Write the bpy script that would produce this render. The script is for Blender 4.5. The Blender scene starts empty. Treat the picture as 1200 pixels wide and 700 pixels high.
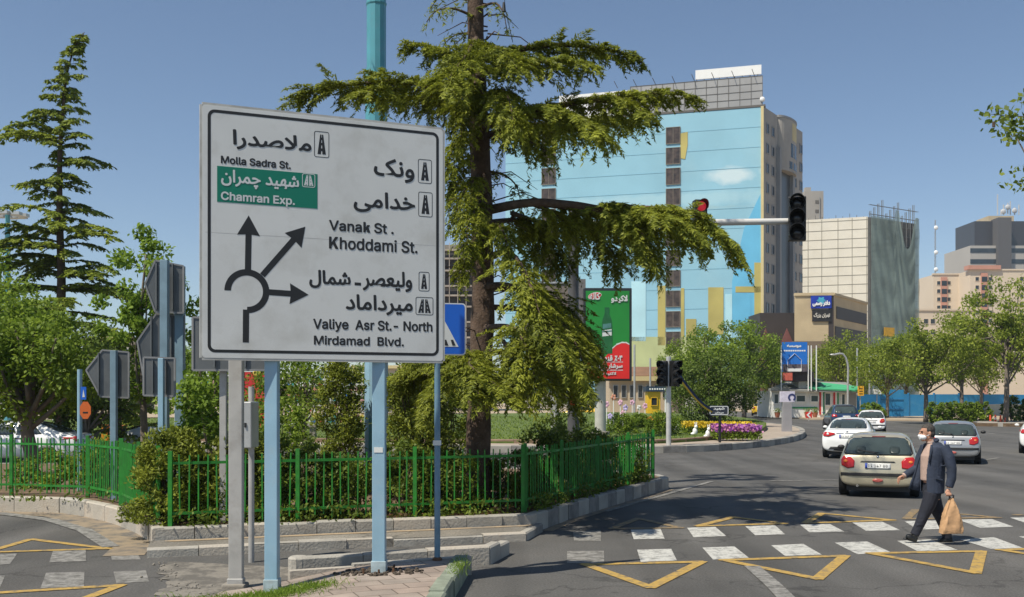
import bpy, bmesh, math, random
import numpy as np
from mathutils import Vector, Matrix
from mathutils.bvhtree import BVHTree
PI = math.pi
S = bpy.context.scene
COL = S.collection
R = math.radians

# ---------------------------------------------------------------- camera
CAMZ, F, HX, HY = 2.2, 1200.0, 600.0, 465.0
cam = bpy.data.cameras.new('camera')
cam.sensor_width = 36.0; cam.lens = 36.0
cam.shift_y = (HY - 350.0) / 1200.0
cam.clip_start = 0.1; cam.clip_end = 5000
camo = bpy.data.objects.new('camera', cam); COL.objects.link(camo)
camo.location = (0, 0, CAMZ); camo.rotation_euler = (PI / 2, 0, 0)
S.camera = camo

# ---------------------------------------------------------------- light
SUN_EL = R(58)
SUN_AZ = math.atan2(-0.78, -0.62)            # azimuth of the sun, from +Y towards +X
sdir = Vector((math.sin(SUN_AZ) * math.cos(SUN_EL), math.cos(SUN_AZ) * math.cos(SUN_EL), math.sin(SUN_EL)))
W = bpy.data.worlds.new('World'); S.world = W; W.use_nodes = True
nt = W.node_tree; bgn = nt.nodes['Background']
sky = nt.nodes.new('ShaderNodeTexSky'); sky.sky_type = 'NISHITA'; sky.sun_disc = False
sky.sun_elevation = SUN_EL; sky.sun_rotation = SUN_AZ % (2 * PI)
sky.altitude = 1200; sky.air_density = 1.0; sky.dust_density = 0.7; sky.ozone_density = 1.0
nt.links.new(sky.outputs[0], bgn.inputs[0]); bgn.inputs[1].default_value = 0.100
sl = bpy.data.lights.new('sun', 'SUN'); sl.energy = 5.0; sl.angle = R(0.53); sl.color = (1.0, 0.93, 0.80)
so = bpy.data.objects.new('sun', sl); COL.objects.link(so)
so.rotation_euler = sdir.to_track_quat('Z', 'Y').to_euler(); so.location = (0, 0, 60)
S.view_settings.view_transform = 'Standard'; S.view_settings.look = 'None'
S.view_settings.exposure = 0.2; S.view_settings.gamma = 1.0; S.view_settings.use_curve_mapping = False
S.render.engine = 'CYCLES'
S.cycles.max_bounces = 6; S.cycles.diffuse_bounces = 3; S.cycles.transparent_max_bounces = 8

# ---------------------------------------------------------------- pixel helpers (photo pixels, 1200 wide)
def P(px, py, Y): return Vector(((px - HX) * Y / F, Y, CAMZ + (HY - py) * Y / F))
def G(px, py, h=0.0):
    Y = F * (CAMZ - h) / (py - HY); return Vector(((px - HX) * Y / F, Y, h))

# ---------------------------------------------------------------- materials
MATS = {}
def lin(c):
    return tuple(((x / 255) / 12.92 if x / 255 <= .04045 else ((x / 255 + .055) / 1.055) ** 2.4) for x in c)
def mat(name, col, rough=.6, metal=0.0, var=.12, scale=6.0, bump=0.0, bscale=None, spec=.5, dirt=None, emit=0, coat=0, detail=6):
    """principled material whose base colour carries a procedural mottling of its own"""
    if name in MATS: return MATS[name]
    m = bpy.data.materials.new(name); m.use_nodes = True; MATS[name] = m
    n = m.node_tree.nodes; l = m.node_tree.links; b = n['Principled BSDF']
    b.inputs['Roughness'].default_value = rough; b.inputs['Metallic'].default_value = metal
    b.inputs['Specular IOR Level'].default_value = spec
    if coat: b.inputs['Coat Weight'].default_value = coat; b.inputs['Coat Roughness'].default_value = .05
    tc = n.new('ShaderNodeTexCoord'); no = n.new('ShaderNodeTexNoise'); no.inputs['Scale'].default_value = scale; no.inputs['Detail'].default_value = detail
    l.new(tc.outputs['Object'], no.inputs['Vector'])
    mx = n.new('ShaderNodeMix'); mx.data_type = 'RGBA'
    mr = n.new('ShaderNodeMapRange'); mr.inputs[1].default_value = .3; mr.inputs[2].default_value = .7
    l.new(no.outputs['Fac'], mr.inputs[0]); l.new(mr.outputs[0], mx.inputs[0])
    mx.inputs[6].default_value = tuple(x * (1 - var) for x in col) + (1,)
    mx.inputs[7].default_value = tuple(min(1, x * (1 + var)) for x in col) + (1,)
    out = mx.outputs[2]
    if dirt:
        dcol, damt, dscale = dirt
        n2 = n.new('ShaderNodeTexNoise'); n2.inputs['Scale'].default_value = dscale; n2.inputs['Detail'].default_value = 8; n2.inputs['Roughness'].default_value = .65
        l.new(tc.outputs['Object'], n2.inputs['Vector'])
        m2 = n.new('ShaderNodeMapRange'); m2.inputs[1].default_value = .5; m2.inputs[2].default_value = .75; m2.inputs[4].default_value = damt
        l.new(n2.outputs['Fac'], m2.inputs[0])
        x2 = n.new('ShaderNodeMix'); x2.data_type = 'RGBA'; l.new(m2.outputs[0], x2.inputs[0]); l.new(out, x2.inputs[6]); x2.inputs[7].default_value = tuple(dcol) + (1,)
        out = x2.outputs[2]
    l.new(out, b.inputs['Base Color'])
    if bump:
        nb = n.new('ShaderNodeTexNoise'); nb.inputs['Scale'].default_value = bscale or scale * 4; nb.inputs['Detail'].default_value = 5
        l.new(tc.outputs['Object'], nb.inputs['Vector'])
        bp = n.new('ShaderNodeBump'); bp.inputs['Strength'].default_value = bump; bp.inputs['Distance'].default_value = .02
        l.new(nb.outputs['Fac'], bp.inputs['Height']); l.new(bp.outputs[0], b.inputs['Normal'])
    if emit:
        b.inputs['Emission Color'].default_value = tuple(col) + (1,); b.inputs['Emission Strength'].default_value = emit
    return m
def leafmat(name, c1, c2, trans=.3, nscale=1.2, c3=None):
    if name in MATS: return MATS[name]
    m = bpy.data.materials.new(name); m.use_nodes = True; MATS[name] = m
    n = m.node_tree.nodes; l = m.node_tree.links; b = n['Principled BSDF']; o = n['Material Output']
    b.inputs['Roughness'].default_value = .55; b.inputs['Specular IOR Level'].default_value = .25
    g = n.new('ShaderNodeNewGeometry'); r = n.new('ShaderNodeValToRGB')
    e = r.color_ramp.elements; e[0].color = tuple(c1) + (1,); e[1].color = tuple(c2) + (1,); e[0].position = .1; e[1].position = .9
    tc = n.new('ShaderNodeTexCoord'); no = n.new('ShaderNodeTexNoise'); no.inputs['Scale'].default_value = nscale; no.inputs['Detail'].default_value = 3
    l.new(tc.outputs['Object'], no.inputs['Vector'])
    ad = n.new('ShaderNodeMath'); ad.operation = 'MULTIPLY_ADD'; ad.inputs[1].default_value = .55
    l.new(g.outputs['Random Per Island'], ad.inputs[0])
    mr = n.new('ShaderNodeMapRange'); mr.inputs[1].default_value = .3; mr.inputs[2].default_value = .7; mr.inputs[4].default_value = .45
    l.new(no.outputs['Fac'], mr.inputs[0]); l.new(mr.outputs[0], ad.inputs[2])
    l.new(ad.outputs[0], r.inputs[0]); l.new(r.outputs[0], b.inputs['Base Color'])
    t = n.new('ShaderNodeBsdfTranslucent'); l.new(r.outputs[0], t.inputs[0])
    mx = n.new('ShaderNodeMixShader'); mx.inputs[0].default_value = trans
    l.new(b.outputs[0], mx.inputs[1]); l.new(t.outputs[0], mx.inputs[2]); l.new(mx.outputs[0], o.inputs[0])
    return m
def glassmat(name, col, rough=.04, alpha=None):
    m = mat(name, col, rough, 0, .05, 2, spec=.8); return m

# ---------------------------------------------------------------- mesh builder
ORG = {}
class MB:
    def __init__(s): s.v = []; s.f = []; s.m = []; s.cur = 0
    def poly(s, pts):
        k = len(s.v); s.v += [tuple(p) for p in pts]; s.f.append(tuple(range(k, k + len(pts)))); s.m.append(s.cur); return s
    def faces(s, vs, fs):
        k = len(s.v); s.v += [tuple(p) for p in vs]
        for f in fs: s.f.append(tuple(i + k for i in f)); s.m.append(s.cur)
        return s
    def obox(s, c, ax, ay, az):
        c = Vector(c); ax = Vector(ax); ay = Vector(ay); az = Vector(az)
        vs = [c + ax * i + ay * j + az * k for k in (-1, 1) for j in (-1, 1) for i in (-1, 1)]
        return s.faces(vs, [(0, 2, 3, 1), (4, 5, 7, 6), (0, 1, 5, 4), (2, 6, 7, 3), (0, 4, 6, 2), (1, 3, 7, 5)])
    def box(s, x0, x1, y0, y1, z0, z1):
        return s.obox(((x0 + x1) / 2, (y0 + y1) / 2, (z0 + z1) / 2), ((x1 - x0) / 2, 0, 0), (0, (y1 - y0) / 2, 0), (0, 0, (z1 - z0) / 2))
    def bar(s, a, b, w, h, up=(0, 0, 1)):
        a = Vector(a); b = Vector(b); d = (b - a); up = Vector(up)
        if abs(d.normalized().dot(up)) > .95: up = Vector((1, 0, 0))
        side = d.cross(up).normalized(); u = side.cross(d).normalized()
        return s.obox((a + b) / 2, d / 2, side * (w / 2), u * (h / 2))
    def path(s, pts, radii, n=8, cap=True):
        pts = [Vector(p) for p in pts]
        if not hasattr(radii, '__len__'): radii = [radii] * len(pts)
        k0 = len(s.v); ref = None
        for i, p in enumerate(pts):
            t = (pts[min(i + 1, len(pts) - 1)] - pts[max(i - 1, 0)]).normalized()
            if ref is None:
                ref = Vector((1, 0, 0)) if abs(t.x) < .9 else Vector((0, 1, 0))
            u = (ref - t * ref.dot(t)).normalized(); w = t.cross(u); ref = u
            for j in range(n):
                a = 2 * PI * j / n; s.v.append(tuple(p + (u * math.cos(a) + w * math.sin(a)) * radii[i]))
        for i in range(len(pts) - 1):
            for j in range(n):
                a = k0 + i * n + j; b = k0 + i * n + (j + 1) % n
                s.f.append((a, b, b + n, a + n)); s.m.append(s.cur)
        if cap:
            s.f.append(tuple(k0 + j for j in reversed(range(n)))); s.m.append(s.cur)
            e = k0 + (len(pts) - 1) * n; s.f.append(tuple(e + j for j in range(n))); s.m.append(s.cur)
        return s
    def lathe(s, prof, n=16, c=(0, 0, 0), M=None):
        c = Vector(c); k0 = len(s.v)
        for r, z in prof:
            for j in range(n):
                a = 2 * PI * j / n; p = Vector((r * math.cos(a), r * math.sin(a), z))
                s.v.append(tuple((M @ p if M else p) + c))
        for i in range(len(prof) - 1):
            for j in range(n):
                a = k0 + i * n + j; b = k0 + i * n + (j + 1) % n
                s.f.append((a, b, b + n, a + n)); s.m.append(s.cur)
        s.f.append(tuple(k0 + j for j in reversed(range(n)))); s.m.append(s.cur)
        e = k0 + (len(prof) - 1) * n; s.f.append(tuple(e + j for j in range(n))); s.m.append(s.cur)
        return s
    def prism(s, poly, z0, z1):
        n = len(poly); k = len(s.v)
        zf = lambda z, p: z(p[0], p[1]) if callable(z) else z
        s.v += [(p[0], p[1], zf(z0, p)) for p in poly] + [(p[0], p[1], zf(z1, p)) for p in poly]
        s.f.append(tuple(k + i for i in reversed(range(n)))); s.m.append(s.cur)
        s.f.append(tuple(k + n + i for i in range(n))); s.m.append(s.cur)
        for i in range(n):
            j = (i + 1) % n; s.f.append((k + i, k + j, k + n + j, k + n + i)); s.m.append(s.cur)
        return s
    def ell(s, c, r, n=10, m=7, M=None):
        prof = [(math.sin(PI * i / m) if 0 < i < m else .02, -math.cos(PI * i / m)) for i in range(m + 1)]
        D = Matrix.Diagonal(Vector(r)); D = (M @ D) if M else D
        return s.lathe(prof, n, c, D)
    def plate(s, poly3, nrm, th):
        """solid plate from planar polygon, thickness th along nrm"""
        n = len(poly3); nrm = Vector(nrm) * th; k = len(s.v)
        s.v += [tuple(Vector(p)) for p in poly3] + [tuple(Vector(p) + nrm) for p in poly3]
        s.f.append(tuple(k + i for i in reversed(range(n)))); s.m.append(s.cur)
        s.f.append(tuple(k + n + i for i in range(n))); s.m.append(s.cur)
        for i in range(n):
            j = (i + 1) % n; s.f.append((k + i, k + j, k + n + j, k + n + i)); s.m.append(s.cur)
        return s
    def build(s, name, mats, parent=None, smooth=False, bevel=0, base=None, fix=True):
        me = bpy.data.meshes.new(name)
        org = ORG.get(parent, Vector((0, 0, 0))) if parent else (Vector(base) if base is not None else Vector((0, 0, 0)))
        me.from_pydata([(a - org.x, b - org.y, c - org.z) for a, b, c in s.v], [], s.f)
        for m in (mats if isinstance(mats, (list, tuple)) else [mats]): me.materials.append(m)
        me.polygons.foreach_set('material_index', s.m)
        if fix:
            bm = bmesh.new(); bm.from_mesh(me); bmesh.ops.recalc_face_normals(bm, faces=bm.faces); bm.to_mesh(me); bm.free()
        if smooth: me.shade_smooth() if smooth is True else None
        o = link(name, me, parent, org if parent is None else None)
        if smooth == 'auto':
            me.shade_smooth(); me.set_sharp_from_angle(angle=R(35))
        if bevel:
            b = o.modifiers.new('b', 'BEVEL'); b.width = bevel; b.segments = 2; b.limit_method = 'ANGLE'; b.angle_limit = R(40)
        return o
def link(name, me, parent=None, loc=None):
    o = bpy.data.objects.new(name, me); COL.objects.link(o)
    if parent is not None: o.parent = parent; ORG[o] = ORG.get(parent, Vector((0, 0, 0)))
    elif loc is not None: o.location = loc; ORG[o] = Vector(loc)
    return o
def tag(o, label, cat, group=None):
    o['label'] = label; o['category'] = cat
    if group: o['group'] = group
    return o
def thing(name, label, cat, base=(0, 0, 0), group=None, rz=0.0, local=False):
    o = bpy.data.objects.new(name, None); COL.objects.link(o); o.location = base; o.rotation_euler = (0, 0, rz)
    o.empty_display_size = .2
    ORG[o] = Vector((0, 0, 0)) if local else Vector(base)
    return tag(o, label, cat, group)
def struct(o): o['kind'] = 'structure'; return o
def stuff(o): o['kind'] = 'stuff'; return o
CH = {}
def dup(root, loc, rz=0.0, sc=1.0, label=None, group=None):
    def cp(o, par):
        c = o.copy(); COL.objects.link(c)
        if par is not None: c.parent = par
        for ch in [x for x in o.children if x is not None]: cp(ch, c)
        return c
    c = cp(root, None); c.location = loc; c.rotation_euler = (0, 0, rz)
    c.scale = sc if hasattr(sc, '__len__') else (sc, sc, sc)
    if label: c['label'] = label
    if group: c['group'] = group
    return c

# ---------------------------------------------------------------- leaves
def leafmesh(name, C, A, L, Wd, m, rng, parent=None, base=None, flat=None, N=None, jit=.45):
    """many diamond shaped leaf faces: centres C, axes A, lengths L, widths Wd"""
    C = np.asarray(C, float); A = np.asarray(A, float); n = len(C)
    A /= np.linalg.norm(A, axis=1, keepdims=True) + 1e-9
    rd = rng.normal(size=(n, 3))
    if flat is not None: rd[:, 2] *= flat
    if N is not None: rd = np.asarray(N) + rd * jit
    sd = np.cross(A, rd); sd /= np.linalg.norm(sd, axis=1, keepdims=True) + 1e-9
    L = np.broadcast_to(L, n)[:, None]; Wd = np.broadcast_to(Wd, n)[:, None]
    v = np.empty((n, 4, 3)); v[:, 0] = C - A * L * .5; v[:, 1] = C + sd * Wd * .5 - A * L * .05; v[:, 2] = C + A * L * .5; v[:, 3] = C - sd * Wd * .5 - A * L * .05
    org = ORG.get(parent, Vector((0, 0, 0))) if parent is not None else Vector(base or (0, 0, 0))
    v = v.reshape(-1, 3) - np.array(org)
    me = bpy.data.meshes.new(name); me.vertices.add(4 * n); me.vertices.foreach_set('co', v.ravel())
    me.loops.add(4 * n); me.loops.foreach_set('vertex_index', np.arange(4 * n, dtype=np.int32))
    me.polygons.add(n); me.polygons.foreach_set('loop_start', np.arange(0, 4 * n, 4, dtype=np.int32))
    me.update(calc_edges=True); me.materials.append(m)
    return link(name, me, parent, org if parent is None else None)
def resample(pts, step):
    pts = np.array([tuple(p) for p in pts], float)
    # catmull-rom
    out = []; Pp = np.vstack([2 * pts[0] - pts[1], pts, 2 * pts[-1] - pts[-2]])
    for i in range(1, len(Pp) - 2):
        n = max(2, int(np.linalg.norm(Pp[i + 1] - Pp[i]) / step))
        for k in range(n):
            t = k / n; a, b, c, d = Pp[i - 1:i + 3]
            out.append(.5 * ((2 * b) + (-a + c) * t + (2 * a - 5 * b + 4 * c - d) * t * t + (-a + 3 * b - 3 * c + d) * t ** 3))
    out.append(pts[-1]); return np.array(out)
def limb_leaves(pts, width, droop, hang, rng, step=.12, t0=.15, per=3, nb=1, tipw=.25, gap=.07, spread=.5):
    """needle sprays along a drooping conifer limb -> centres, axes"""
    C = []; A = []; pts = np.asarray(pts); n = len(pts)
    for i in range(n):
        t = i / max(1, n - 1)
        if t < t0: continue
        tan = pts[min(i + 1, n - 1)] - pts[max(i - 1, 0)]; tan /= np.linalg.norm(tan) + 1e-9
        perp = np.cross(tan, (0, 0, 1.)); perp /= np.linalg.norm(perp) + 1e-9
        w = width * (tipw + (1 - tipw) * math.sin(PI * min(1, ((1 - t) * .92 + .08) ** .75)) if t > .45 else width * (.45 + .55 * t / .45))
        for side in (-1, 1):
            for _ in range(nb):
                ph = R(rng.uniform(10, 65)); l = w * rng.uniform(.5, 1.15)
                d = side * perp * math.cos(ph) + tan * math.sin(ph) + np.array((0, 0, rng.uniform(-.12, .22)))
                m = max(2, int(l / gap)); dr = droop * rng.uniform(.5, 1.3)
                for k in range(m):
                    tau = (k + rng.uniform()) / m
                    p = pts[i] + d * l * tau - np.array((0, 0, dr * tau * tau))
                    for _ in range(per):
                        C.append(p + rng.normal(size=3) * .045); A.append(d * .8 + np.array((0, 0, -.15 - 1.0 * tau * dr / max(l, .2))) + rng.normal(size=3) * spread)
                if hang and rng.uniform() < .55:
                    q = pts[i] + d * l * rng.uniform(.1, .9); hl = hang * rng.uniform(.25, 1.0); m = max(2, int(hl / (gap * 1.1)))
                    sw = rng.normal(size=3) * .08
                    for k in range(m):
                        tau = (k + rng.uniform()) / m
                        for _ in range(max(1, per - 1)):
                            C.append(q + np.array((0, 0, -hl * tau)) + sw * tau + rng.normal(size=3) * .035); A.append(np.array((0, 0, -1.)) + rng.normal(size=3) * .45)
    return C, A
def fronds(pts, width, droop, rng, every=.16, nb=1, t0=.12, den=26, fw=.10, curl=.25, tipw=.3, up=.12, ang=(15, 70), ragged=.5):
    """flat feathery fronds on both sides of a conifer limb -> centres, axes, plane normals"""
    pts = np.asarray(pts, float); n = len(pts); seg = np.linalg.norm(np.diff(pts, axis=0), axis=1); L = seg.sum(); cum = np.concatenate([[0], np.cumsum(seg)])
    CC = []; AA = []; NN = []; k = max(2, int(L * (1 - t0) / every))
    for i in range(k + 1):
        t = t0 + (1 - t0) * (i + rng.uniform(-.4, .4)) / k; t = min(1, max(t0 * .8, t)); d_ = t * L; j = min(n - 2, int(np.searchsorted(cum, d_) - 1)); j = max(0, j)
        o = pts[j] + (pts[j + 1] - pts[j]) * ((d_ - cum[j]) / (seg[j] + 1e-9)); tan = pts[min(j + 2, n - 1)] - pts[max(j - 1, 0)]; tan = tan / (np.linalg.norm(tan) + 1e-9)
        perp = np.cross(tan, (0, 0, 1.)); perp /= np.linalg.norm(perp) + 1e-9
        w = width * (.45 + .55 * min(1, t / .4)) if t < .5 else width * (tipw + (1 - tipw) * (1 - ((t - .5) / .5) ** 1.6))
        for sd in ((-1, 1) if i < k else (0,)):
            for _ in range(nb):
                ph = R(rng.uniform(*ang)) if sd else PI / 2; l = w * rng.uniform(1 - ragged, 1.2)
                d = sd * perp * math.cos(ph) + tan * math.sin(ph) + np.array((0, 0, rng.normal() * .16 + up)); d /= np.linalg.norm(d)
                dr = droop * rng.uniform(.45, 1.25) * l / max(.1, width); m = max(6, int(l * den / .3 * .5)); tau = rng.uniform(size=m) ** .85
                side = np.cross(d, (0, 0, 1.)); side /= np.linalg.norm(side) + 1e-9
                g = 2 * tau[:, None] * np.array((0, 0, -dr)); ax = d * l + g; axn = ax / np.linalg.norm(ax, axis=1, keepdims=True)
                s = rng.uniform(-1, 1, size=m); ww = fw * (1.05 - .85 * tau) * (.6 + .4 * np.sin(tau * 19 + rng.uniform(0, 6)) ** 2) * min(1.4, .5 + l)
                P_ = o + d * l * tau[:, None] + np.array((0, 0, -dr)) * (tau ** 2)[:, None] + side * (s * ww)[:, None] + np.array((0, 0, -curl)) * (s ** 2 * ww)[:, None] + rng.normal(size=(m, 3)) * .012
                nr = np.cross(axn, side); nr *= np.sign(nr[:, 2:3] + 1e-9)
                CC.append(P_); AA.append(axn * .75 + side * (np.sign(s) * .75)[:, None] + rng.normal(size=(m, 3)) * .28); NN.append(nr)
    return np.vstack(CC), np.vstack(AA), np.vstack(NN)
def clump_leaves(centers, radii, per, rng, flat=.75, shell=.5, up=.2):
    C = []; A = []; N = []
    for c, r in zip(centers, radii):
        n = int(per * rng.uniform(.75, 1.25))
        d = rng.normal(size=(n, 3)); d /= np.linalg.norm(d, axis=1, keepdims=True)
        rr = r * (shell + (1 - shell) * rng.uniform(size=(n, 1)) ** .6) * rng.uniform(.75, 1.12, size=(n, 1))
        C.append(np.asarray(c) + d * rr * np.array((1, 1, flat))); A.append(d * .6 + rng.normal(size=(n, 3)) * .7 + np.array((0, 0, -.25))); N.append(d * .7 + np.array((0, 0, .75)))
    return np.vstack(C), np.vstack(A), np.vstack(N)

# ---------------------------------------------------------------- lettering
FORMS = {'ا': 'ﺍﺎ', 'ب': 'ﺏﺐﺑﺒ', 'پ': 'ﭖﭗﭘﭙ', 'ت': 'ﺕﺖﺗﺘ', 'چ': 'ﭺﭻﭼﭽ', 'خ': 'ﺥﺦﺧﺨ', 'د': 'ﺩﺪ', 'ر': 'ﺭﺮ', 'ز': 'ﺯﺰ', 'س': 'ﺱﺲﺳﺴ', 'ش': 'ﺵﺶﺷﺸ', 'ص': 'ﺹﺺﺻﺼ',
         'ع': 'ﻉﻊﻋﻌ', 'ق': 'ﻕﻖﻗﻘ', 'ف': 'ﻑﻒﻓﻔ', 'ک': 'ﮎﮏﮐﮑ', 'گ': 'ﮒﮓﮔﮕ', 'ل': 'ﻝﻞﻟﻠ', 'م': 'ﻡﻢﻣﻤ', 'ن': 'ﻥﻦﻧﻨ', 'ه': 'ﻩﻪﻫﻬ', 'و': 'ﻭﻮ', 'ی': 'ﯼﯽﯾﯿ', '\u0001': 'ﻻﻼ', 'ط': 'ﻁﻂﻃﻄ', 'غ': 'ﻍﻎﻏﻐ', 'ی': 'ﯼﯽﯾﯿ'}
def fa(s):
    s = s.replace('لا', '\u0001'); out = []
    for i, c in enumerate(s):
        if c not in FORMS: out.append(c); continue
        p = i > 0 and s[i - 1] in FORMS and len(FORMS[s[i - 1]]) == 4
        n = i + 1 < len(s) and s[i + 1] in FORMS and len(FORMS[c]) == 4
        f = FORMS[c]; out.append(f[3] if p and n else f[1] if p else f[2] if n else f[0])
    return ''.join(reversed(out))
try:
    LATIN = bpy.data.fonts.load(bpy.utils.system_resource('DATAFILES') + '/fonts/Inter.woff2')   # Blender's own interface font
except Exception:
    LATIN = None
def glyphs(text, persian=False):
    """text as triangulated islands in a unit box: list of (verts2d, faces)"""
    c = bpy.data.curves.new('lettering', 'FONT'); c.body = fa(text) if persian else text; c.size = 1; c.resolution_u = 4
    if not persian and LATIN: c.font = LATIN
    o = bpy.data.objects.new('lettering', c); COL.objects.link(o); bpy.context.view_layer.update()
    me = bpy.data.meshes.new_from_object(o.evaluated_get(bpy.context.evaluated_depsgraph_get()))
    bm = bmesh.new(); bm.from_mesh(me); bm.verts.ensure_lookup_table(); seen = set(); isl = []
    for f in bm.faces:
        if f.index in seen: continue
        st = [f]; grp = []; seen.add(f.index)
        while st:
            g = st.pop(); grp.append(g)
            for e in g.edges:
                for h in e.link_faces:
                    if h.index not in seen: seen.add(h.index); st.append(h)
        ids = {}; vs = []; fs = []
        for g in grp:
            q = []
            for v in g.verts:
                if v.index not in ids: ids[v.index] = len(vs); vs.append((v.co.x, v.co.y))
                q.append(ids[v.index])
            fs.append(q)
        isl.append((vs, fs))
    bm.free(); bpy.data.objects.remove(o); bpy.data.curves.remove(c); bpy.data.meshes.remove(me)
    return isl
def glyphs_k(text, persian):
    """the interface font's K and k fill badly (crossing outlines): drawn here from straight strokes instead"""
    if persian or not (set('Kk') & set(text)): return glyphs(text, persian)
    sub = text; jobs = []
    for ch, st, low in (('K', 'H', 0), ('k', 'x', 1)):
        if ch in text and st not in text: sub = sub.replace(ch, st); jobs.append((glyphs(st)[0][0], low))
    box = lambda vs: (min(x for x, _ in vs), max(x for x, _ in vs), min(y for _, y in vs), max(y for _, y in vs))
    out = []; top = max(y for vs, _ in glyphs('H') for _, y in vs)
    for vs, fs in glyphs(sub):
        hit = None; x0, x1, y0, y1 = box(vs)
        for tv, low in jobs:
            a0, a1, b0, b1 = box(tv)
            if len(tv) == len(vs) and abs((x1 - x0) - (a1 - a0)) < .004 and abs((y1 - y0) - (b1 - b0)) < .004: hit = low
        if hit is None: out.append((vs, fs)); continue
        y1 = top if not hit else top * 1.03; xh = x1; wd = .085; m = y0 + (y1 - y0) * (.36 if not hit else .30); yt = y1 if not hit else y0 + top * .73
        if hit: x0 += .035
        for q in ([(x0, y0), (x0 + wd, y0), (x0 + wd, y1), (x0, y1)], [(x0 + wd * .8, m), (x0 + wd * .8, m - wd * 1.2), (xh, yt), (xh - wd * 1.3, yt)], [(x0 + wd * 1.9, m + (yt - m) * .22), (x0 + wd * 2.7, m + (yt - m) * .42), (xh + .01, y0), (xh - wd * 1.25, y0)]): out.append((q, [[0, 1, 2, 3]]))
    return out
def lettering(mb, text, o, ux, uy, nrm, u0, u1, v0, v1, bold=0.0, persian=False, lift=.0012, dz=.00006):
    """text fitted to the box u0..u1, v0..v1 of the plane (o, ux, uy), a little proud of it; bold = stroke growth in metres"""
    isl = glyphs_k(text, persian)
    if not isl: return
    xs = [x for vs, _ in isl for x, _y in vs]; ys = [y for vs, _ in isl for _x, y in vs]
    x0, x1, y0, y1 = min(xs), max(xs), min(ys), max(ys)
    b = bold
    sx = (u1 - u0 - 2 * b) / (x1 - x0); sy = (v1 - v0 - 2 * b) / (y1 - y0)
    o = Vector(o); ux = Vector(ux); uy = Vector(uy); nrm = Vector(nrm)
    offs = [(0, 0)] if b == 0 else [(0, 0), (b, 0), (-b, 0), (0, b), (0, -b), (b * .7, b * .7), (-b * .7, b * .7), (b * .7, -b * .7), (-b * .7, -b * .7)]
    for k, (du, dv) in enumerate(offs):
        for i, (vs, fs) in enumerate(isl):
            h = lift + dz * (k * 3 + i % 3)
            mb.faces([o + ux * (u0 + b + du + (x - x0) * sx) + uy * (v0 + b + dv + (y - y0) * sy) + nrm * h for x, y in vs], fs)
def rrect(x0, x1, y0, y1, r, n=5):
    out = []
    for cx, cy, a0 in ((x1 - r, y1 - r, 0), (x0 + r, y1 - r, 90), (x0 + r, y0 + r, 180), (x1 - r, y0 + r, 270)):
        for k in range(n + 1):
            a = R(a0 + 90 * k / n); out.append((cx + r * math.cos(a), cy + r * math.sin(a)))
    return out
def ringfaces(mb, outer, inner, f):
    n = len(outer)
    for i in range(n):
        j = (i + 1) % n; mb.poly([f(*outer[i]), f(*outer[j]), f(*inner[j]), f(*inner[i])])
class Plane:
    """a vertical plane through A and B (ground points), pixel -> (u, v) on it"""
    def __init__(s, A, B):
        s.o = Vector((A[0], A[1], 0)); d = Vector((B[0] - A[0], B[1] - A[1], 0)); s.len = d.length
        s.ux = d.normalized(); s.uy = Vector((0, 0, 1)); s.n = s.ux.cross(s.uy)
        if s.n.dot(Vector((0, 0, CAMZ)) - s.o) < 0: s.n = -s.n
    def uv(s, px, py):
        d = Vector(((px - HX) / F, 1, (HY - py) / F)); c = Vector((0, 0, CAMZ))
        t = (s.o - c).dot(s.n) / d.dot(s.n); p = c + d * t - s.o
        return p.dot(s.ux), p.z
    def at(s, u, v, h=0.0): return s.o + s.ux * u + s.uy * v + s.n * h
    def rect(s, mb, u0, u1, v0, v1, h0, h1):
        return mb.obox(s.at((u0 + u1) / 2, (v0 + v1) / 2, (h0 + h1) / 2), s.ux * (abs(u1 - u0) / 2), s.uy * (abs(v1 - v0) / 2), s.n * (abs(h1 - h0) / 2))
rng = np.random.default_rng(7); random.seed(7)
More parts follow.
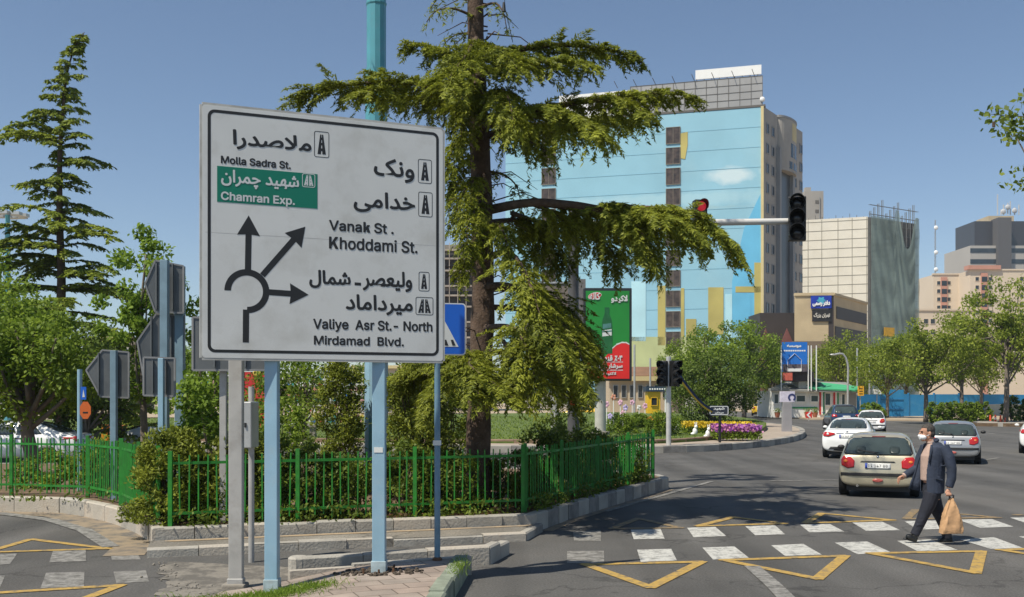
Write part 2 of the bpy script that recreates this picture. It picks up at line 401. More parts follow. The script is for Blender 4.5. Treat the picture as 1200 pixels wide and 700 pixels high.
# ---------------------------------------------------------------- ground materials
def asphalt(name, base, patch):
    m = mat(name, base, .85, 0, .16, .55, .35, 140, .3, dirt=(patch, .55, .22))
    n = m.node_tree.nodes; l = m.node_tree.links; b = n['Principled BSDF']
    src = b.inputs['Base Color'].links[0].from_socket
    tc = n['Texture Coordinate'] if 'Texture Coordinate' in n else n.new('ShaderNodeTexCoord')
    # aggregate speckle, long rolling tracks and cracks
    sp = n.new('ShaderNodeTexNoise'); sp.inputs['Scale'].default_value = 38; sp.inputs['Detail'].default_value = 4
    l.new(tc.outputs['Object'], sp.inputs['Vector'])
    mp = n.new('ShaderNodeMapping'); mp.inputs['Rotation'].default_value = (0, 0, R(14)); mp.inputs['Scale'].default_value = (.9, .05, 1)
    l.new(tc.outputs['Object'], mp.inputs[0]); tr = n.new('ShaderNodeTexNoise'); tr.inputs['Scale'].default_value = 1.0; tr.inputs['Detail'].default_value = 4
    l.new(mp.outputs[0], tr.inputs['Vector'])
    vo = n.new('ShaderNodeTexVoronoi'); vo.feature = 'DISTANCE_TO_EDGE'; vo.inputs['Scale'].default_value = .28
    wv = n.new('ShaderNodeTexNoise'); wv.inputs['Scale'].default_value = 1.4; wv.inputs['Detail'].default_value = 5
    l.new(tc.outputs['Object'], wv.inputs['Vector'])
    av = n.new('ShaderNodeVectorMath'); av.operation = 'MULTIPLY_ADD'; av.inputs[1].default_value = (1.6, 1.6, 0)
    l.new(wv.outputs['Color'], av.inputs[0]); l.new(tc.outputs['Object'], av.inputs[2]); l.new(av.outputs[0], vo.inputs['Vector'])
    cr = n.new('ShaderNodeMapRange'); cr.inputs[1].default_value = 0; cr.inputs[2].default_value = .010; cr.inputs[3].default_value = .6; cr.inputs[4].default_value = 1
    l.new(vo.outputs[0], cr.inputs[0])
    a1 = n.new('ShaderNodeMapRange'); a1.inputs[1].default_value = .25; a1.inputs[2].default_value = .75; a1.inputs[3].default_value = .62; a1.inputs[4].default_value = 1.38
    l.new(sp.outputs['Fac'], a1.inputs[0])
    a2 = n.new('ShaderNodeMapRange'); a2.inputs[1].default_value = .3; a2.inputs[2].default_value = .7; a2.inputs[3].default_value = .72; a2.inputs[4].default_value = 1.25
    l.new(tr.outputs['Fac'], a2.inputs[0])
    m1 = n.new('ShaderNodeMath'); m1.operation = 'MULTIPLY'; l.new(a1.outputs[0], m1.inputs[0]); l.new(a2.outputs[0], m1.inputs[1])
    m2 = n.new('ShaderNodeMath'); m2.operation = 'MULTIPLY'; l.new(m1.outputs[0], m2.inputs[0]); l.new(cr.outputs[0], m2.inputs[1])
    vm = n.new('ShaderNodeVectorMath'); vm.operation = 'SCALE'; l.new(src, vm.inputs[0]); l.new(m2.outputs[0], vm.inputs['Scale'])
    l.new(vm.outputs[0], b.inputs['Base Color']); return m
def worn(name, col, under, lo, hi, scale=7):
    """worn road paint: flakes show the asphalt beneath"""
    m = mat(name, col, .75, 0, .12, 20)
    n = m.node_tree.nodes; l = m.node_tree.links; b = n['Principled BSDF']; src = b.inputs['Base Color'].links[0].from_socket
    tc = [x for x in n if x.bl_idname == 'ShaderNodeTexCoord'][0]
    no = n.new('ShaderNodeTexNoise'); no.inputs['Scale'].default_value = scale; no.inputs['Detail'].default_value = 9; no.inputs['Roughness'].default_value = .75
    l.new(tc.outputs['Object'], no.inputs['Vector'])
    mr = n.new('ShaderNodeMapRange'); mr.inputs[1].default_value = lo; mr.inputs[2].default_value = hi; l.new(no.outputs['Fac'], mr.inputs[0])
    mx = n.new('ShaderNodeMix'); mx.data_type = 'RGBA'; l.new(mr.outputs[0], mx.inputs[0]); l.new(src, mx.inputs[6]); mx.inputs[7].default_value = tuple(under) + (1,)
    l.new(mx.outputs[2], b.inputs['Base Color']); return m
ASPH = (.094, .091, .086)
M_asph = asphalt('asphalt', ASPH, (.11, .10, .09))
M_white = worn('worn_white_paint', (.48, .475, .44), ASPH, .48, .66)
M_white2 = worn('very_worn_white_paint', (.26, .25, .23), (.10, .095, .085), .42, .6)
M_yel = worn('worn_yellow_paint', (.42, .27, .065), ASPH, .48, .66)
M_yel2 = worn('very_worn_yellow_paint', (.30, .20, .08), (.10, .095, .085), .42, .6)
M_kerb = mat('kerb_stone', (.34, .32, .28), .85, 0, .18, 2.2, .5, 30, dirt=((.26, .23, .19), .6, 2.5))
M_kerbw = mat('kerb_pale', (.42, .38, .32), .85, 0, .16, 2, .5, 30, dirt=((.28, .20, .13), .6, 2))
M_kerbd = mat('kerb_dark_paint', (.20, .19, .175), .8, 0, .3, 5, .4, 30, dirt=((.2, .19, .17), .6, 4))
M_kerbg = mat('kerb_green_paint', (.22, .25, .19), .85, 0, .25, 4, .4, 30, dirt=((.1, .1, .08), .6, 3))
M_conc = mat('pale_concrete', (.235, .215, .185), .9, 0, .2, 1.1, .4, 40, dirt=((.20, .16, .11), .7, .9))
M_sand = mat('sandy_dust', (.33, .25, .16), .95, 0, .2, 3, .4, 60)
M_soil = mat('garden_soil', (.13, .085, .05), .95, 0, .35, 3, .8, 20, dirt=((.26, .18, .10), .8, 5))
M_grassg = mat('lawn_ground', (.09, .13, .025), .95, 0, .3, 3, .6, 25)
# brick pavers
M_pav = mat('block_paving', (.33, .27, .22), .85, 0, .1, 3, .3, 60)
_n = M_pav.node_tree.nodes; _l = M_pav.node_tree.links
_tc = [x for x in _n if x.bl_idname == 'ShaderNodeTexCoord'][0]
_mp = _n.new('ShaderNodeMapping'); _mp.inputs['Rotation'].default_value = (0, 0, R(-22)); _l.new(_tc.outputs['Object'], _mp.inputs[0])
_br = _n.new('ShaderNodeTexBrick'); _br.inputs['Scale'].default_value = 1; _br.inputs['Brick Width'].default_value = .40; _br.inputs['Row Height'].default_value = .27; _br.inputs['Mortar Size'].default_value = .009
_br.inputs['Color1'].default_value = (.35, .275, .225, 1); _br.inputs['Color2'].default_value = (.29, .245, .205, 1); _br.inputs['Mortar'].default_value = (.13, .10, .075, 1); _br.inputs['Mortar Smooth'].default_value = .3
_l.new(_mp.outputs[0], _br.inputs['Vector'])
_mx = _n.new('ShaderNodeMix'); _mx.data_type = 'RGBA'; _mx.blend_type = 'MULTIPLY'; _mx.inputs[0].default_value = 1
_no = _n.new('ShaderNodeTexNoise'); _no.inputs['Scale'].default_value = 2.2; _no.inputs['Detail'].default_value = 8; _l.new(_tc.outputs['Object'], _no.inputs['Vector'])
_mr = _n.new('ShaderNodeMapRange'); _mr.inputs[1].default_value = .3; _mr.inputs[2].default_value = .7; _mr.inputs[3].default_value = .7; _mr.inputs[4].default_value = 1.15; _l.new(_no.outputs['Fac'], _mr.inputs[0])
_l.new(_br.outputs['Color'], _mx.inputs[6]); _l.new(_mr.outputs[0], _mx.inputs[7]); _l.new(_mx.outputs[2], _n['Principled BSDF'].inputs['Base Color'])

# ---------------------------------------------------------------- road, islands, kerbs
mb = MB()
mb.poly([(-1500, -200, 0), (1500, -200, 0), (1500, 2000, 0), (-1500, 2000, 0)])
struct(mb.build('road', M_asph, fix=False))

def offset_line(pts, w):
    """polyline shifted by w to its left"""
    out = []
    for i, p in enumerate(pts):
        a = Vector(pts[max(i - 1, 0)][:2]); b = Vector(pts[min(i + 1, len(pts) - 1)][:2]); t = (b - a).normalized()
        out.append((p[0] - t.y * w, p[1] + t.x * w))
    return out
def kerb_run(mb, pts, w, z0, z1, blk=.6, mats=(0,), rnd=.012, gap=.012):
    """row of kerb stones whose face follows pts; the stone lies to the left of the line"""
    pts = [Vector(p[:2]) for p in pts]; d = [0]
    for a, b in zip(pts, pts[1:]): d.append(d[-1] + (b - a).length)
    def at(s):
        s = max(0, min(d[-1], s))
        for i in range(len(pts) - 1):
            if s <= d[i + 1] + 1e-6: return pts[i].lerp(pts[i + 1], (s - d[i]) / max(1e-6, d[i + 1] - d[i]))
        return pts[-1]
    n = max(1, round(d[-1] / blk))
    for k in range(n):
        a = at(d[-1] * k / n + gap / 2); b = at(d[-1] * (k + 1) / n - gap / 2); t = (b - a).normalized(); nrm = Vector((-t.y, t.x))
        j = random.uniform(-rnd, rnd); zz = (z1(a.x, a.y) if callable(z1) else z1) + random.uniform(-rnd, rnd) * .8
        a = a + nrm * j; b = b + nrm * (j + random.uniform(-rnd, rnd) * .5); mb.cur = mats[k % len(mats)]
        c = .022
        prof = [(0, z0), (0, zz - c), (c, zz), (w, zz), (w, z0)]
        vs = [(a.x + nrm.x * u, a.y + nrm.y * u, z) for u, z in prof] + [(b.x + nrm.x * u, b.y + nrm.y * u, z) for u, z in prof]
        mb.faces(vs, [(0, 1, 2, 3, 4), (9, 8, 7, 6, 5)] + [(i, i + 5, (i + 1) % 5 + 5, (i + 1) % 5) for i in range(5)])
    mb.cur = 0
# garden island edge (line of the kerb face at road level)
KL = [(-22, 20.2), (-16, 19.9), (-9.8, 19.6), (-8.34, 19.3), (-7.05, 17.9), (-6.3, 16.9), (-5.72, 15.95), (-5.35, 15.3), (-5.2, 14.78)]
KF = [(-5.2, 14.78), (-2.5, 15.68), (.40, 16.67)]
KR = [(.40, 16.67), (.72, 17.45), (1.08, 18.45), (2.4, 21.4), (3.72, 24.4)]
KB = [(3.72, 24.4), (3.62, 25.4), (2.9, 26.2), (-1, 28), (-6, 29.2), (-14, 29.6), (-22, 29.5)]
GZ = .27
gpoly = KL[:-1] + KF[:-1] + KR[:-1] + KB
gin = []
for i, p in enumerate(gpoly):
    a = Vector(gpoly[i - 1]); c = Vector(gpoly[(i + 1) % len(gpoly)]); p = Vector(p); n1 = (p - a).normalized(); n2 = (c - p).normalized(); n_ = Vector((-(n1.y + n2.y), n1.x + n2.x)).normalized(); gin.append(tuple(p + n_ * .09))
mb = MB(); mb.prism(gin, 0.0, GZ)
# bumpy soil
struct(mb.build('garden_ground', M_soil))
mb = MB()
kerb_run(mb, KL, .16, 0, .29, .95, (1, 1, 0))
kerb_run(mb, KF, .16, 0, .30, .62, (0, 0, 1, 0))
kerb_run(mb, KR, .17, 0, .29, .55, (0, 2))
kerb_run(mb, KB, .17, 0, .29, .8, (0, 2))
struct(mb.build('garden_kerb', [M_kerb, M_kerbw, M_kerbd]))
# the three stepped strips in front of it
STA = [(-4.98, 13.97), (.21, 15.6), (.47, 16.63), (.30, 16.60), (-2.55, 15.64), (-5.2, 14.74)]
mb = MB(); mb.prism(STA, 0.0, .125)
struct(mb.build('upper_pavement', M_asph2 if 'M_asph2' in globals() else asphalt('old_asphalt', (.19, .175, .15), (.30, .24, .17))))
mb = MB()
kerb_run(mb, [(-4.98, 13.95), (.215, 15.585)], .13, 0, .135, .7, (0, 1, 0), .02)
kerb_run(mb, [(.225, 15.60), (.50, 16.66)], .12, 0, .135, .55, (0, 2))
struct(mb.build('upper_pavement_kerb', [M_kerb, M_kerbw, M_kerbd]))
def zB(x, y):
    d = (y - (13.4 + (x + .3) * .385)); return .235 - max(0, min(1, d / .85)) * .10
STB = [(-2.64, 12.5), (-.3, 13.4), (-.05, 14.27), (-2.75, 13.25)]
mb = MB(); mb.prism(STB, 0.0, lambda x, y: zB(x, y) - .01)
struct(mb.build('middle_pavement', M_conc))
mb = MB()
kerb_run(mb, [(-2.64, 12.48), (-.29, 13.385)], .14, 0, .24, .75, (0, 0, 1), .015)
kerb_run(mb, [(-.28, 13.40), (-.03, 14.28)], .13, 0, lambda x, y: zB(x, y) + .004, .45, (0,))
mb.lathe([(.13, 0), (.13, .21), (.10, .235)], 12, (-2.63, 12.62, 0))
struct(mb.build('middle_pavement_kerb', [M_kerb, M_kerbw]))
# nearest platform with the sign posts
def zC(x):
    t = max(0, min(1, (x + 3.35) / 1.85)); t = t * t * (3 - 2 * t); return .02 + t * .195
mb = MB()
nx = 16
edgeL = lambda v: -3.45 + .25 * math.sin(v * 2) ; 
rowsC = []
for j in range(14):
    v = j / 13
    row = []
    for i in range(nx + 1):
        u = i / nx
        xr = -1.06 + (-.69 + 1.06) * v; yr = 6.5 + (12.55 - 6.5) * v
        xl = -3.9 + .65 * v; yl = 6.5 + (11.45 - 6.5) * v
        x = xl + (xr - xl) * u; y = yl + (yr - yl) * u
        row.append((x, y, zC(x)))
    rowsC.append(row)
vs = [p for r in rowsC for p in r]
mb.faces(vs, [(j * (nx + 1) + i, j * (nx + 1) + i + 1, (j + 1) * (nx + 1) + i + 1, (j + 1) * (nx + 1) + i) for j in range(13) for i in range(nx)])
struct(mb.build('brick_pavement', M_pav, fix=False))
mb = MB()
kerb_run(mb, [(-.90, 6.5), (-.54, 12.72)], .17, 0, .228, .8, (0, 0, 0), .01)
kerb_run(mb, [(-.54, 12.74), (-2.6, 11.86)], .13, 0, lambda x, y: zC(x) + .008, .7, (1, 1, 2), .01)
struct(mb.build('brick_pavement_kerb', [M_kerbg, M_kerb, M_kerbw]))
# broken concrete apron that runs down to the left carriageway
mb = MB()
ap = [(-3.3, 6.5), (-3.25, 11.4), (-2.55, 12.3), (-2.6, 13.1), (-4.6, 13.65), (-4.55, 13.2), (-4.1, 12.1), (-3.8, 10.9), (-3.75, 9.0), (-3.8, 6.5)]
rag = []
for (x0, y0), (x1, y1) in zip(ap, ap[1:] + ap[:1]):
    k = max(1, int(math.hypot(x1 - x0, y1 - y0) / .12))
    for j in range(k): rag.append((x0 + (x1 - x0) * j / k + random.gauss(0, .045) * (x0 < -3.5), y0 + (y1 - y0) * j / k + random.gauss(0, .045) * (x0 < -3.5)))
mb.poly([(x, y, .008) for x, y in rag])
M_apr = worn('broken_concrete', (.21, .19, .16), (.115, .105, .09), .46, .54, 2.4)
struct(mb.build('concrete_apron', M_apr, fix=False))
mb = MB()
for k in range(70):   # rubble and broken kerb bits along it
    t = random.random(); x = -3.3 - 1.3 * t + random.gauss(0, .12); y = 10.9 + 2.5 * t + random.gauss(0, .2); s = random.uniform(.006, .022)
    mb.ell((x, y, .01 + s * .3), (s, s * random.uniform(.6, 1.2), s * .6), 6, 4, Matrix.Rotation(random.uniform(0, 3), 3, 'Z'))
stuff(mb.build('rubble', M_conc))
# dust washed along the kerb feet
mb = MB()
def strip(line, w, z):
    o = offset_line(line, -w)
    for i in range(len(line) - 1):
        mb.poly([(*line[i], z), (*o[i], z), (*o[i + 1], z), (*line[i + 1], z)])
strip([(-16, 19.9), (-9.8, 19.6), (-8.34, 19.3), (-7.05, 17.9), (-6.3, 16.9), (-5.72, 15.95), (-5.35, 15.3), (-5.1, 14.2)], .55, .006)
strip([(.5, 16.8), (.72, 17.45), (1.08, 18.45), (2.4, 21.4), (3.72, 24.4)], .18, .006)
M_dust = worn('kerb_dust', (.27, .21, .14), ASPH, .45, .62, 2.5)
struct(mb.build('kerb_dust', M_dust, fix=False))
mb = MB()
strip([(-5.0, 14.77 - .02), (-2.5, 15.6), (.3, 16.56)][::1], .16, .131)
struct(mb.build('pavement_dust', worn('pavement_dust', (.36, .27, .17), (.19, .175, .15), .45, .65, 3), fix=False))

# ---------------------------------------------------------------- painted markings
mb = MB(); z = .004
def q(pts, z=.004): mb.poly([(p.x, p.y, z) for p in [G(*a) for a in pts]])
c4 = lambda x, y: (640 + x / 4.2857, 560 + y / 4.2857)
c5 = lambda x, y: (900 + x / 4, 560 + y / 4)
c1 = lambda x, y: (x / 3.3333, 490 + y / 3.3333)
for f, quad in [(c4, [(425, 262), (575, 258), (595, 307), (440, 310)]), (c4, [(708, 252), (850, 248), (905, 294), (740, 300)]), (c4, [(1000, 245), (1150, 240), (1200, 285), (1050, 290)]),
                (c5, [(148, 220), (290, 218), (357, 253), (195, 257)]), (c5, [(395, 211), (535, 207), (620, 247), (460, 250)]), (c5, [(640, 205), (790, 201), (870, 240), (700, 244)]), (c5, [(890, 197), (1050, 195), (1150, 230), (995, 236)]),
                (c5, [(1135, 188), (1290, 185), (1400, 222), (1245, 226)]), (c5, [(1380, 180), (1530, 176), (1650, 214), (1490, 217)]),
                (c4, [(457, 363), (628, 358), (657, 417), (475, 424)]), (c4, [(785, 352), (945, 346), (1018, 403), (838, 412)]),
                (c5, [(15, 318), (165, 311), (253, 362), (80, 368)]), (c5, [(312, 305), (465, 300), (575, 350), (420, 360)]), (c5, [(605, 297), (760, 290), (890, 340), (700, 345)]), (c5, [(900, 290), (1060, 280), (1195, 330), (1045, 335)]),
                (c5, [(1175, 276), (1330, 270), (1480, 320), (1330, 326)])]:
    q([f(*a) for a in quad])
struct(mb.build('crosswalk_paint', M_white, fix=False))
mb = MB()
for f, quad in [(c4, [(135, 270), (275, 266), (275, 318), (140, 318)]), (c4, [(105, 370), (290, 368), (292, 430), (105, 430)]),
                (c1, [(0, 532), (68, 530), (40, 570), (0, 574)]), (c1, [(207, 520), (335, 517), (336, 560), (192, 566)]), (c1, [(428, 512), (525, 509), (550, 553), (437, 557)]),
                (c1, [(-60, 618), (20, 616), (0, 664), (-90, 670)]), (c1, [(180, 606), (330, 602), (328, 660), (158, 666)]), (c1, [(443, 601), (570, 596), (582, 640), (455, 647)])]:
    q([f(*a) for a in quad])
struct(mb.build('faded_crosswalk_paint', M_white2, fix=False))
def line(mb, pts, w, z=.008, close=False):
    pts = [Vector((p.x, p.y)) for p in pts]
    if close: pts.append(pts[0])
    for a, b in zip(pts, pts[1:]):
        t = (b - a).normalized(); n = Vector((-t.y, t.x)) * w / 2; a2 = a - t * w * .3; b2 = b + t * w * .3
        mb.poly([(a2.x - n.x, a2.y - n.y, z), (b2.x - n.x, b2.y - n.y, z), (b2.x + n.x, b2.y + n.y, z), (a2.x + n.x, a2.y + n.y, z)]); z += .0007
mb = MB()
for tri in ([(686, 662), (822, 659), (762, 689)], [(848, 657), (990, 652), (958, 679)], [(1020, 649), (1150, 646.5), (1143, 672)], [(818, 617), (920, 614), (860, 606.5)], [(944, 613.5), (1046, 610), (963, 602)], [(1172, 645), (1330, 640), (1330, 668)]):
    line(mb, [G(*p) for p in tri], .15, close=True)
line(mb, [G(*c1(-60, 528)), G(*c1(120, 475)), G(*c1(425, 512)), G(*c1(60, 523)), G(*c1(-60, 528))], .13)
line(mb, [G(*c1(-60, 688)), G(*c1(470, 655)), G(*c1(300, 720)), G(*c1(-60, 760))], .14)
struct(mb.build('yellow_triangle_paint', M_yel, fix=False))
mb = MB()
line(mb, [G(717, 620), G(797, 619), G(748, 608), G(717, 620)], .15)
line(mb, [G(1062, 608.5), G(1170, 607), G(1073, 598), G(1062, 608.5)], .15)
line(mb, [G(1190, 604), G(1290, 600)], .14)
struct(mb.build('faded_yellow_paint', M_yel2, fix=False))
mb = MB()
line(mb, [G(-40, 601), G(0, 602), G(60, 610), G(99, 622), G(129, 641)], .24, .010)
line(mb, [G(882, 665), G(905, 685), G(925, 705)], .2, .010)
line(mb, [G(c4(300, 170)[0], c4(300, 170)[1]), G(c4(830, 20)[0], c4(830, 20)[1])], .13, .010)
line(mb, [G(1150, 540), G(1170, 537)], .16, .010)
line(mb, [G(905, 564), G(985, 563)], .16, .010); line(mb, [G(1150, 507), G(1166, 509)], .2, .010)
struct(mb.build('worn_lane_paint', M_white2, fix=False))

# ---------------------------------------------------------------- roundabout's middle island
CI = [(-70, 52), (-40, 47), (-15, 42.5), (0, 40.2), (5.6, 39.8), (8.9, 42.0), (12, 46.5), (14.6, 52), (16.9, 59), (18.6, 67), (18.9, 75), (17.5, 82), (12, 88), (0, 92), (-30, 94), (-70, 94)]
def smooth2(pts, n=3):
    r = resample([(x, y, 0) for x, y in pts], 1.2); return [(a[0], a[1]) for a in r]
CIs = smooth2(CI)
mb = MB(); mb.prism(offset_line(CIs, .1), 0, .26); struct(mb.build('roundabout_rim', mat('rim_paving', (.34, .28, .22), .9, 0, .15, 1.5, .3)))
mb = MB(); kerb_run(mb, CIs[:-1], .3, 0, .28, 1.0, (0, 0, 1), .01); struct(mb.build('roundabout_kerb', [M_kerb, M_kerbd]))
CI2 = [(x, y) for x, y in offset_line(CIs, 2.2)]
CI2 = [(x, y) for x, y in CI2 if y < 88]
mb = MB(); mb.prism(CI2, .2, lambda x, y: .34 + max(0, min(1.2, (y - 41 - abs(x - 3) * .3) * .012)) if True else 0)
struct(mb.build('roundabout_lawn', M_grassg))
mb = MB(); kerb_run(mb, [p for p in CI2 if p[0] > -20 and p[1] < 70], .22, .2, .43, 1.0, (0,), .01)
struct(mb.build('lawn_edging', [mat('brown_edging', (.22, .15, .10), .9, 0, .3, 2, .4)]))
# far pavements
mb = MB()
FP = [(-150, 104), (14, 104), (24, 106), (26, 96), (36, 92), (52, 88), (60, 96), (150, 110), (400, 160), (400, 900), (-400, 900), (-400, 150)]
mb.prism([(-160, 104), (10, 104), (20, 108), (22, 300), (-160, 300)], 0, .12)
mb.prism([(28, 97), (37, 91), (46, 89.5), (62, 96), (160, 110), (300, 140), (300, 400), (55, 400), (29, 104)], 0, .13)
struct(mb.build('far_pavement', mat('far_paving', (.38, .30, .21), .9, 0, .15, .6, .2)))
mb = MB(); mb.prism([(-1490, 300.5), (1490, 300.5), (1490, 1990), (-1490, 1990)], 0, .05); struct(mb.build('far_ground', mat('far_earth', (.22, .20, .17), .95, 0, .2, .02)))
# planter strip on the right of the road
PS = [(34.5, 76.0), (37, 74.6), (52, 76.8), (70, 80.5), (95, 88), (95, 91), (66, 83), (38, 79), (35, 78)]
mb = MB(); mb.prism(PS, 0, .25); struct(mb.build('planter_strip_ground', M_soil))
mb = MB(); kerb_run(mb, PS + [PS[0]], .3, 0, .33, 1.4, (0, 1, 0, 2), .02); struct(mb.build('planter_strip_kerb', [M_kerbw, M_kerb, M_kerbd]))

# ---------------------------------------------------------------- green railings
M_grn = mat('green_fence_paint', (.022, .195, .022), .5, 0, .25, 9, spec=.4, dirt=((.05, .10, .03), .7, 3))
def fence(label, pts, zb, h, spacing=.125, post_every=1.9, barw=.02, low=.14):
    root = thing('garden_fence', label, 'fence', (pts[0][0], pts[0][1], zb), 'green garden railings')
    for a, b in zip(pts, pts[1:]):
        a = Vector((*a, zb)); b = Vector((*b, zb)); L = (b - a).length; n = max(1, round(L / post_every)); t = (b - a) / L
        for k in range(n):
            p = a + t * (L * k / n); e = a + t * (L * (k + 1) / n)
            MB().bar(p - Vector((0, 0, .05)), p + Vector((0, 0, h + .06)), .06, .06).build('fence_post', M_grn, root)
            m = MB()
            for zz in (.20, h - .12): m.bar(p + t * .03 + Vector((0, 0, zz)), e - t * .03 + Vector((0, 0, zz)), .025, .04)
            c = max(2, round(L / n / spacing))
            for j in range(1, c):
                x = p + t * (L / n * j / c) + Vector((random.gauss(0, .003), random.gauss(0, .003), 0))
                m.bar(x + Vector((0, 0, low * random.uniform(.3, 1.0))), x + Vector((random.gauss(0, .011), random.gauss(0, .011), h * random.uniform(.985, 1.01))), barw, barw)
            m.build('railing_panel', M_grn, root)
    b = Vector((*pts[-1], zb)); MB().bar(b - Vector((0, 0, .05)), b + Vector((0, 0, h + .06)), .06, .06).build('fence_post', M_grn, root)
    return root
fence('green iron railing along the pavement behind the sign posts', [(-5.02, 15.05), (.18, 17.05)], .28, 1.06, .135)
fence('green iron railing beside the carriageway, in the shade of the cedar', [(.22, 17.12), (.9, 18.5), (3.35, 24.3)], .28, 1.08, .10)
fence('sunlit green railing along the left carriageway', [(-16, 20.3), (-9.8, 20.05), (-8.1, 19.55), (-6.95, 18.2)], .28, 1.12, .105)
fence('short green railing running in towards the clipped golden thuja', [(-6.9, 18.12), (-5.35, 15.5)], .28, 1.12, .07, 1.3)
# ================================================================ the large direction sign
M_sign = mat('sign_grey_white', (.70, .70, .665), .45, 0, .04, 1.5, dirt=((.42, .40, .34), .45, 2.2))
M_black = mat('sign_black', (.018, .018, .018), .5, 0, .1, 5)
M_sgreen = mat('sign_green', (.0, .19, .115), .45, 0, .06, 3)
M_swhite = mat('sign_white_letters', (.66, .68, .66), .45, 0, .04, 3)
M_pblue = mat('pale_blue_paint', (.26, .42, .53), .4, 0, .1, 3, dirt=((.30, .36, .38), .5, 6))
M_back = mat('sign_back_metal', (.13, .14, .145), .5, .3, .15, 2, dirt=((.2, .2, .19), .5, 3))
M_alu = mat('dull_aluminium', (.50, .50, .49), .45, .5, .1, 4)
M_rust = mat('rusty_steel', (.12, .06, .03), .8, .2, .4, 10)
M_gpost = mat('grey_galvanised', (.42, .41, .39), .55, .25, .14, 4, dirt=((.25, .22, .19), .6, 5))
SL, SR = (-3.255, 10.76), (-.796, 11.79)
SP = Plane(SL, SR)
sgn = thing('direction_sign', 'huge grey-white roundabout direction sign lettered in black on three posts', 'road sign', (-2.0, 11.3, .2))
uBL, vBL = SP.uv(237, 425); uTR, vTR = SP.uv(519, 147); _, vTL = SP.uv(237, 128); _, vBR = SP.uv(519, 418)
vb, vt = (vBL + vBR) / 2, (vTL + vTR) / 2
mb = MB(); mb.plate([SP.at(u, v, -.03) for u, v in rrect(0, SP.len, vb, vt, .03)], SP.n, .03)
panel = mb.build('sign_panel', M_sign, sgn)
def spx(px, py): return SP.uv(px, py)
mb = MB()   # rim of the panel
for a, b in (((0, vb), (SP.len, vb)), ((0, vt), (SP.len, vt)), ((0, vb), (0, vt)), ((SP.len, vb), (SP.len, vt))):
    mb.bar(SP.at(*a, -.02), SP.at(*b, -.02), .05, .035, SP.n)
mb.build('panel_rim', mat('sign_rim', (.50, .49, .45), .5, 0, .15, 4, dirt=((.3, .27, .2), .7, 6)), panel)
mb = MB()   # joint between the two sheets
u0, v0 = SP.uv(238, 277); u1, v1 = SP.uv(518, 284); vj = (v0 + v1) / 2
mb.bar(SP.at(.03, vj, .0), SP.at(SP.len - .03, vj, .0), .005, .001, SP.n); mb.build('panel_joint', mat('joint_grey', (.50, .49, .46), .6), panel)
mb = MB()   # black border
ul, _ = SP.uv(243.3, 280); ur, _ = SP.uv(514.2, 280); bt = (SP.uv(243.3, 133)[1] + SP.uv(514, 151)[1]) / 2; bb = (SP.uv(243.3, 418)[1] + SP.uv(514, 413)[1]) / 2
ringfaces(mb, rrect(ul, ur, bb, bt, .075, 6), rrect(ul + .032, ur - .032, bb + .032, bt - .032, .048, 6), lambda u, v: SP.at(u, v, .0012))
mb.build('black_border', M_black, panel)
# green patch
ug0, vg = SP.uv(254.4, 196.9); ug1, vg1 = SP.uv(372, 202); _, vgb = SP.uv(254.4, 238.6); _, vgb1 = SP.uv(372, 242.9)
mb = MB(); SP.rect(mb, ug0, ug1, (vgb + vgb1) / 2, (vg + vg1) / 2, .0, .002); mb.build('green_patch', M_sgreen, panel)
mb = MB()
def words(text, x0, x1, yt, yb, per=False, bold=.006, lift=.0012, m=None, nm='black_lettering'):
    mb = MB()
    xm = (x0 + x1) / 2; u0 = SP.uv(x0, yt)[0]; u1 = SP.uv(x1, yt)[0]; vt_ = SP.uv(xm, yt)[1]; vb_ = SP.uv(xm, yb)[1]
    lettering(mb, text, SP.o, SP.ux, SP.uy, SP.n, u0, u1, vb_, vt_, bold, per, lift); mb.build(nm, m or M_black, panel, fix=False)
words('ملاصدرا', 272.8, 365, 156, 179, True, .0068)
words('Molla Sadra St.', 258.8, 340.8, 186, 195.2, bold=.0042)
words('ونک', 438, 485.6, 186.5, 213.5, True, .0068)
words('خدامی', 414.3, 486.5, 225.5, 250.5, True, .0068)
words('Vanak St .', 385.5, 461.4, 260, 272.6, bold=.0048)
words('Khoddami St.', 385.5, 489.3, 280, 294.6, bold=.0048)
words('ولیعصر', 425, 483, 317.8, 341.8, True, .0068)
mb.faces([SP.at(*SP.uv(px, py), .0012) for px, py in ((415.5, 331), (423, 331.5), (423, 335), (415.5, 334.5))], [(0, 1, 2, 3)]); mb.build('hyphen', M_black, panel, fix=False)
words('شمال', 362.3, 411, 317, 338.5, True, .0068)
words('میرداماد', 405, 483.7, 346, 369.5, True, .0068)
words('Valiye  Asr St.- North', 366.9, 506.8, 375.3, 390.3, bold=.0046)
words('Mirdamad  Blvd.', 367.8, 473.3, 394.3, 405.3, bold=.0046)
words('شهید چمران', 259, 350.5, 201.8, 222.5, True, .0045, .0034, M_swhite, 'white_lettering')
words('Chamran Exp.', 258.8, 345.5, 227.6, 240, bold=.0042, lift=.0034, m=M_swhite, nm='white_lettering')
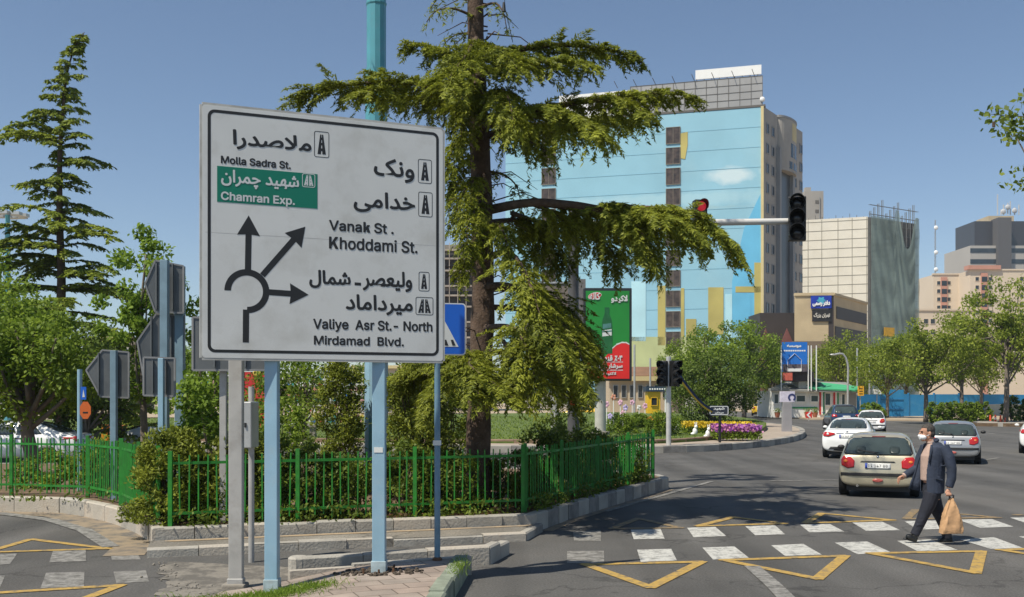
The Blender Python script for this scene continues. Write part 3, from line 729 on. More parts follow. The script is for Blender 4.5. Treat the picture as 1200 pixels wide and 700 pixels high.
# little road pictograms
mb = MB(); mw = MB()
def icon(x0, y0, x1, y1, dual=False, m=None, lift=.0012, frame=True, mkw=None):
    mat_ = M_swhite if m is not None else M_black; m = MB()
    a = SP.uv(x0, (y0 + y1) / 2)[0]; b = SP.uv(x1, (y0 + y1) / 2)[0]; xm = (x0 + x1) / 2; t = SP.uv(xm, y0)[1]; d = SP.uv(xm, y1)[1]; w = b - a; h = t - d
    f = lambda u, v: SP.at(u, v, lift)
    if frame: ringfaces(m, rrect(a, b, d, t, .022, 4), rrect(a + .007, b - .007, d + .007, t - .007, .016, 4), f)
    cs = [(.5, 0)] if not dual else [(.30, .10), (.70, -.10)]
    for cx, lean in cs:
        wb, wt = (.28, .10) if not dual else (.16, .06)
        c0 = a + w * cx; c1 = a + w * (cx + lean)
        L = lambda s, e: (c0 + (c1 - c0) * s + e * w * (wb + (wt - wb) * s), d + h * (.12 + .76 * s))
        for e0, e1 in ((-1, -.16), (.16, 1)):
            m.faces([f(*L(0, e0)), f(*L(0, e1)), f(*L(1, e1)), f(*L(1, e0))], [(0, 1, 2, 3)])
        for s0, s1 in ((.16, .3), (.45, .58), (.72, .85)):
            m.faces([f(*L(s0, -.16)), f(*L(s0, .16)), f(*L(s1, .16)), f(*L(s1, -.16))], [(0, 1, 2, 3)])
    m.build('road_pictogram', mat_, panel, fix=False)
icon(368.1, 154.3, 385.7, 184.7); icon(489.8, 187, 506, 215.2); icon(490.2, 225.3, 506.8, 254.4); icon(490.6, 318.8, 503.2, 341.5); icon(487, 348.4, 507.7, 369.4, True)
icon(354, 203.8, 369.3, 219.8, True, mw, .0034)
# arrows of the roundabout
mb = MB(); uc, vc = SP.uv(289.5, 341.4); pxu = SP.uv(300, 341)[0] - SP.uv(299, 341)[0]
ro = 26.2 * pxu; ri = 18.6 * pxu; L0 = .0012
arc = [R(180 - a) for a in range(0, 271, 6)]
for a, b in zip(arc, arc[1:]):
    mb.faces([SP.at(uc + r * math.cos(t), vc + r * math.sin(t), L0) for r, t in ((ri, a), (ro, a), (ro, b), (ri, b))], [(0, 1, 2, 3)])
def bar2(p, q_, w, h=.0014):
    a = Vector(SP.uv(*p)); b = Vector(SP.uv(*q_)); t = (b - a).normalized(); n = Vector((-t.y, t.x)) * w / 2
    mb.faces([SP.at(*(a + n), h), SP.at(*(b + n), h), SP.at(*(b - n), h), SP.at(*(a - n), h)], [(0, 1, 2, 3)])
def head(tip, base, hw, h=.0017):
    a = Vector(SP.uv(*tip)); b = Vector(SP.uv(*base)); t = (a - b).normalized(); n = Vector((-t.y, t.x)) * hw
    mb.faces([SP.at(*a, h), SP.at(*(b + n), h), SP.at(*(b + t * .012), h), SP.at(*(b - n), h)], [(0, 1, 2, 3)])
W7 = 7.2 * pxu
bar2((288.3, 363), (288, 401.5), W7); bar2((290.5, 318), (291.3, 272), W7); head((291.4, 252.6), (291.2, 276), 13.4 * pxu)
bar2((307.5, 323), (346, 279), W7); head((357.8, 265.8), (343.5, 282), 13.2 * pxu)
bar2((314, 342.5), (344, 344.6), W7); head((361.6, 345.6), (339.5, 344.3), 12.6 * pxu)
mb.build('roundabout_arrow', M_black, panel, fix=False)
mb = MB()   # rails on the back
for v in (vb + .35, (vb + vt) / 2, vt - .35): mb.bar(SP.at(.05, v, -.055), SP.at(SP.len - .05, v, -.055), .05, .05)
mb.build('back_rail', M_alu, sgn)
def post(px, py, zg, wpx, parent, name='post', m=M_pblue, top=None, sq=True, Y=None):
    Y = Y or F * (CAMZ - zg) / (py - HY); w = wpx * Y / F; x = (px - HX) * Y / F
    b = MB(); t = top or vt - .15
    if sq: b.box(x - w / 2, x + w / 2, Y - w / 2, Y + w / 2, zg - .05, t)
    else: b.path([(x, Y, zg - .05), (x, Y, t)], w / 2, 14)
    return b.build(name, m, parent, bevel=.008 if sq else 0, smooth=not sq), x, Y, w
p1, x1, y1, w1 = post(319, 688, .10, 15, sgn, Y=SP.at(SP.uv(319, 400)[0], 0).y + .11)
p2, x2, y2, w2 = post(444.5, 670, .205, 15, sgn, Y=SP.at(SP.uv(444, 400)[0], 0).y + .11)
for x, y, zg, w in ((x1, y1, zC(x1), w1), (x2, y2, zC(x2), w2)):
    b = MB(); b.box(x - w * .58, x + w * .58, y - w * .58, y + w * .58, zg - .03, zg + .13); b.build('base_sleeve', mat('worn_blue_grey', (.36, .45, .48), .6, 0, .25, 8, dirt=((.3, .3, .28), .7, 10)), sgn, bevel=.006)
b = MB()
for dx, dy in ((-.16, -.12), (.17, -.1), (-.1, .15), (.15, .14), (.02, -.2)): b = MB(); b.path([(x2 + dx, y2 + dy, zC(x2) - .02), (x2 + dx * 1.02, y2 + dy, zC(x2) + .06)], .012, 6); b.build('anchor_bolt', M_rust, sgn)
b = MB(); b.box(x2 - .05, x2 + .05, y2 - w2 / 2 - .006, y2 - w2 / 2 - .002, P(0, 527, y2).z - .03, P(0, 527, y2).z + .03); b.build('sticker', M_swhite, sgn)
# crumbled soil round the middle post
b = MB()
for k in range(150):
    a = random.uniform(0, 2 * PI); r = random.uniform(.05, .42); s = random.uniform(.008, .028); x = x2 + math.cos(a) * r * 1.25; y = y2 + math.sin(a) * r * .7
    b.ell((x, y, zC(x) + s * .4), (s * 1.2, s, s * .7), 5, 3)
stuff(b.build('dug_up_soil', mat('dark_crumbs', (.07, .055, .04), .95, 0, .4, 20)))
# grey utility post behind the sign
gz = .03; gY = 11.75; gx = (277 - HX) * gY / F
gp = thing('utility_post', 'weathered grey square post behind the big sign, on the broken concrete', 'post', (gx, gY, gz))
b = MB(); b.box(gx - .08, gx + .08, gY - .05, gY + .05, gz - .05, 4.4); b.build('post_shaft', M_gpost, gp, bevel=.012)
b = MB(); b.box(gx - .15, gx + .12, gY - .10, gY + .12, gz - .05, gz + .03); b.build('base_plinth', M_conc, gp, bevel=.02)
b = MB(); b.box(gx - .095, gx + .09, gY - .06, gY + .06, gz + .0, gz + .09); b.build('base_plate', M_gpost, gp, bevel=.01)
# equipment box behind it
bx = P(290, 497, 13.4); cb = thing('equipment_box', 'narrow grey steel equipment box on a pole behind the utility post', 'control box', (bx.x, 13.4, .27))
b = MB(); b.box(bx.x - .075, bx.x + .075, 13.3, 13.7, P(0, 525, 13.4).z, P(0, 471, 13.4).z); b.build('housing', M_alu, cb, bevel=.012)
b = MB(); b.box(bx.x - .01, bx.x + .01, 13.28, 13.3, 1.80, 1.86); b.build('lock', M_black, cb)
b = MB(); b.path([(bx.x, 13.6, 0), (bx.x, 13.6, P(0, 471, 13.4).z + .2)], .04, 10); b.build('pole', M_gpost, cb)

# ---------------------------------------------------------------- pedestrian crossing sign
M_blue = mat('sign_blue', (.01, .12, .58), .4, 0, .05, 3)
px0, pY = 512.5, 12.42; pz = zC(-.9)
ps = thing('crossing_sign', 'blue and white pedestrian crossing sign half hidden by the direction sign', 'road sign', ((px0 - HX) * pY / F, pY, pz))
x = (px0 - HX) * pY / F
b = MB(); b.path([(x, pY, pz - .03), (x, pY, P(0, 350, pY).z)], .036, 12); b.build('post', mat('slate_blue_paint', (.13, .24, .33), .45, .1, .15, 4, dirt=((.25, .3, .32), .5, 8)), ps, smooth='auto')
b = MB(); b.lathe([(.06, 0), (.06, .03), (.04, .05)], 12, (x, pY, pz - .01)); b.build('foot_plate', M_rust, ps)
b = MB(); b.box(x - .05, x + .05, pY - .045, pY - .038, P(0, 519, pY).z - .03, P(0, 519, pY).z + .03); b.build('sticker', M_swhite, ps)
CP = Plane((x - .5, pY - .17), (x + .5, pY + .08))
ul, vt2 = CP.uv(485, 354.5); ur, vb2 = CP.uv(545.5, 416.5)
b = MB(); b.plate([CP.at(u, v, 0) for u, v in rrect(ul, ur, vb2, vt2, .04)], CP.n, .012); sp_ = b.build('sign_plate', M_swhite, ps)
b = MB(); b.plate([CP.at(u, v, .013) for u, v in rrect(ul + .014, ur - .014, vb2 + .014, vt2 - .014, .032)], CP.n, .002); b.build('blue_field', M_blue, sp_)
uc2 = (ul + ur) / 2; wv = ur - ul
b = MB(); b.plate([CP.at(uc2 - wv * .42, vb2 + .10, .0165), CP.at(uc2 + wv * .36, vb2 + .10, .0165), CP.at(uc2 - .02, vt2 - .08, .0165)], CP.n, .002); b.build('white_triangle', M_swhite, sp_)
b = MB()
for k in range(5): b.plate([CP.at(uc2 - .21 + k * .09, vb2 + .115, .0195), CP.at(uc2 - .17 + k * .09, vb2 + .115, .0195), CP.at(uc2 - .18 + k * .085, vb2 + .185, .0195), CP.at(uc2 - .21 + k * .085, vb2 + .185, .0195)], CP.n, .002)
b.plate([CP.at(uc2 - .04 + .045 * math.cos(a), vb2 + .42 + .045 * math.sin(a), .0195) for a in [2 * PI * k / 12 for k in range(12)]], CP.n, .002)
for A, B, w in (((-.04, .38), (-.05, .27), .07), ((-.05, .28), (-.11, .19), .04), ((-.05, .28), (.02, .19), .04), ((-.04, .36), (.04, .30), .025), ((-.05, .36), (-.11, .29), .025)):
    a = Vector((uc2 + A[0], vb2 + A[1])); c = Vector((uc2 + B[0], vb2 + B[1])); t = (c - a).normalized(); n = Vector((-t.y, t.x)) * w / 2
    b.plate([CP.at(*(a + n), .0195), CP.at(*(c + n), .0195), CP.at(*(c - n), .0195), CP.at(*(a - n), .0195)], CP.n, .002)
b.build('walking_figure', M_black, sp_)

# ---------------------------------------------------------------- backs of signs on the left
def sign_back(label, panels, posts, base, group='road signs seen from behind', name='traffic_sign', frame=None):
    root = thing(name, label, 'road sign', base, group)
    for pts, Y, dy in panels:
        A = P(*pts[0], Y); 
        pl = Plane((P(pts[0][0], 0, Y).x, Y), (P(pts[0][0], 0, Y).x + 1, Y + dy))
        uv = [pl.uv(*p) for p in pts]
        b = MB(); b.plate([pl.at(u, v, -.02) for u, v in uv], pl.n, .025); pan = b.build('sign_panel', M_back, root)
        b = MB()
        for i in range(len(uv)): b.bar(pl.at(*uv[i], .004), pl.at(*uv[(i + 1) % len(uv)], .004), .03, .03)
        b.build('panel_rim', mat('rim_grey', (.26, .26, .26), .5, .3, .1, 4), pan)
        b = MB(); us = [u for u, v in uv]; vs_ = [v for u, v in uv]
        for k in (.3, .72):
            u = min(us) + (max(us) - min(us)) * k; b = MB(); b.bar(pl.at(u, min(vs_) + .05, .025), pl.at(u, max(vs_) - .05, .025), .05, .02); b.build('stiffener', M_back, pan)
    for px, ptop, Y, w, m in posts:
        x = (px - HX) * Y / F; b = MB(); b.box(x - w / 2, x + w / 2, Y - w / 2, Y + w / 2, .2, P(0, ptop, Y).z); b.build('post', m, root, bevel=.006)
    return root
M_pb2 = mat('dusty_blue_paint', (.17, .26, .32), .5, 0, .15, 4)
sign_back('grey back of an arrow-shaped sign on one pale blue post beyond the railing', [([(101, 434), (120, 410.5), (151, 413), (151, 466.5), (118, 465)], 19.4, .15)], [(133.5, 411, 19.25, .11, M_pb2)], (-7.5, 19.3, .27))
sign_back('two dark arrow-shaped sign backs stacked on tall blue posts', [([(170, 333), (182, 305.5), (215, 312), (215, 367), (182, 366)], 18.0, .25), ([(161, 400), (183, 368), (216, 370), (214, 450), (168, 440)], 18.1, .25)],
          [(193, 305, 17.8, .13, M_pb2), (211, 312, 18.3, .15, M_pb2)], (-6.1, 18.0, .27))
sign_back('small square sign back with an aluminium frame on a thin pale blue pole', [([(168.5, 419), (205, 420), (205, 464.5), (168.5, 463.5)], 16.6, .1)], [(189, 420, 16.45, .085, M_pblue)], (-5.65, 16.5, .27))
sign_back('wide dark sign back peeping out behind the direction sign', [([(226, 372), (312, 376), (312, 434), (226, 434)], 15.4, .1)], [(262, 380, 15.6, .1, M_gpost)], (-4.6, 15.5, .27))
# thin pole with a small blue plate and an orange sign
x = (93.5 - HX) * 21 / F
op = thing('small_sign_post', 'thin pale blue pole with an orange eight-sided sign and a small blue plate', 'road sign', (x, 21, .27))
b = MB(); b.path([(x, 21, .2), (x, 21, P(0, 433, 21).z)], .05, 10); b.build('post', M_pblue, op, smooth='auto')
M_or = mat('orange_sign', (.62, .13, .02), .5, 0, .08, 4)
pl = Plane((x, 20.93), (x + 1, 20.98)); u0, v0 = pl.uv(100.3, 481); r = .19
b = MB(); b.plate([pl.at(u0 + r * .62 * math.cos(R(22.5 + 45 * k)), v0 + r * math.sin(R(22.5 + 45 * k)), .0) for k in range(8)], pl.n, .015); b.build('orange_plate', M_or, op)
b = MB(); b.plate([pl.at(u0 + .03 + .02 * i, v0 - .08 + .16 * i, .017) for i in ()] or [pl.at(u0 - .05, v0 - .06, .017), pl.at(u0 + .05, v0 - .06, .017), pl.at(u0 + .05, v0 - .03, .017), pl.at(u0 - .05, v0 - .03, .017)], pl.n, .002); b.build('dark_mark', M_black, op)
b = MB(); u1, v1 = pl.uv(98, 461); b.plate([pl.at(u1 - .055, v1 - .13, 0), pl.at(u1 + .055, v1 - .13, 0), pl.at(u1 + .055, v1 + .13, 0), pl.at(u1 - .055, v1 + .13, 0)], pl.n, .012); b.build('blue_plate', M_blue, op)
b = MB(); b.plate([pl.at(u1 - .02, v1 - .08, .014), pl.at(u1 + .03, v1 - .08, .014), pl.at(u1 + .0, v1 + .08, .014)], pl.n, .002); b.build('white_mark', M_swhite, op)

# ---------------------------------------------------------------- tall teal lighting mast
M_teal = mat('teal_mast_paint', (.10, .33, .38), .35, .1, .12, 2, dirt=((.16, .30, .36), .5, 5))
x = (441 - HX) * 21 / F
tm = thing('lighting_mast', 'thick many-sided teal lighting mast rising behind the direction sign', 'lamp post', (x, 21, .27))
b = MB(); b.lathe([(.236, 4.0), (.225, P(0, 82, 21).z)], 12, (x, 21, 0)); b.build('middle_shaft', M_teal, tm)
b = MB(); b.lathe([(.245, .2), (.24, 4.0)], 12, (x, 21, 0)); b.build('lower_shaft', M_pblue, tm)
b = MB(); b.lathe([(.20, P(0, 84, 21).z), (.20, P(0, 8, 21).z), (.215, P(0, 6, 21).z), (.215, P(0, 4, 21).z), (.20, P(0, 3, 21).z), (.17, 18)], 12, (x, 21, 0)); b.build('upper_shaft', M_teal, tm)
b = MB(); b.lathe([(.3, .2), (.3, .5), (.25, .8)], 12, (x, 21, 0)); b.build('footing', mat('peeling_paint', (.45, .33, .25), .8, 0, .3, 6), tm)
b = MB(); b.box(x - .12, x + .1, 20.74, 20.78, 1.1, 1.75); b.build('inspection_door', M_teal, tm)
b = MB(); b.lathe([(.243, P(0, 499, 21).z - .02), (.243, P(0, 499, 21).z + .02)], 12, (x, 21, 0)); b.build('band', M_black, tm)
b = MB()
for k in range(8):
    a = 2 * PI * k / 8; b.obox((x + math.cos(a) * .9, 21 + math.sin(a) * .9, 18), (.3, 0, 0), (0, .2, 0), (0, 0, .08)); b.bar((x, 21, 18), (x + math.cos(a) * .7, 21 + math.sin(a) * .7, 18), .06, .06)
b.build('lamp_ring', M_teal, tm)

# ---------------------------------------------------------------- traffic signals
M_sigb = mat('signal_black', (.014, .014, .014), .45, 0, .2, 5)
M_lensd = mat('dark_lens', (.02, .02, .022), .12, 0, .1, 5)
M_lensr = mat('lit_red_lens', (.75, .035, .06), .3, 0, .05, 5, emit=.35)
M_dredl = mat('dim_red_lens', (.12, .012, .01), .2)
M_dgrn = mat('dim_green_lens', (.01, .05, .03), .2)
M_dyel = mat('dim_amber_lens', (.10, .05, .008), .2)
def signal_head(root, c, h, r, ang=0, lit=None, name='signal_head'):
    """three lamp signal facing -Y turned by ang"""
    Mz = Matrix.Rotation(ang, 3, 'Z'); c = Vector(c)
    body = MB(); body.obox(c, Mz @ Vector((r * 1.15, 0, 0)), Mz @ Vector((0, .12, 0)), (0, 0, h / 2)); hd = body.build(name, M_sigb, root, bevel=.02)
    Mx = Mz @ Matrix.Rotation(PI / 2, 3, 'X')
    for k in range(3):
        cc = c + Vector((0, 0, h * (1 - k) / 3.0)) + Mz @ Vector((0, -.125, 0))
        b = MB(); b.lathe([(r * .9, 0), (r * .8, .02), (r * .45, .045), (0.01, .055)], 16, cc, Mx); m = (M_lensr if lit == k else M_lensd); b.build('lens', m, hd, smooth=True)
        b = MB()   # visor
        n = 14; L = r * 1.9
        for i in range(n):
            a0 = R(-30 + 240 * i / n); a1 = R(-30 + 240 * (i + 1) / n)
            for ra, rb in ((r, r * 1.06),):
                A = [Vector((rr * math.cos(a), y, rr * math.sin(a))) for rr in (ra, rb) for a in (a0, a1) for y in (0, -L * (.55 + .45 * max(0, math.sin((a0 + a1) / 2))))]
                b.faces([cc + Mz @ p for p in A], [(0, 2, 3, 1), (4, 5, 7, 6), (1, 3, 7, 5), (0, 1, 5, 4), (2, 6, 7, 3)])
        b.build('visor', M_sigb, hd)
    return hd
# gantry: pole behind the cedar, arm reaching over the road
gy = 22.5; gxp = (672 - HX) * gy / F
tg = thing('traffic_light_gantry', 'mast arm over the road with one dark signal and one red signal lit', 'traffic light', (gxp, gy, .27))
M_gant = mat('gantry_grey', (.10, .10, .105), .5, .1, .15, 3); M_arm = mat('arm_white', (.62, .61, .58), .4, .1, .08, 3)
zt = P(0, 259.5, gy).z
b = MB(); b.lathe([(.14, .2), (.125, 2.5), (.11, zt + .35)], 14, (gxp, gy, 0)); b.build('pole', M_gant, tg, smooth='auto')
b = MB(); b.path([(gxp, gy, P(0, 263.5, gy).z), ((925 - HX) * gy / F, gy, zt)], [.085, .068], 12); b.build('mast_arm', M_arm, tg, smooth='auto')
signal_head(tg, P(934, 257, gy - .05), .96, .165, R(-14))
b = MB(); b.ell(P(930, 232.5, gy - .1), (.045, .045, .05), 8, 6); b.build('finial', M_swhite, tg, smooth=True)
signal_head(tg, P(820, 259, gy - .08), .9, .122, R(6), 0)
b = MB(); b.box(gxp - .13, gxp + .13, gy - .30, gy - .12, P(0, 473, gy).z, P(0, 457, gy).z); b.build('pedestrian_signal', M_sigb, tg, bevel=.02)
b = MB()
c = P(672, 466, gy - .32)
b.ell(c + Vector((.0, 0, .06)), (.045, .01, .045), 8, 6); b.ell(c + Vector((0, 0, -.02)), (.075, .01, .06), 8, 6); b.ell(c + Vector((-.03, 0, -.11)), (.035, .01, .06), 6, 5); b.ell(c + Vector((.03, 0, -.11)), (.035, .01, .06), 6, 5)
b.build('red_standing_figure', M_lensr, tg)
# twin headed signal on the roundabout
ty = 40.8; tx = (783.5 - HX) * ty / F
tw = thing('traffic_light', 'pair of black three-lamp signals on a pale pole at the roundabout kerb', 'traffic light', (tx, ty, .3))
b = MB(); b.path([(tx, ty, .2), (tx, ty, P(0, 418, ty).z)], .1, 12); b.build('pole', mat('pole_silver', (.55, .55, .53), .4, .3, .1, 4), tw, smooth='auto')
signal_head(tw, P(776.5, 438, ty - .12), 1.02, .16, R(-25)); signal_head(tw, P(790.5, 438, ty - .12), 1.02, .16, R(25))

# ---------------------------------------------------------------- advertising board and its neighbour
by = 46.0; bpx = 703.5; bx = (bpx - HX) * by / F
bb_ = thing('advertising_board', 'upright green and red drink advertisement in a black frame on a pale round column', 'billboard', (bx, by, .5))
M_bfr = mat('board_frame', (.022, .026, .03), .4, 0, .15, 4)
BP = Plane(((683 - HX) * by / F, by - .6), ((740.5 - HX) * by / F, by - .55))
b0, bt0 = BP.uv(684, 337.5); b1, bv1 = BP.uv(740.5, 446.5)
b = MB(); BP.rect(b, b0, b1, bv1, bt0, -.35, 0); bx_ = b.build('cabinet', M_bfr, bb_, bevel=.03)
M_adg = mat('ad_green', (.018, .24, .035), .35, 0, .12, .7); M_adr = mat('ad_red', (.70, .025, .02), .35, 0, .06, .7)
i0, it = BP.uv(686.5, 341); i1, ib = BP.uv(737.5, 444)
b = MB(); BP.rect(b, i0, i1, ib, it, .001, .012); b.build('green_poster', M_adg, bx_)
H = it - ib; Wd_ = i1 - i0
top = [(0, .27), (.15, .24), (.3, .22), (.45, .25), (.58, .325), (.70, .38), (.82, .405), (.92, .405), (1, .385)]
b = MB(); b.plate([BP.at(i0, ib, .013), BP.at(i1, ib, .013)] + [BP.at(i0 + Wd_ * u, ib + H * v, .013) for u, v in reversed(top)], BP.n, .004); b.build('red_swoosh', M_adr, bx_)
b = MB()
for (u, v), (u2, v2) in zip(top[4:], top[5:]): b.plate([BP.at(i0 + Wd_ * u, ib + H * v, .018), BP.at(i0 + Wd_ * u2, ib + H * v2, .018), BP.at(i0 + Wd_ * u2, ib + H * (v2 + .012), .018), BP.at(i0 + Wd_ * u, ib + H * (v + .018), .018)], BP.n, .002)
b.build('swoosh_edge', M_swhite, bx_)
b = MB(); M_bot = mat('bottle_green', (.008, .12, .028), .15, 0, .2, 3)
prof = [(.06, 0), (.075, .01), (.075, .42), (.078, .44), (.07, .62), (.062, .70), (.035, .80), (.03, .84), (.033, .86), (.033, .93), (.03, .94)]
uc3 = i0 + Wd_ * .485; vb3 = ib + H * .285; sc = H * .56
pts = [(uc3 + r * sc * 1.45, vb3 + z * sc) for r, z in prof] + [(uc3 - r * sc * 1.45, vb3 + z * sc) for r, z in reversed(prof)]
b.plate([BP.at(u, v, .02) for u, v in pts], BP.n, .004); b.build('bottle_picture', M_bot, bx_)
b = MB(); b.plate([BP.at(uc3 - .095 * sc, vb3 + .35 * sc, .025), BP.at(uc3 + .095 * sc, vb3 + .37 * sc, .025), BP.at(uc3 + .095 * sc, vb3 + .50 * sc, .025), BP.at(uc3 - .095 * sc, vb3 + .47 * sc, .025)], BP.n, .002); b.build('bottle_label', M_swhite, bx_)
b = MB(); b.plate([BP.at(uc3 - .085 * sc, vb3 + .50 * sc, .025), BP.at(uc3 + .085 * sc, vb3 + .53 * sc, .025), BP.at(uc3 + .085 * sc, vb3 + .62 * sc, .025), BP.at(uc3 - .085 * sc, vb3 + .60 * sc, .025)], BP.n, .002)
b.plate([BP.at(uc3 - .1 * sc, vb3 + .43 * sc, .028), BP.at(uc3 + .1 * sc, vb3 + .45 * sc, .028), BP.at(uc3 + .1 * sc, vb3 + .475 * sc, .028), BP.at(uc3 - .1 * sc, vb3 + .455 * sc, .028)], BP.n, .002); b.build('bottle_band', mat('label_teal', (.08, .22, .20), .4), bx_)
b = MB(); cu, cv = BP.uv(697, 347); b.plate([BP.at(cu + .30 * math.cos(a) + .0, cv + .16 * math.sin(a) + .05 * math.cos(a), .016) for a in [2 * PI * k / 24 for k in range(24)]], BP.n, .003); b.build('logo_rim', M_swhite, bx_)
b = MB(); b.plate([BP.at(cu + .28 * math.cos(a), cv + .135 * math.sin(a) + .05 * math.cos(a), .020) for a in [2 * PI * k / 24 for k in range(24)]], BP.n, .003); b.build('logo_oval', M_adr, bx_)
b = MB()
def bwords(t, x0, x1, y0, y1, bold=.018, lift=.025):
    u0, v0 = BP.uv(x0, y0); u1, v1 = BP.uv(x1, y1); lettering(b, t, BP.o, BP.ux, BP.uy, BP.n, u0, u1, v1, v0, bold, True, lift, .0008)
bwords('کاله', 690.5, 703.5, 343, 351.5, .012, .026); bwords('لاکیدو', 716, 735.5, 346, 355.5, .016)
bwords('۴۰٪ قند کمتر', 692, 729.5, 416.5, 425, .014); bwords('سرشار از کلسیم', 690, 729.5, 426, 434, .014); bwords('لاکتیو سالم', 697, 722, 436, 441, .008)
for yy in (424.8, 434.3):
    u0, v0 = BP.uv(697, yy); u1, _ = BP.uv(730, yy); b.plate([BP.at(u0, v0, .019), BP.at(u1, v0, .019), BP.at(u1, v0 + .03, .019), BP.at(u0, v0 + .03, .019)], BP.n, .002)
b.build('white_lettering', M_swhite, bx_, fix=False)
b = MB(); b.lathe([(.25, .3), (.25, P(0, 440, by).z)], 18, (bx, by, 0)); b.build('column', mat('column_cream', (.50, .49, .44), .5, .1, .1, 3), bb_, smooth='auto')
b = MB(); b.lathe([(.42, .3), (.42, .62), (.3, .64)], 18, (bx, by, 0)); b.build('column_foot', M_conc, bb_)
wy = 49.0; x0 = P(610, 0, wy).x; x1_ = P(676, 0, wy).x
wb = thing('advertising_board', 'blank brown-grey back of a wide billboard behind the cedar branches', 'billboard', ((x0 + x1_) / 2, wy, .5))
b = MB(); b.box(x0, x1_, wy - .2, wy + .2, P(0, 402, wy).z, P(0, 333, wy).z); bk = b.build('back_panel', mat('board_back_brown', (.19, .155, .13), .7, 0, .1, 1), wb)
b = MB(); b.box(x0 - .05, x1_ + .05, wy - .25, wy + .25, P(0, 333, wy).z, P(0, 331, wy).z); b.build('top_edge', M_alu, bk)
b = MB(); b.box(x1_ - .05, x1_ + .4, wy - .3, wy + .3, P(0, 405, wy).z, P(0, 328, wy).z); b.build('end_column', mat('board_end', (.16, .15, .15), .6), wb)
b = MB(); b.lathe([(.2, .3), (.2, P(0, 400, wy).z)], 12, ((x0 + x1_) / 2 + .3, wy, 0)); b.build('leg', M_gpost, wb)

# ---------------------------------------------------------------- street name plate with a ribbon beside it
ny = 42.5; nx_ = (843.5 - HX) * ny / F
ns = thing('street_name_sign', 'small dark street name plate with rounded white border on a black post', 'street sign', (nx_, ny, .4))
b = MB(); b.path([(nx_, ny, .3), (nx_, ny, P(0, 475, ny).z)], .055, 8); b.build('post', M_sigb, ns)
NP = Plane((nx_, ny - .07), (nx_ + 1, ny - .07)); u0, v0 = NP.uv(831, 475.5); u1, v1 = NP.uv(854, 487)
b = MB(); b.plate([NP.at(u, v, 0) for u, v in rrect(u0, u1, v1, v0, .07)], NP.n, .03); pl_ = b.build('name_plate', mat('plate_navy', (.03, .035, .05), .4), ns)
b = MB(); ringfaces(b, rrect(u0 + .02, u1 - .02, v1 + .02, v0 - .02, .06), rrect(u0 + .05, u1 - .05, v1 + .05, v0 - .05, .04), lambda u, v: NP.at(u, v, .032))
uu0, vv0 = NP.uv(836, 477.2); uu1, vv1 = NP.uv(849, 481); lettering(b, 'شهید', NP.o, NP.ux, NP.uy, NP.n, uu0, uu1, vv1, vv0, .008, True, .033)
uu0, vv0 = NP.uv(837.5, 482.5); uu1, vv1 = NP.uv(848, 485.2); lettering(b, 'خیابان' if False else 'میدان', NP.o, NP.ux, NP.uy, NP.n, uu0, uu1, vv1, vv0, .008, True, .033)
b.build('plate_lettering', M_swhite, pl_, fix=False)
# drooping ribbon: navy, yellow
curve = [(792, 432), (798, 444), (806, 455), (815, 466), (824, 475), (833, 481), (841, 484)]
rb = thing('ribbon', 'long drooping navy and yellow banner ribbon slung between signal and name plate', 'banner', tuple(P(815, 466, 42)))
for nm, off, wdt, m in (('navy_band', 0, 2.6, mat('ribbon_navy', (.012, .03, .09), .6)), ('yellow_band', -2.0, 1.8, mat('ribbon_yellow', (.55, .38, .03), .6))):
    b = MB(); cs = resample([(px, py, 0) for px, py in curve], 4)
    for a, c in zip(cs, cs[1:]):
        def pt(p, o): return P(p[0] + o * .75, p[1] - o * .65 if False else p[1] + o * -.65 * -1 * -1, 42)
        t = (c - a)[:2] / (np.linalg.norm((c - a)[:2]) + 1e-9); n_ = np.array((t[1], -t[0]))
        A = [P(*(a[:2] + n_ * o), 42 + (a[0] - 815) * .02) for o in (off, off + wdt)]; B = [P(*(c[:2] + n_ * o), 42 + (c[0] - 815) * .02) for o in (off, off + wdt)]
        b.plate([A[0], A[1], B[1], B[0]], (0, 1, 0), .02)
    b.build(nm, m, rb)
# ================================================================ trees and plants
M_bark = mat('cedar_bark', (.085, .055, .038), .95, 0, .35, 5, 1.0, 22, dirt=((.15, .11, .08), .6, 9))
M_bark2 = mat('grey_bark', (.17, .14, .11), .95, 0, .3, 4, .8, 18)
L_ced = leafmat('cedar_needles', (.080, .108, .012), (.38, .41, .044), .36, 1.1)
L_ced2 = leafmat('far_conifer_needles', (.08, .125, .014), (.36, .42, .05), .36, .6)
L_thu = leafmat('thuja_scales', (.070, .100, .012), (.30, .335, .036), .32, 2.2)
L_brd = leafmat('broad_leaves', (.085, .15, .014), (.30, .40, .048), .46, .5)
L_brd2 = leafmat('plane_leaves', (.11, .165, .018), (.38, .44, .065), .48, .4)
L_drk = leafmat('dark_leaves', (.045, .08, .013), (.17, .235, .036), .38, .8)
L_hdg = leafmat('hedge_leaves', (.055, .09, .012), (.21, .275, .036), .38, 1.5)
L_fre = leafmat('fresh_leaves', (.09, .16, .014), (.28, .40, .05), .45, 1.0)

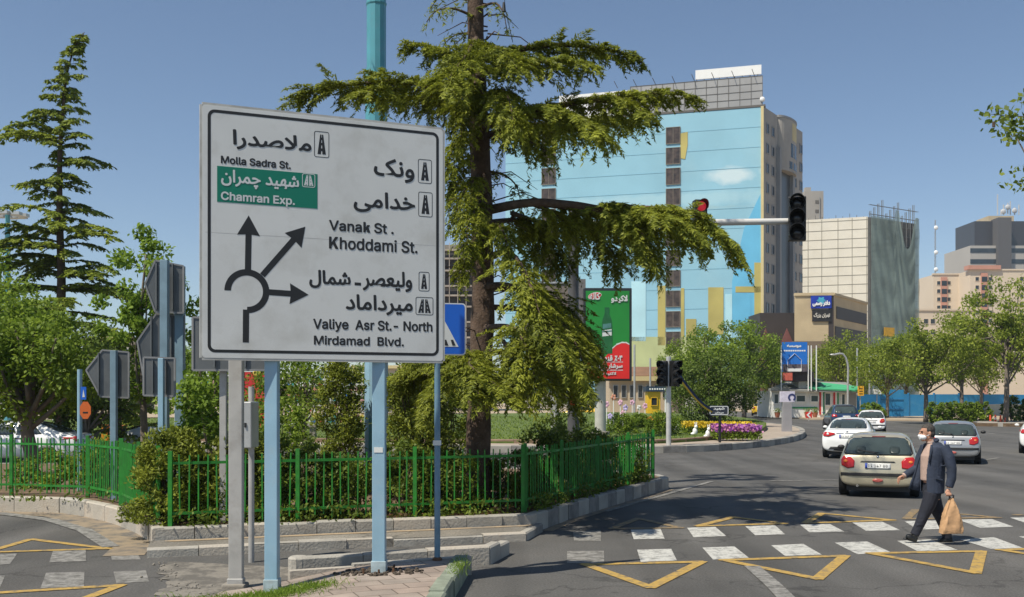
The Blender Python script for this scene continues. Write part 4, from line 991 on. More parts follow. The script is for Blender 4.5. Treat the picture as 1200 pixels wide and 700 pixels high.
# ---------------------------------------------------------------- the big cedar
cY = 18.1; cb = Vector((P(560, 0, cY).x, cY, GZ))
cedar = thing('cedar_tree', 'large cedar with drooping branches and a bare trunk rising behind the direction sign', 'tree', cb)
tr = [(558.5, 600, 33), (560, 560, 29), (561, 500, 28), (563, 430, 28), (566, 360, 27), (565, 300, 26), (564, 220, 25), (561, 140, 23), (558, 60, 20), (557, 0, 18), (556, -90, 14), (557, -190, 9), (558, -300, 3)]
pts = resample([P(x, y, cY) for x, y, w in tr], .25); rad = np.interp(-pts[:, 2], -np.array([P(x, y, cY).z for x, y, w in tr][::-1])[::-1] if False else -np.array([P(x, y, cY).z for x, y, w in tr])[::-1][::-1], [w * cY / F / 2 for x, y, w in tr]) if False else np.interp(pts[:, 2], [P(x, y, cY).z for x, y, w in tr], [w * cY / F / 2 for x, y, w in tr])
rad = rad * (1 + .05 * np.sin(np.arange(len(rad)) * 1.7))
b = MB(); b.path([Vector(p) for p in pts], list(rad), 18)
b.build('trunk', M_bark, cedar, smooth=True)
def cedar_limb(ctrl, width, droop, hang, r0=.07, nb=1, per=3, t0=.12, seed=0):
    g = np.random.default_rng(seed + 100)
    p = resample([P(x, y, Y) for x, y, Y in ctrl], .10); n = len(p)
    b = MB(); b.path([Vector(q_) for q_ in p], [max(.008, r0 * (1 - .9 * i / (n - 1))) for i in range(n)], 7)
    lim = b.build('limb', M_bark, cedar, smooth=True)
    droop *= .72; hang *= .6
    sets = [fronds(p, width, droop, g, .062 if per > 2 else .2, nb, t0, 92 if per > 2 else 50, .15, .25, .42, .10, (8, 72), .6)]
    if hang and per > 2:      # inner shoots that hang below the pad
        q_ = p - np.array((0, 0, .10)); sets.append(fronds(q_, width * .62, droop + hang * .8, g, .13, 1, t0 + .05, 90, .09, .2, .3, -.1, (0, 80), .65))
    if per == 1: sets.append(fronds(p, width, droop + hang, g, .24, 1, t0, 20, .06, .2, .3, -.2))
    C, A, N = [np.vstack(x) for x in zip(*sets)]; k = len(C)
    leafmesh('foliage', C, A, g.uniform(.7, 1.35, k) * .10, g.uniform(.7, 1.3, k) * .023, L_ced, g, lim, N=N)
    return k
tot = 0
LIMBS = [
 # upper left limb over the sign
 ([(558, 112, 18), (520, 104, 17.9), (470, 96, 17.7), (415, 99, 17.5), (370, 106, 17.4), (346, 116, 17.3)], .85, .32, .35, .07, 1, 3),
 ([(557, 74, 18.1), (520, 60, 18.2), (490, 52, 18.3), (474, 54, 18.3)], .55, .3, .3, .05, 1, 3),
 ([(558, 128, 18), (525, 120, 18.6), (480, 114, 19.2), (440, 118, 19.6)], .7, .4, .45, .05, 1, 3),
 ([(470, 97, 17.7), (440, 104, 17.2), (415, 112, 16.9)], .5, .3, .3, .03, 1, 3),
 # branch pointing at the viewer
 ([(558, 46, 18), (552, 56, 17.3), (545, 68, 16.6), (530, 86, 16.0), (524, 100, 15.7)], .75, .42, .3, .06, 1, 3),
 ([(560, 54, 18), (580, 56, 17.2), (598, 66, 16.6), (606, 82, 16.2)], .6, .4, .4, .05, 1, 3),
 # right, upper
 ([(559, 72, 18), (600, 60, 17.9), (650, 53, 17.7), (700, 56, 17.6), (735, 64, 17.5), (752, 74, 17.4)], .62, .28, .22, .07, 1, 3),
 ([(559, 88, 18), (610, 76, 17.2), (660, 72, 16.8), (700, 78, 16.5)], .65, .35, .35, .06, 1, 3),
 # right, second tier
 ([(561, 140, 18), (620, 130, 17.8), (680, 120, 17.6), (740, 112, 17.4), (790, 110, 17.2), (818, 116, 17.1)], .72, .42, .4, .08, 1, 3),
 ([(562, 150, 18), (610, 132, 17.2), (650, 130, 16.8), (690, 144, 16.4), (712, 164, 16.2)], .8, .6, .65, .07, 1, 3),
 ([(562, 160, 18), (620, 150, 18.9), (690, 142, 19.6), (750, 142, 20.1)], .8, .6, .7, .07, 1, 3),
 ([(561, 120, 18), (588, 106, 17), (598, 124, 16.3), (602, 150, 16)], .55, .6, .6, .05, 1, 3),
 ([(700, 118, 17.5), (735, 122, 17.0), (762, 136, 16.7)], .55, .4, .4, .04, 1, 3),
 # right, third tier: the long arching limb, bare near the trunk
 ([(565, 248, 18), (620, 238, 17.7), (670, 240, 17.4), (715, 246, 17.1), (760, 244, 16.9), (810, 250, 16.7), (848, 276, 16.6), (868, 306, 16.6)], .72, .5, .35, .09, 1, 3, .42),
 ([(700, 246, 17.2), (722, 240, 16.8), (760, 248, 16.4), (800, 262, 16.2), (828, 286, 16.1)], .72, .5, .35, .05, 1, 3),
 ([(640, 240, 17.6), (690, 246, 18.3), (740, 250, 18.8), (790, 264, 19.1), (815, 284, 19.3)], .85, .65, .6, .05, 1, 3),
 ([(565, 262, 18), (610, 258, 18.8), (660, 264, 19.4), (700, 276, 19.8)], .75, .7, .7, .06, 1, 1),
 ([(625, 240, 17.7), (650, 250, 18.0), (672, 272, 18.3)], .6, .7, .6, .04, 1, 3),
 ([(720, 248, 17.1), (742, 260, 16.6), (758, 284, 16.4), (764, 305, 16.3)], .5, .4, .35, .04, 1, 3),
 # sprays in front of and beside the trunk
 ([(564, 236, 18), (556, 248, 17.3), (548, 264, 16.9), (548, 288, 16.7)], .5, .45, .4, .04, 1, 3),
 ([(562, 150, 18), (545, 158, 17.6), (530, 176, 17.3), (524, 200, 17.2)], .42, .5, .5, .04, 1, 3),
 ([(563, 180, 18), (545, 190, 18.4), (532, 208, 18.6), (526, 232, 18.6)], .42, .5, .5, .04, 1, 3),
 ([(562, 110, 18), (550, 122, 17.4), (542, 146, 17.1), (540, 168, 17.0)], .4, .5, .4, .04, 1, 3),
 ([(565, 270, 18), (584, 264, 17.2), (594, 286, 16.8), (598, 312, 16.6)], .40, .5, .4, .04, 1, 3),
 ([(565, 200, 18), (590, 205, 18.4), (606, 220, 18.7), (612, 250, 18.8)], .4, .4, .5, .03, 1, 1),
 # lower right, the great hanging mass
 ([(566, 306, 18), (590, 296, 17.2), (607, 306, 16.6), (622, 336, 16.1), (634, 372, 15.8), (646, 408, 15.7)], .66, .5, .3, .07, 1, 3, .45),
 ([(566, 336, 18), (600, 336, 17.6), (640, 356, 17.1), (668, 392, 16.7), (684, 426, 16.5), (690, 452, 16.5)], .7, .5, .35, .07, 1, 3, .3),
 ([(567, 360, 18), (605, 362, 18.4), (650, 372, 18.8), (684, 394, 19.1), (700, 424, 19.2)], .7, .6, .5, .06, 1, 3, .4),
 ([(567, 384, 18), (600, 384, 17), (616, 406, 16.3), (626, 440, 16), (628, 466, 15.9)], .68, .5, .35, .06, 1, 3, .35),
 ([(640, 372, 15.9), (658, 404, 15.8), (676, 436, 15.8), (684, 456, 15.8)], .6, .45, .3, .04, 1, 3),
 ([(567, 410, 18), (610, 416, 18), (650, 432, 18), (680, 456, 18)], .75, .5, .4, .05, 1, 3, .4),
 # lower left pad in front of the trunk
 ([(564, 418, 18), (552, 420, 17), (552, 430, 16.2), (574, 446, 15.7), (598, 464, 15.4), (612, 478, 15.3)], .5, .25, .12, .05, 1, 3),
 ([(564, 412, 18), (545, 416, 17.2), (532, 422, 16.7), (520, 434, 16.4), (512, 450, 16.3)], .6, .35, .35, .05, 1, 3),
 ([(556, 430, 16.6), (548, 440, 16.2), (556, 456, 15.8), (572, 470, 15.6)], .45, .25, .2, .04, 1, 3),
 ([(564, 430, 18), (530, 428, 18.6), (490, 432, 19.2), (460, 446, 19.6)], .7, .55, .6, .05, 1, 3),
 ([(564, 440, 18), (585, 446, 18.8), (610, 456, 19.4)], .7, .5, .4, .05, 1, 3),
 # shoots that clothe the trunk
 ([(561, 95, 18), (550, 104, 17.5), (538, 120, 17.2), (532, 140, 17.1)], .5, .5, .45, .04, 1, 3),
 ([(563, 205, 18), (552, 214, 17.5), (540, 232, 17.2), (534, 256, 17.1)], .45, .5, .45, .04, 1, 3),
 ([(565, 280, 18), (552, 290, 17.4), (545, 306, 17.2), (540, 330, 17.1)], .32, .4, .3, .03, 1, 3),
 ([(563, 140, 18), (600, 140, 18.5), (625, 158, 18.8), (640, 182, 19)], .6, .6, .6, .04, 1, 3),
 ([(562, 100, 18), (530, 100, 18.6), (500, 112, 19)], .55, .5, .5, .04, 1, 3),
 # dark inner foliage below the arching limb and in the hanging mass
 ([(600, 250, 18.4), (630, 262, 19.0), (652, 286, 19.4), (662, 312, 19.6)], .75, .6, .6, .05, 1, 3),
 ([(650, 250, 18.6), (690, 266, 19.4), (716, 292, 19.9), (726, 316, 20.1)], .8, .6, .6, .05, 1, 3),
 ([(690, 250, 18.4), (735, 268, 18.9), (760, 292, 19.2), (770, 318, 19.3)], .7, .6, .5, .04, 1, 3),
 ([(600, 255, 18.6), (622, 276, 19.2), (634, 304, 19.6)], .6, .6, .6, .04, 1, 3),
 ([(567, 340, 18), (610, 340, 18.9), (650, 354, 19.6), (678, 380, 20.0), (694, 412, 20.2)], .85, .6, .6, .05, 1, 3, .3),
 ([(600, 390, 18.2), (632, 410, 18.6), (660, 440, 18.9), (676, 470, 19.0)], .8, .5, .5, .04, 1, 3),
 ([(590, 400, 17.4), (604, 424, 16.9), (612, 456, 16.7)], .65, .45, .35, .04, 1, 3),
 ([(545, 424, 17.6), (520, 440, 17.4), (500, 462, 17.3), (494, 488, 17.3)], .6, .45, .4, .04, 1, 3),
 # thin, needle-poor boughs at the top
 ([(557, 20, 18), (530, 10, 17.8), (510, 14, 17.6), (500, 26, 17.5)], .30, .35, .4, .03, 1, 1),
 ([(557, 10, 18), (580, 4, 17.8), (590, 16, 17.6), (594, 36, 17.5)], .25, .35, .4, .03, 1, 1),
 ([(557, 40, 18), (536, 40, 18.4), (522, 50, 18.6)], .35, .4, .3, .03, 1, 1),
 ([(557, 0, 18), (535, -10, 18.2), (515, -4, 18.4), (505, 10, 18.5)], .3, .3, .4, .03, 1, 1),
]
for i, lb_ in enumerate(LIMBS): tot += cedar_limb(*lb_[:7], t0=lb_[7] if len(lb_) > 7 else .12, seed=i)
for i in range(22):   # crown above the picture
    t = i / 22; a = i * 2.4; z = 9.6 + t * 6.5; l = 4.6 * (1 - t) ** .8 + .5; o = Vector((cb.x, cY, z)); g = np.random.default_rng(400 + i)
    p = resample([o, o + Vector((math.cos(a) * l * .5, math.sin(a) * l * .5, .25)), o + Vector((math.cos(a) * l, math.sin(a) * l, -.35))], .22)
    if z < 11.6: continue
    b = MB(); b.path([Vector(q_) for q_ in p], [.05 * (1 - .8 * k / len(p)) + .008 for k in range(len(p))], 6); lim = b.build('limb', M_bark, cedar, smooth=True)
    C, A = limb_leaves(p, l * .25, .4, .4, g, .22, .2, 2, 1, .25, .09)
    leafmesh('foliage', C, A, .17, .045, L_ced, g, lim)
b = MB()   # dry twigs round the trunk
g = np.random.default_rng(5)
for k in range(70):
    z = g.uniform(2.6, 9.5); a = g.uniform(0, 2 * PI); l = g.uniform(.4, 1.5); o = np.array((cb.x + .03 * (z - 3), cY, z)); d = np.array((math.cos(a), math.sin(a), g.uniform(-.1, .3)))
    p = [o, o + d * l * .5 + (0, 0, .02), o + d * l + np.array((0, 0, -.3 * l))]; b.path([Vector(q_) for q_ in p], [.016, .010, .004], 5)
b.build('dead_twig', M_bark, cedar)
print('cedar leaves', tot)
# a cable and its fitting hanging from the tree
wr = thing('hanging_cable', 'thin black cable with a small fitting hanging high in the cedar', 'cable', tuple(P(590, 5, 17)))
b = MB(); b.path([P(589, -30, 17), P(592, 10, 17), P(601, 50, 17.2)], .006, 5); b.build('cable', M_black, wr)
b = MB(); b.path([P(590.5, 3, 17), P(590.5, 14, 17)], [.02, .035], 8); b.build('fitting', M_black, wr)

# ---------------------------------------------------------------- the tall conifer on the left
def conifer(label, ax_, tY, ry, rl, rr_, seed, y0, y1, r0=.30, name='conifer_tree', nl=7):
    tb = P(ax_[0][0], 520, tY); tb.z = .3; con = thing(name, label, 'tree', tb)
    apts = resample([P(x, y, tY) for x, y in ax_], .3); n = len(apts)
    b = MB(); b.path([Vector(p) for p in apts], [r0 * (1 - .95 * i / (n - 1)) for i in range(n)], 10); b.build('trunk', M_bark, con, smooth=True)
    Fs = []; g = np.random.default_rng(seed); lb = MB(); yy = y0
    while yy < y1:
        i = int(np.argmin([abs(HY - (p[2] - CAMZ) * F / tY - yy) for p in apts])); o = apts[i]
        l_px = np.interp(yy, ry, rl); r_px = np.interp(yy, ry, rr_)
        for k in range(nl):
            a = g.uniform(0, 2 * PI) if k > 1 else (0 if k == 0 else PI) + g.normal() * .3
            reach = (r_px if math.cos(a) > 0 else l_px) * abs(math.cos(a)) + (l_px + r_px) * .42 * abs(math.sin(a)); l = max(.25, reach * tY / F * g.uniform(.6, 1.12))
            d = np.array((math.cos(a), math.sin(a), 0)); up = g.uniform(.05, .25) if yy < 200 else g.uniform(-.02, .14); oz = np.array((0, 0, g.normal() * .12))
            p = resample([o + oz, o + oz + d * l * .55 + (0, 0, l * (up - .05)), o + oz + d * l + np.array((0, 0, l * (up - .17)))], .25)
            lb.path([Vector(q_) for q_ in p], [max(.012, .05 * (l / 3) * (1 - .9 * j / len(p))) for j in range(len(p))], 5)
            Fs.append(fronds(p, max(.25, min(.8, l * .23)), .22, g, .19, 1, .05, 30, .22, .3, .35, .05))
        yy += 10.5 + yy * .026
    lb.build('limb', M_bark, con, smooth=True)
    Cs, As, Ns = [np.vstack(x) for x in zip(*Fs)]; sc = tY / 45
    k = len(Cs); leafmesh('crown', Cs, As, g.uniform(.17, .32, k) * sc, g.uniform(.06, .10, k) * sc, L_ced2, g, con, N=Ns); print('conifer', k); return con
conifer('tall slim conifer with a leaning tip standing against the sky', [(72, 520), (70, 400), (72, 330), (70, 260), (70, 190), (73, 140), (78, 90), (88, 55), (99, 38)], 45.0,
        [36, 60, 95, 105, 130, 160, 185, 205, 235, 280, 300, 330, 380, 430, 500], [3, 8, 18, 30, 24, 66, 26, 48, 36, 76, 84, 84, 90, 95, 98], [2, 8, 32, 18, 24, 24, 54, 28, 36, 72, 64, 70, 84, 94, 98], 11, 42, 500)
conifer('low spreading conifer with drooping boughs behind the grey sign backs', [(140, 540), (138, 470), (136, 420), (134, 392)], 36.0, [392, 420, 460, 520], [14, 40, 66, 76], [14, 36, 60, 72], 12, 396, 520, .16, 'conifer_tree', 6)

# ---------------------------------------------------------------- broad leaved trees
def broadleaf(name, label, base, h, r, seed, lm, nclump=46, per=120, leaf=.16, trunk_r=.14, cb_=.32, lean=(0, 0), bark=None, group=None, cr=(.16, .30), flat=.8, limbs=True):
    g = np.random.default_rng(seed); root = thing(name, label, 'tree', (0, 0, 0), group, local=True); root.location = base
    zc = h * (cb_ + 1) / 2; rz = h * (1 - cb_) / 2
    cen = []; rad = []
    for i in range(nclump):
        u = (i + .5) / nclump; ph = i * 2.39996; zz = 1 - 2 * u; q_ = math.sqrt(max(0, 1 - zz * zz)); s = g.uniform(.5, .97) if i % 4 else g.uniform(.1, .5)
        w = 1.0 - .25 * max(0, zz) ** 2
        cen.append(np.array((lean[0] * h + math.cos(ph) * q_ * r * s * w + g.normal() * r * .06, lean[1] * h + math.sin(ph) * q_ * r * s * w + g.normal() * r * .06, zc + zz * rz * s + g.normal() * r * .06))); rad.append(r * g.uniform(*cr))
    b = MB(); fork = np.array((lean[0] * h * .35, lean[1] * h * .35, h * cb_ * .85))
    tp = resample([(0, 0, -.1), (fork[0] * .35 + g.normal() * .06, fork[1] * .3, fork[2] * .5), tuple(fork), (fork[0] * 1.6 + g.normal() * .2, fork[1] * 1.6, h * .62), (lean[0] * h, lean[1] * h, h * .86)], .3)
    b.path([Vector(p) for p in tp], [trunk_r * max(.12, 1.15 - p[2] / (h * .9)) for p in tp], 10); b.build('trunk', bark or M_bark2, root, smooth=True)
    if limbs:
        b = MB()
        for i in range(0, nclump, 2):
            c = cen[i]; k = int(g.uniform(.30, .75) * (len(tp) - 1)); o = tp[k]
            if c[2] < o[2] - .2 * h: o = tp[int(.35 * len(tp))]
            m = (o + c) / 2 + np.array((g.normal() * .15, g.normal() * .15, abs(g.normal()) * .1 - .05 * r)); p = resample([o, m, c], .35)
            b.path([Vector(q_) for q_ in p], [max(.012, trunk_r * .42 * (1 - .85 * j / len(p))) for j in range(len(p))], 6)
        b.build('limb', bark or M_bark2, root, smooth=True)
    C, A, N = clump_leaves(cen, rad, per, g, flat, .25); k = len(C)
    leafmesh('crown', C, A, g.uniform(.7, 1.3, k) * leaf, g.uniform(.7, 1.2, k) * leaf * .62, lm, g, root, N=N, jit=.5)
    return root
def at(px, Y, z=.1): return (P(px, 0, Y).x, Y, z)
# near left trees behind the railing
broadleaf('broadleaf_tree', 'leafy tree with a forked grey trunk behind the left railing', at(34, 24.5, .27), 4.3, 2.0, 21, L_brd, 60, 190, .13, .17, .30, (-.03, 0))
broadleaf('broadleaf_tree', 'small bright tree between the conifer and the stacked sign backs', at(168, 27, .27), 6.6, 1.45, 22, L_fre, 50, 120, .15, .10, .16, (.01, 0), cr=(.15, .32))
broadleaf('broadleaf_tree', 'dense green tree at the foot of the tall conifer', at(-8, 33, .27), 6.6, 3.0, 23, L_brd, 64, 160, .16, .18, .22)
broadleaf('broadleaf_tree', 'dark leafy tree behind the orange sign pole', at(102, 34, .3), 4.6, 2.2, 24, L_drk, 46, 150, .15, .13, .12)
broadleaf('broadleaf_tree', 'thin ornamental tree between utility post and blue sign post', at(322, 25.5, .27), 3.5, 1.25, 25, L_brd, 34, 75, .11, .06, .25, cr=(.2, .36))
broadleaf('broadleaf_tree', 'thin ornamental tree just right of the left blue sign post', at(356, 28, .27), 3.7, 1.1, 26, L_brd, 26, 60, .11, .06, .35, cr=(.2, .36))
broadleaf('broadleaf_tree', 'leafy bush-like tree behind the wide dark sign back', at(248, 26, .27), 3.6, 1.5, 27, L_fre, 40, 90, .12, .07, .1, cr=(.2, .36))
# roundabout trees in the middle distance
tA = broadleaf('broadleaf_tree', 'round-headed tree with dull dense leaves beside the twin signals', at(836, 66, .4), 4.6, 3.0, 31, L_drk, 70, 230, .17, .2, .03, cr=(.2, .36))
tB = broadleaf('broadleaf_tree', 'tall pale green tree behind the round-headed one', at(826, 98), 9.5, 4.4, 32, L_brd, 60, 150, .26, .22, .15)
tC = broadleaf('broadleaf_tree', 'broad green tree left of the white kiosk', at(872, 104), 10.2, 4.2, 33, L_brd, 60, 150, .27, .22, .25, (.02, 0))
tD = broadleaf('plane_tree', 'plane tree with a slanting trunk and open crown at the planter strip', at(1178, 78, .25), 11.0, 4.6, 34, L_brd2, 64, 110, .26, .2, .34, (.03, 0), cr=(.12, .25))
tE = broadleaf('plane_tree', 'wide yellow-green plane tree in front of the blue site wall', at(1085, 82, .25), 8.2, 4.6, 35, L_brd2, 64, 130, .24, .18, .3, cr=(.14, .28))
grp = 'trees round the square'
for o in (tA, tB, tC): o['group'] = grp
def cpy(src, px, Y, sc, rz, label, z=.1, g=grp): return dup(src, at(px, Y, z), rz, sc, label, g)
for src, px, Y, sc, rz, lab in [
    (tB, 905, 112, (.8, .8, .86), 1.1, 'green tree just behind the white kiosk, left of the blue hoarding'),
    (tC, 795, 110, (.7, .7, .75), 2.0, 'low green tree behind the yellow booth'),
    (tE, 985, 118, (1.0, 1.0, 1.18), .8, 'yellow-green tree rising behind the kiosk roof'),
    (tB, 958, 124, (.7, .7, .8), 2.7, 'slender tree behind the blue hoarding'),
    (tE, 1040, 100, (.85, .85, 1.0), 2.2, 'plane tree behind the curved street lamp'),
    (tC, 1062, 120, (.9, .9, .95), .4, 'dark green tree at the foot of the netted scaffold'),
    (tD, 1128, 88, (.85, .85, .86), 1.9, 'plane tree between the wide one and the slanting one'),
    (tE, 1150, 112, (1.0, 1.0, 1.1), 3.9, 'plane tree behind the blue wall, below the beige flats'),
    (tD, 1222, 96, (1.0, 1.0, .95), 2.6, 'plane tree at the far end of the blue wall'),
    (tB, 1012, 132, (.75, .75, .95), 4.4, 'tree beneath the yellow scaffold poster')]:
    cpy(src, px, Y, sc, rz, lab)
# tall tree whose twigs reach in at the top right
tF = broadleaf('plane_tree', 'tall plane tree whose leafy twig tips reach in from beyond the carriageway', (20.2, 32.0, .1), 13.5, 4.6, 36, L_brd2, 70, 90, .2, .24, .45, cr=(.12, .24))
g = np.random.default_rng(3); b = MB(); C = []; A = []
for ctrl in ([(1250, 150, 31), (1210, 138, 31), (1180, 136, 31), (1154, 133, 31)], [(1260, 175, 31.3), (1215, 165, 31.2), (1190, 158, 31.2), (1182, 166, 31.2)], [(1260, 120, 31), (1215, 122, 31), (1196, 120, 31)]):
    p = resample([P(*c) for c in ctrl], .12); b.path([Vector(q_) for q_ in p], [max(.008, .03 * (1 - j / len(p))) for j in range(len(p))], 5)
    for j, q_ in enumerate(p):
        for _ in range(7): C.append(q_ + g.normal(size=3) * .14); A.append(g.normal(size=3) + (0, 0, -.2))
b2 = b.build('twig', M_bark2, None); b2.parent = tF; b2.location = -Vector(tF.location)
k = len(C); lf = leafmesh('foliage', C, A, g.uniform(.16, .27, k), g.uniform(.10, .17, k), L_brd2, g); lf.parent = tF; lf.location = -Vector(tF.location)
b = MB(); b.path([P(1164.5, 143, 31), P(1164.5, 149, 31)], .05, 6); o = b.build('seed_ball', M_bark, None); o.parent = tF; o.location = -Vector(tF.location)
# long belt of trees that closes the view on the left
tG = broadleaf('broadleaf_tree', 'dense tree in the belt beyond the roundabout', at(-120, 96), 9.0, 4.6, 41, L_brd, 50, 120, .32, .2, .1, group='tree belt beyond the roundabout')
tH = broadleaf('broadleaf_tree', 'dense dark tree in the belt beyond the roundabout', at(-40, 92), 7.5, 4.2, 42, L_drk, 46, 120, .3, .2, .08, group='tree belt beyond the roundabout')
for i, (px, Y, s) in enumerate([(20, 94, .8), (70, 90, .9), (120, 98, .75), (165, 92, .7), (215, 95, .85), (275, 100, .62), (325, 98, .6), (375, 103, .62), (430, 104, .6), (470, 99, .7), (505, 106, .6), (610, 100, .72), (650, 104, .66), (570, 98, .7)]):
    dup((tG, tH)[i % 2], at(px, Y), i * 1.3, (s, s, s * (.9 + .2 * ((i * 7) % 3) / 2)))

# ---------------------------------------------------------------- shrubs
def shrub(name, label, base, rx, ry_, h, seed, lm, n=60, per=60, leaf=.07, group=None, cr=.22, taper=0.0, asp=.5, cone=False):
    g = np.random.default_rng(seed); root = thing(name, label, 'shrub', base, group); base = np.array(base)
    cen = []; rad = []
    for i in range(n):
        u = (i + g.uniform()) / n; a = g.uniform(0, 2 * PI); zf = u; w = (1 - taper * zf) * math.sqrt(max(.05, 1 - max(0, (zf - .55) / .5) ** 2)); s = g.uniform(.45, 1.0)
        cen.append(base + np.array((math.cos(a) * rx * w * s, math.sin(a) * ry_ * w * s, .05 + zf * h * .95))); rad.append(min(rx, ry_, h) * cr * g.uniform(.7, 1.25) * (1.25 - .5 * zf * taper))
    b = MB()
    for i in range(0, n, 5): 
        p = [Vector(base) + Vector((g.normal() * .04, g.normal() * .04, 0)), Vector((base + cen[i]) / 2) + Vector((g.normal() * .05, g.normal() * .05, 0)), Vector(cen[i])]; b.path(p, [.022, .014, .006], 5)
    b.build('stem', M_bark, root)
    C, A, N = clump_leaves(cen, rad, per, g, .9, .3); k = len(C); A = A + np.array((0, 0, .5 if cone else 0))
    C[:, 2] = np.maximum(C[:, 2], base[2] + .02)
    leafmesh('foliage', C, A, g.uniform(.7, 1.3, k) * leaf, g.uniform(.7, 1.3, k) * leaf * asp, lm, g, root, N=N, jit=.5)
    return root
shrub('thuja_shrub', 'golden thuja filling the corner where the two railings meet', (-5.22, 15.72, .27), .72, .62, 1.40, 51, L_thu, 120, 130, .07, None, .26, .35, .4, True)
shrub('thuja_shrub', 'golden thuja behind the railing, left of the grey utility post', (-4.25, 15.95, .27), .8, .55, 1.3, 52, L_thu, 110, 120, .07, None, .26, .3, .4, True)
shrub('flowering_shrub', 'fresh light green bush standing above the golden thujas', (-5.15, 17.2, .27), .62, .6, 2.25, 53, L_fre, 60, 55, .10, None, .26, .1, .6)
hedge_labels = ['dark hedge bush right of the utility post', 'hedge bush between the two pale blue sign posts, leaves sunlit', 'low hedge bush just left of the middle sign post', 'hedge bush between middle sign post and thin sign pole', 'hedge bush at the foot of the cedar trunk', 'hedge bush at the corner of the railings']
for i, (px, Y, h, rx) in enumerate([(296, 16.1, 1.0, .62), (350, 16.4, 1.25, .7), (398, 16.6, .95, .5), (475, 17.0, 1.15, .65), (528, 17.3, .95, .55), (604, 18.2, .9, .6)]):
    shrub('hedge_shrub', hedge_labels[i], (P(px, 0, Y).x, Y, .27), rx, .5, h, 60 + i, L_hdg, 60, 75, .075, 'hedge behind the railing', .26)
for i, (px, Y, h, rx, lab) in enumerate([(640, 19.8, 1.25, .7, 'dark bush inside the shaded railing, nearest the cedar'), (680, 21.5, 1.2, .8, 'dark bush behind the middle of the shaded railing'), (720, 23.2, 1.0, .75, 'dark bush near the far end of the shaded railing'), (660, 24.5, 1.5, 1.0, 'dark bush behind the gantry pole')]):
    shrub('hedge_shrub', lab, (P(px, 0, Y).x, Y, .27), rx, .6, h, 70 + i, L_hdg, 60, 70, .085, 'hedge behind the railing', .26)
shrub('columnar_cypress', 'slim golden-green cypress left of the middle sign post', (P(399, 0, 20.2).x, 20.2, .27), .46, .45, 2.75, 81, L_thu, 100, 120, .085, None, .4, .12, .35, True)
shrub('columnar_cypress', 'broad golden-green cypress between the middle post and the thin pole', (P(488, 0, 19.5).x, 19.5, .27), .8, .65, 2.7, 82, L_thu, 130, 120, .085, None, .28, .3, .35, True)
shrub('columnar_cypress', 'dull green cypress behind the blue crossing sign', (P(530, 0, 21.5).x, 21.5, .27), .7, .7, 2.4, 83, L_ced2, 90, 100, .09, None, .28, .4, .35, True)
shrub('hedge_shrub', 'reddish-green bush below the equipment box', (P(318, 0, 21).x, 21, .27), .9, .7, 1.9, 84, L_brd, 60, 60, .1, None, .24)
shrub('hedge_shrub', 'dark bush behind the left sunlit railing', (P(60, 0, 21.8).x, 21.8, .27), .9, .6, .7, 85, L_brd, 50, 50, .09, None, .26)
shrub('hedge_shrub', 'leafy bush under the grey arrow-shaped sign back', (P(128, 0, 20.5).x, 20.5, .27), .7, .6, 1.0, 86, L_brd, 50, 60, .09, None, .26)
# low plants and litter at the railing foot
g = np.random.default_rng(90); C = []; A = []
for p0, p1, m in (((-4.9, 15.0), (.0, 16.85), 2600), ((.35, 17.0), (3.3, 24.2), 2200), ((-15, 20.2), (-7, 18.4), 900)):
    t = g.uniform(size=m); w = np.abs(np.sin(t * 23) * np.sin(t * 9 + 1)); keep = g.uniform(size=m) < .25 + .75 * w; t = t[keep]; k = len(t)
    X = p0[0] + (p1[0] - p0[0]) * t + g.normal(size=k) * .06; Y = p0[1] + (p1[1] - p0[1]) * t + g.normal(size=k) * .14 + .1
    C.append(np.stack([X, Y, .28 + g.uniform(size=k) ** 1.5 * .28], 1)); A.append(g.normal(size=(k, 3)) + np.array((0, 0, .5)))
C = np.vstack(C); A = np.vstack(A); k = len(C)
stuff(leafmesh('ground_cover', C, A, g.uniform(.05, .11, k), g.uniform(.03, .05, k), L_hdg, g))
m = 3500; t = g.uniform(size=m); X = -5.0 + 8.2 * t; Y = np.where(X < .2, 15.0 + (X + 5.0) * .39, 17 + (X - .2) * 2.3) + np.abs(g.normal(size=m)) * .8
stuff(leafmesh('fallen_leaves', np.stack([X, Y, np.full(m, .285)], 1), g.normal(size=(m, 3)) * np.array((1, 1, .12)), .06, .035, leafmat('dry_leaves', (.10, .05, .02), (.30, .17, .07), .1), g, flat=6))
# grass tufts on the broken corner by the left post and on the kerb
C = []; A = []
for cx, cy, sx, sy, m in ((-2.66, 10.75, .33, .16, 2600), (-2.2, 10.95, .18, .1, 700), (-.62, 11.9, .05, .32, 350), (-3.2, 10.9, .25, .12, 500)):
    X = cx + g.normal(size=m) * sx; Y = cy + g.normal(size=m) * sy; Z = np.array([zC(x) for x in X]) + g.uniform(0, .04, m); C.append(np.stack([X, Y, Z], 1)); A.append(g.normal(size=(m, 3)) * .55 + np.array((0, 0, .8)))
C = np.vstack(C); A = np.vstack(A); k = len(C); stuff(leafmesh('grass_tufts', C, A, g.uniform(.04, .10, k), .008, L_fre, g))
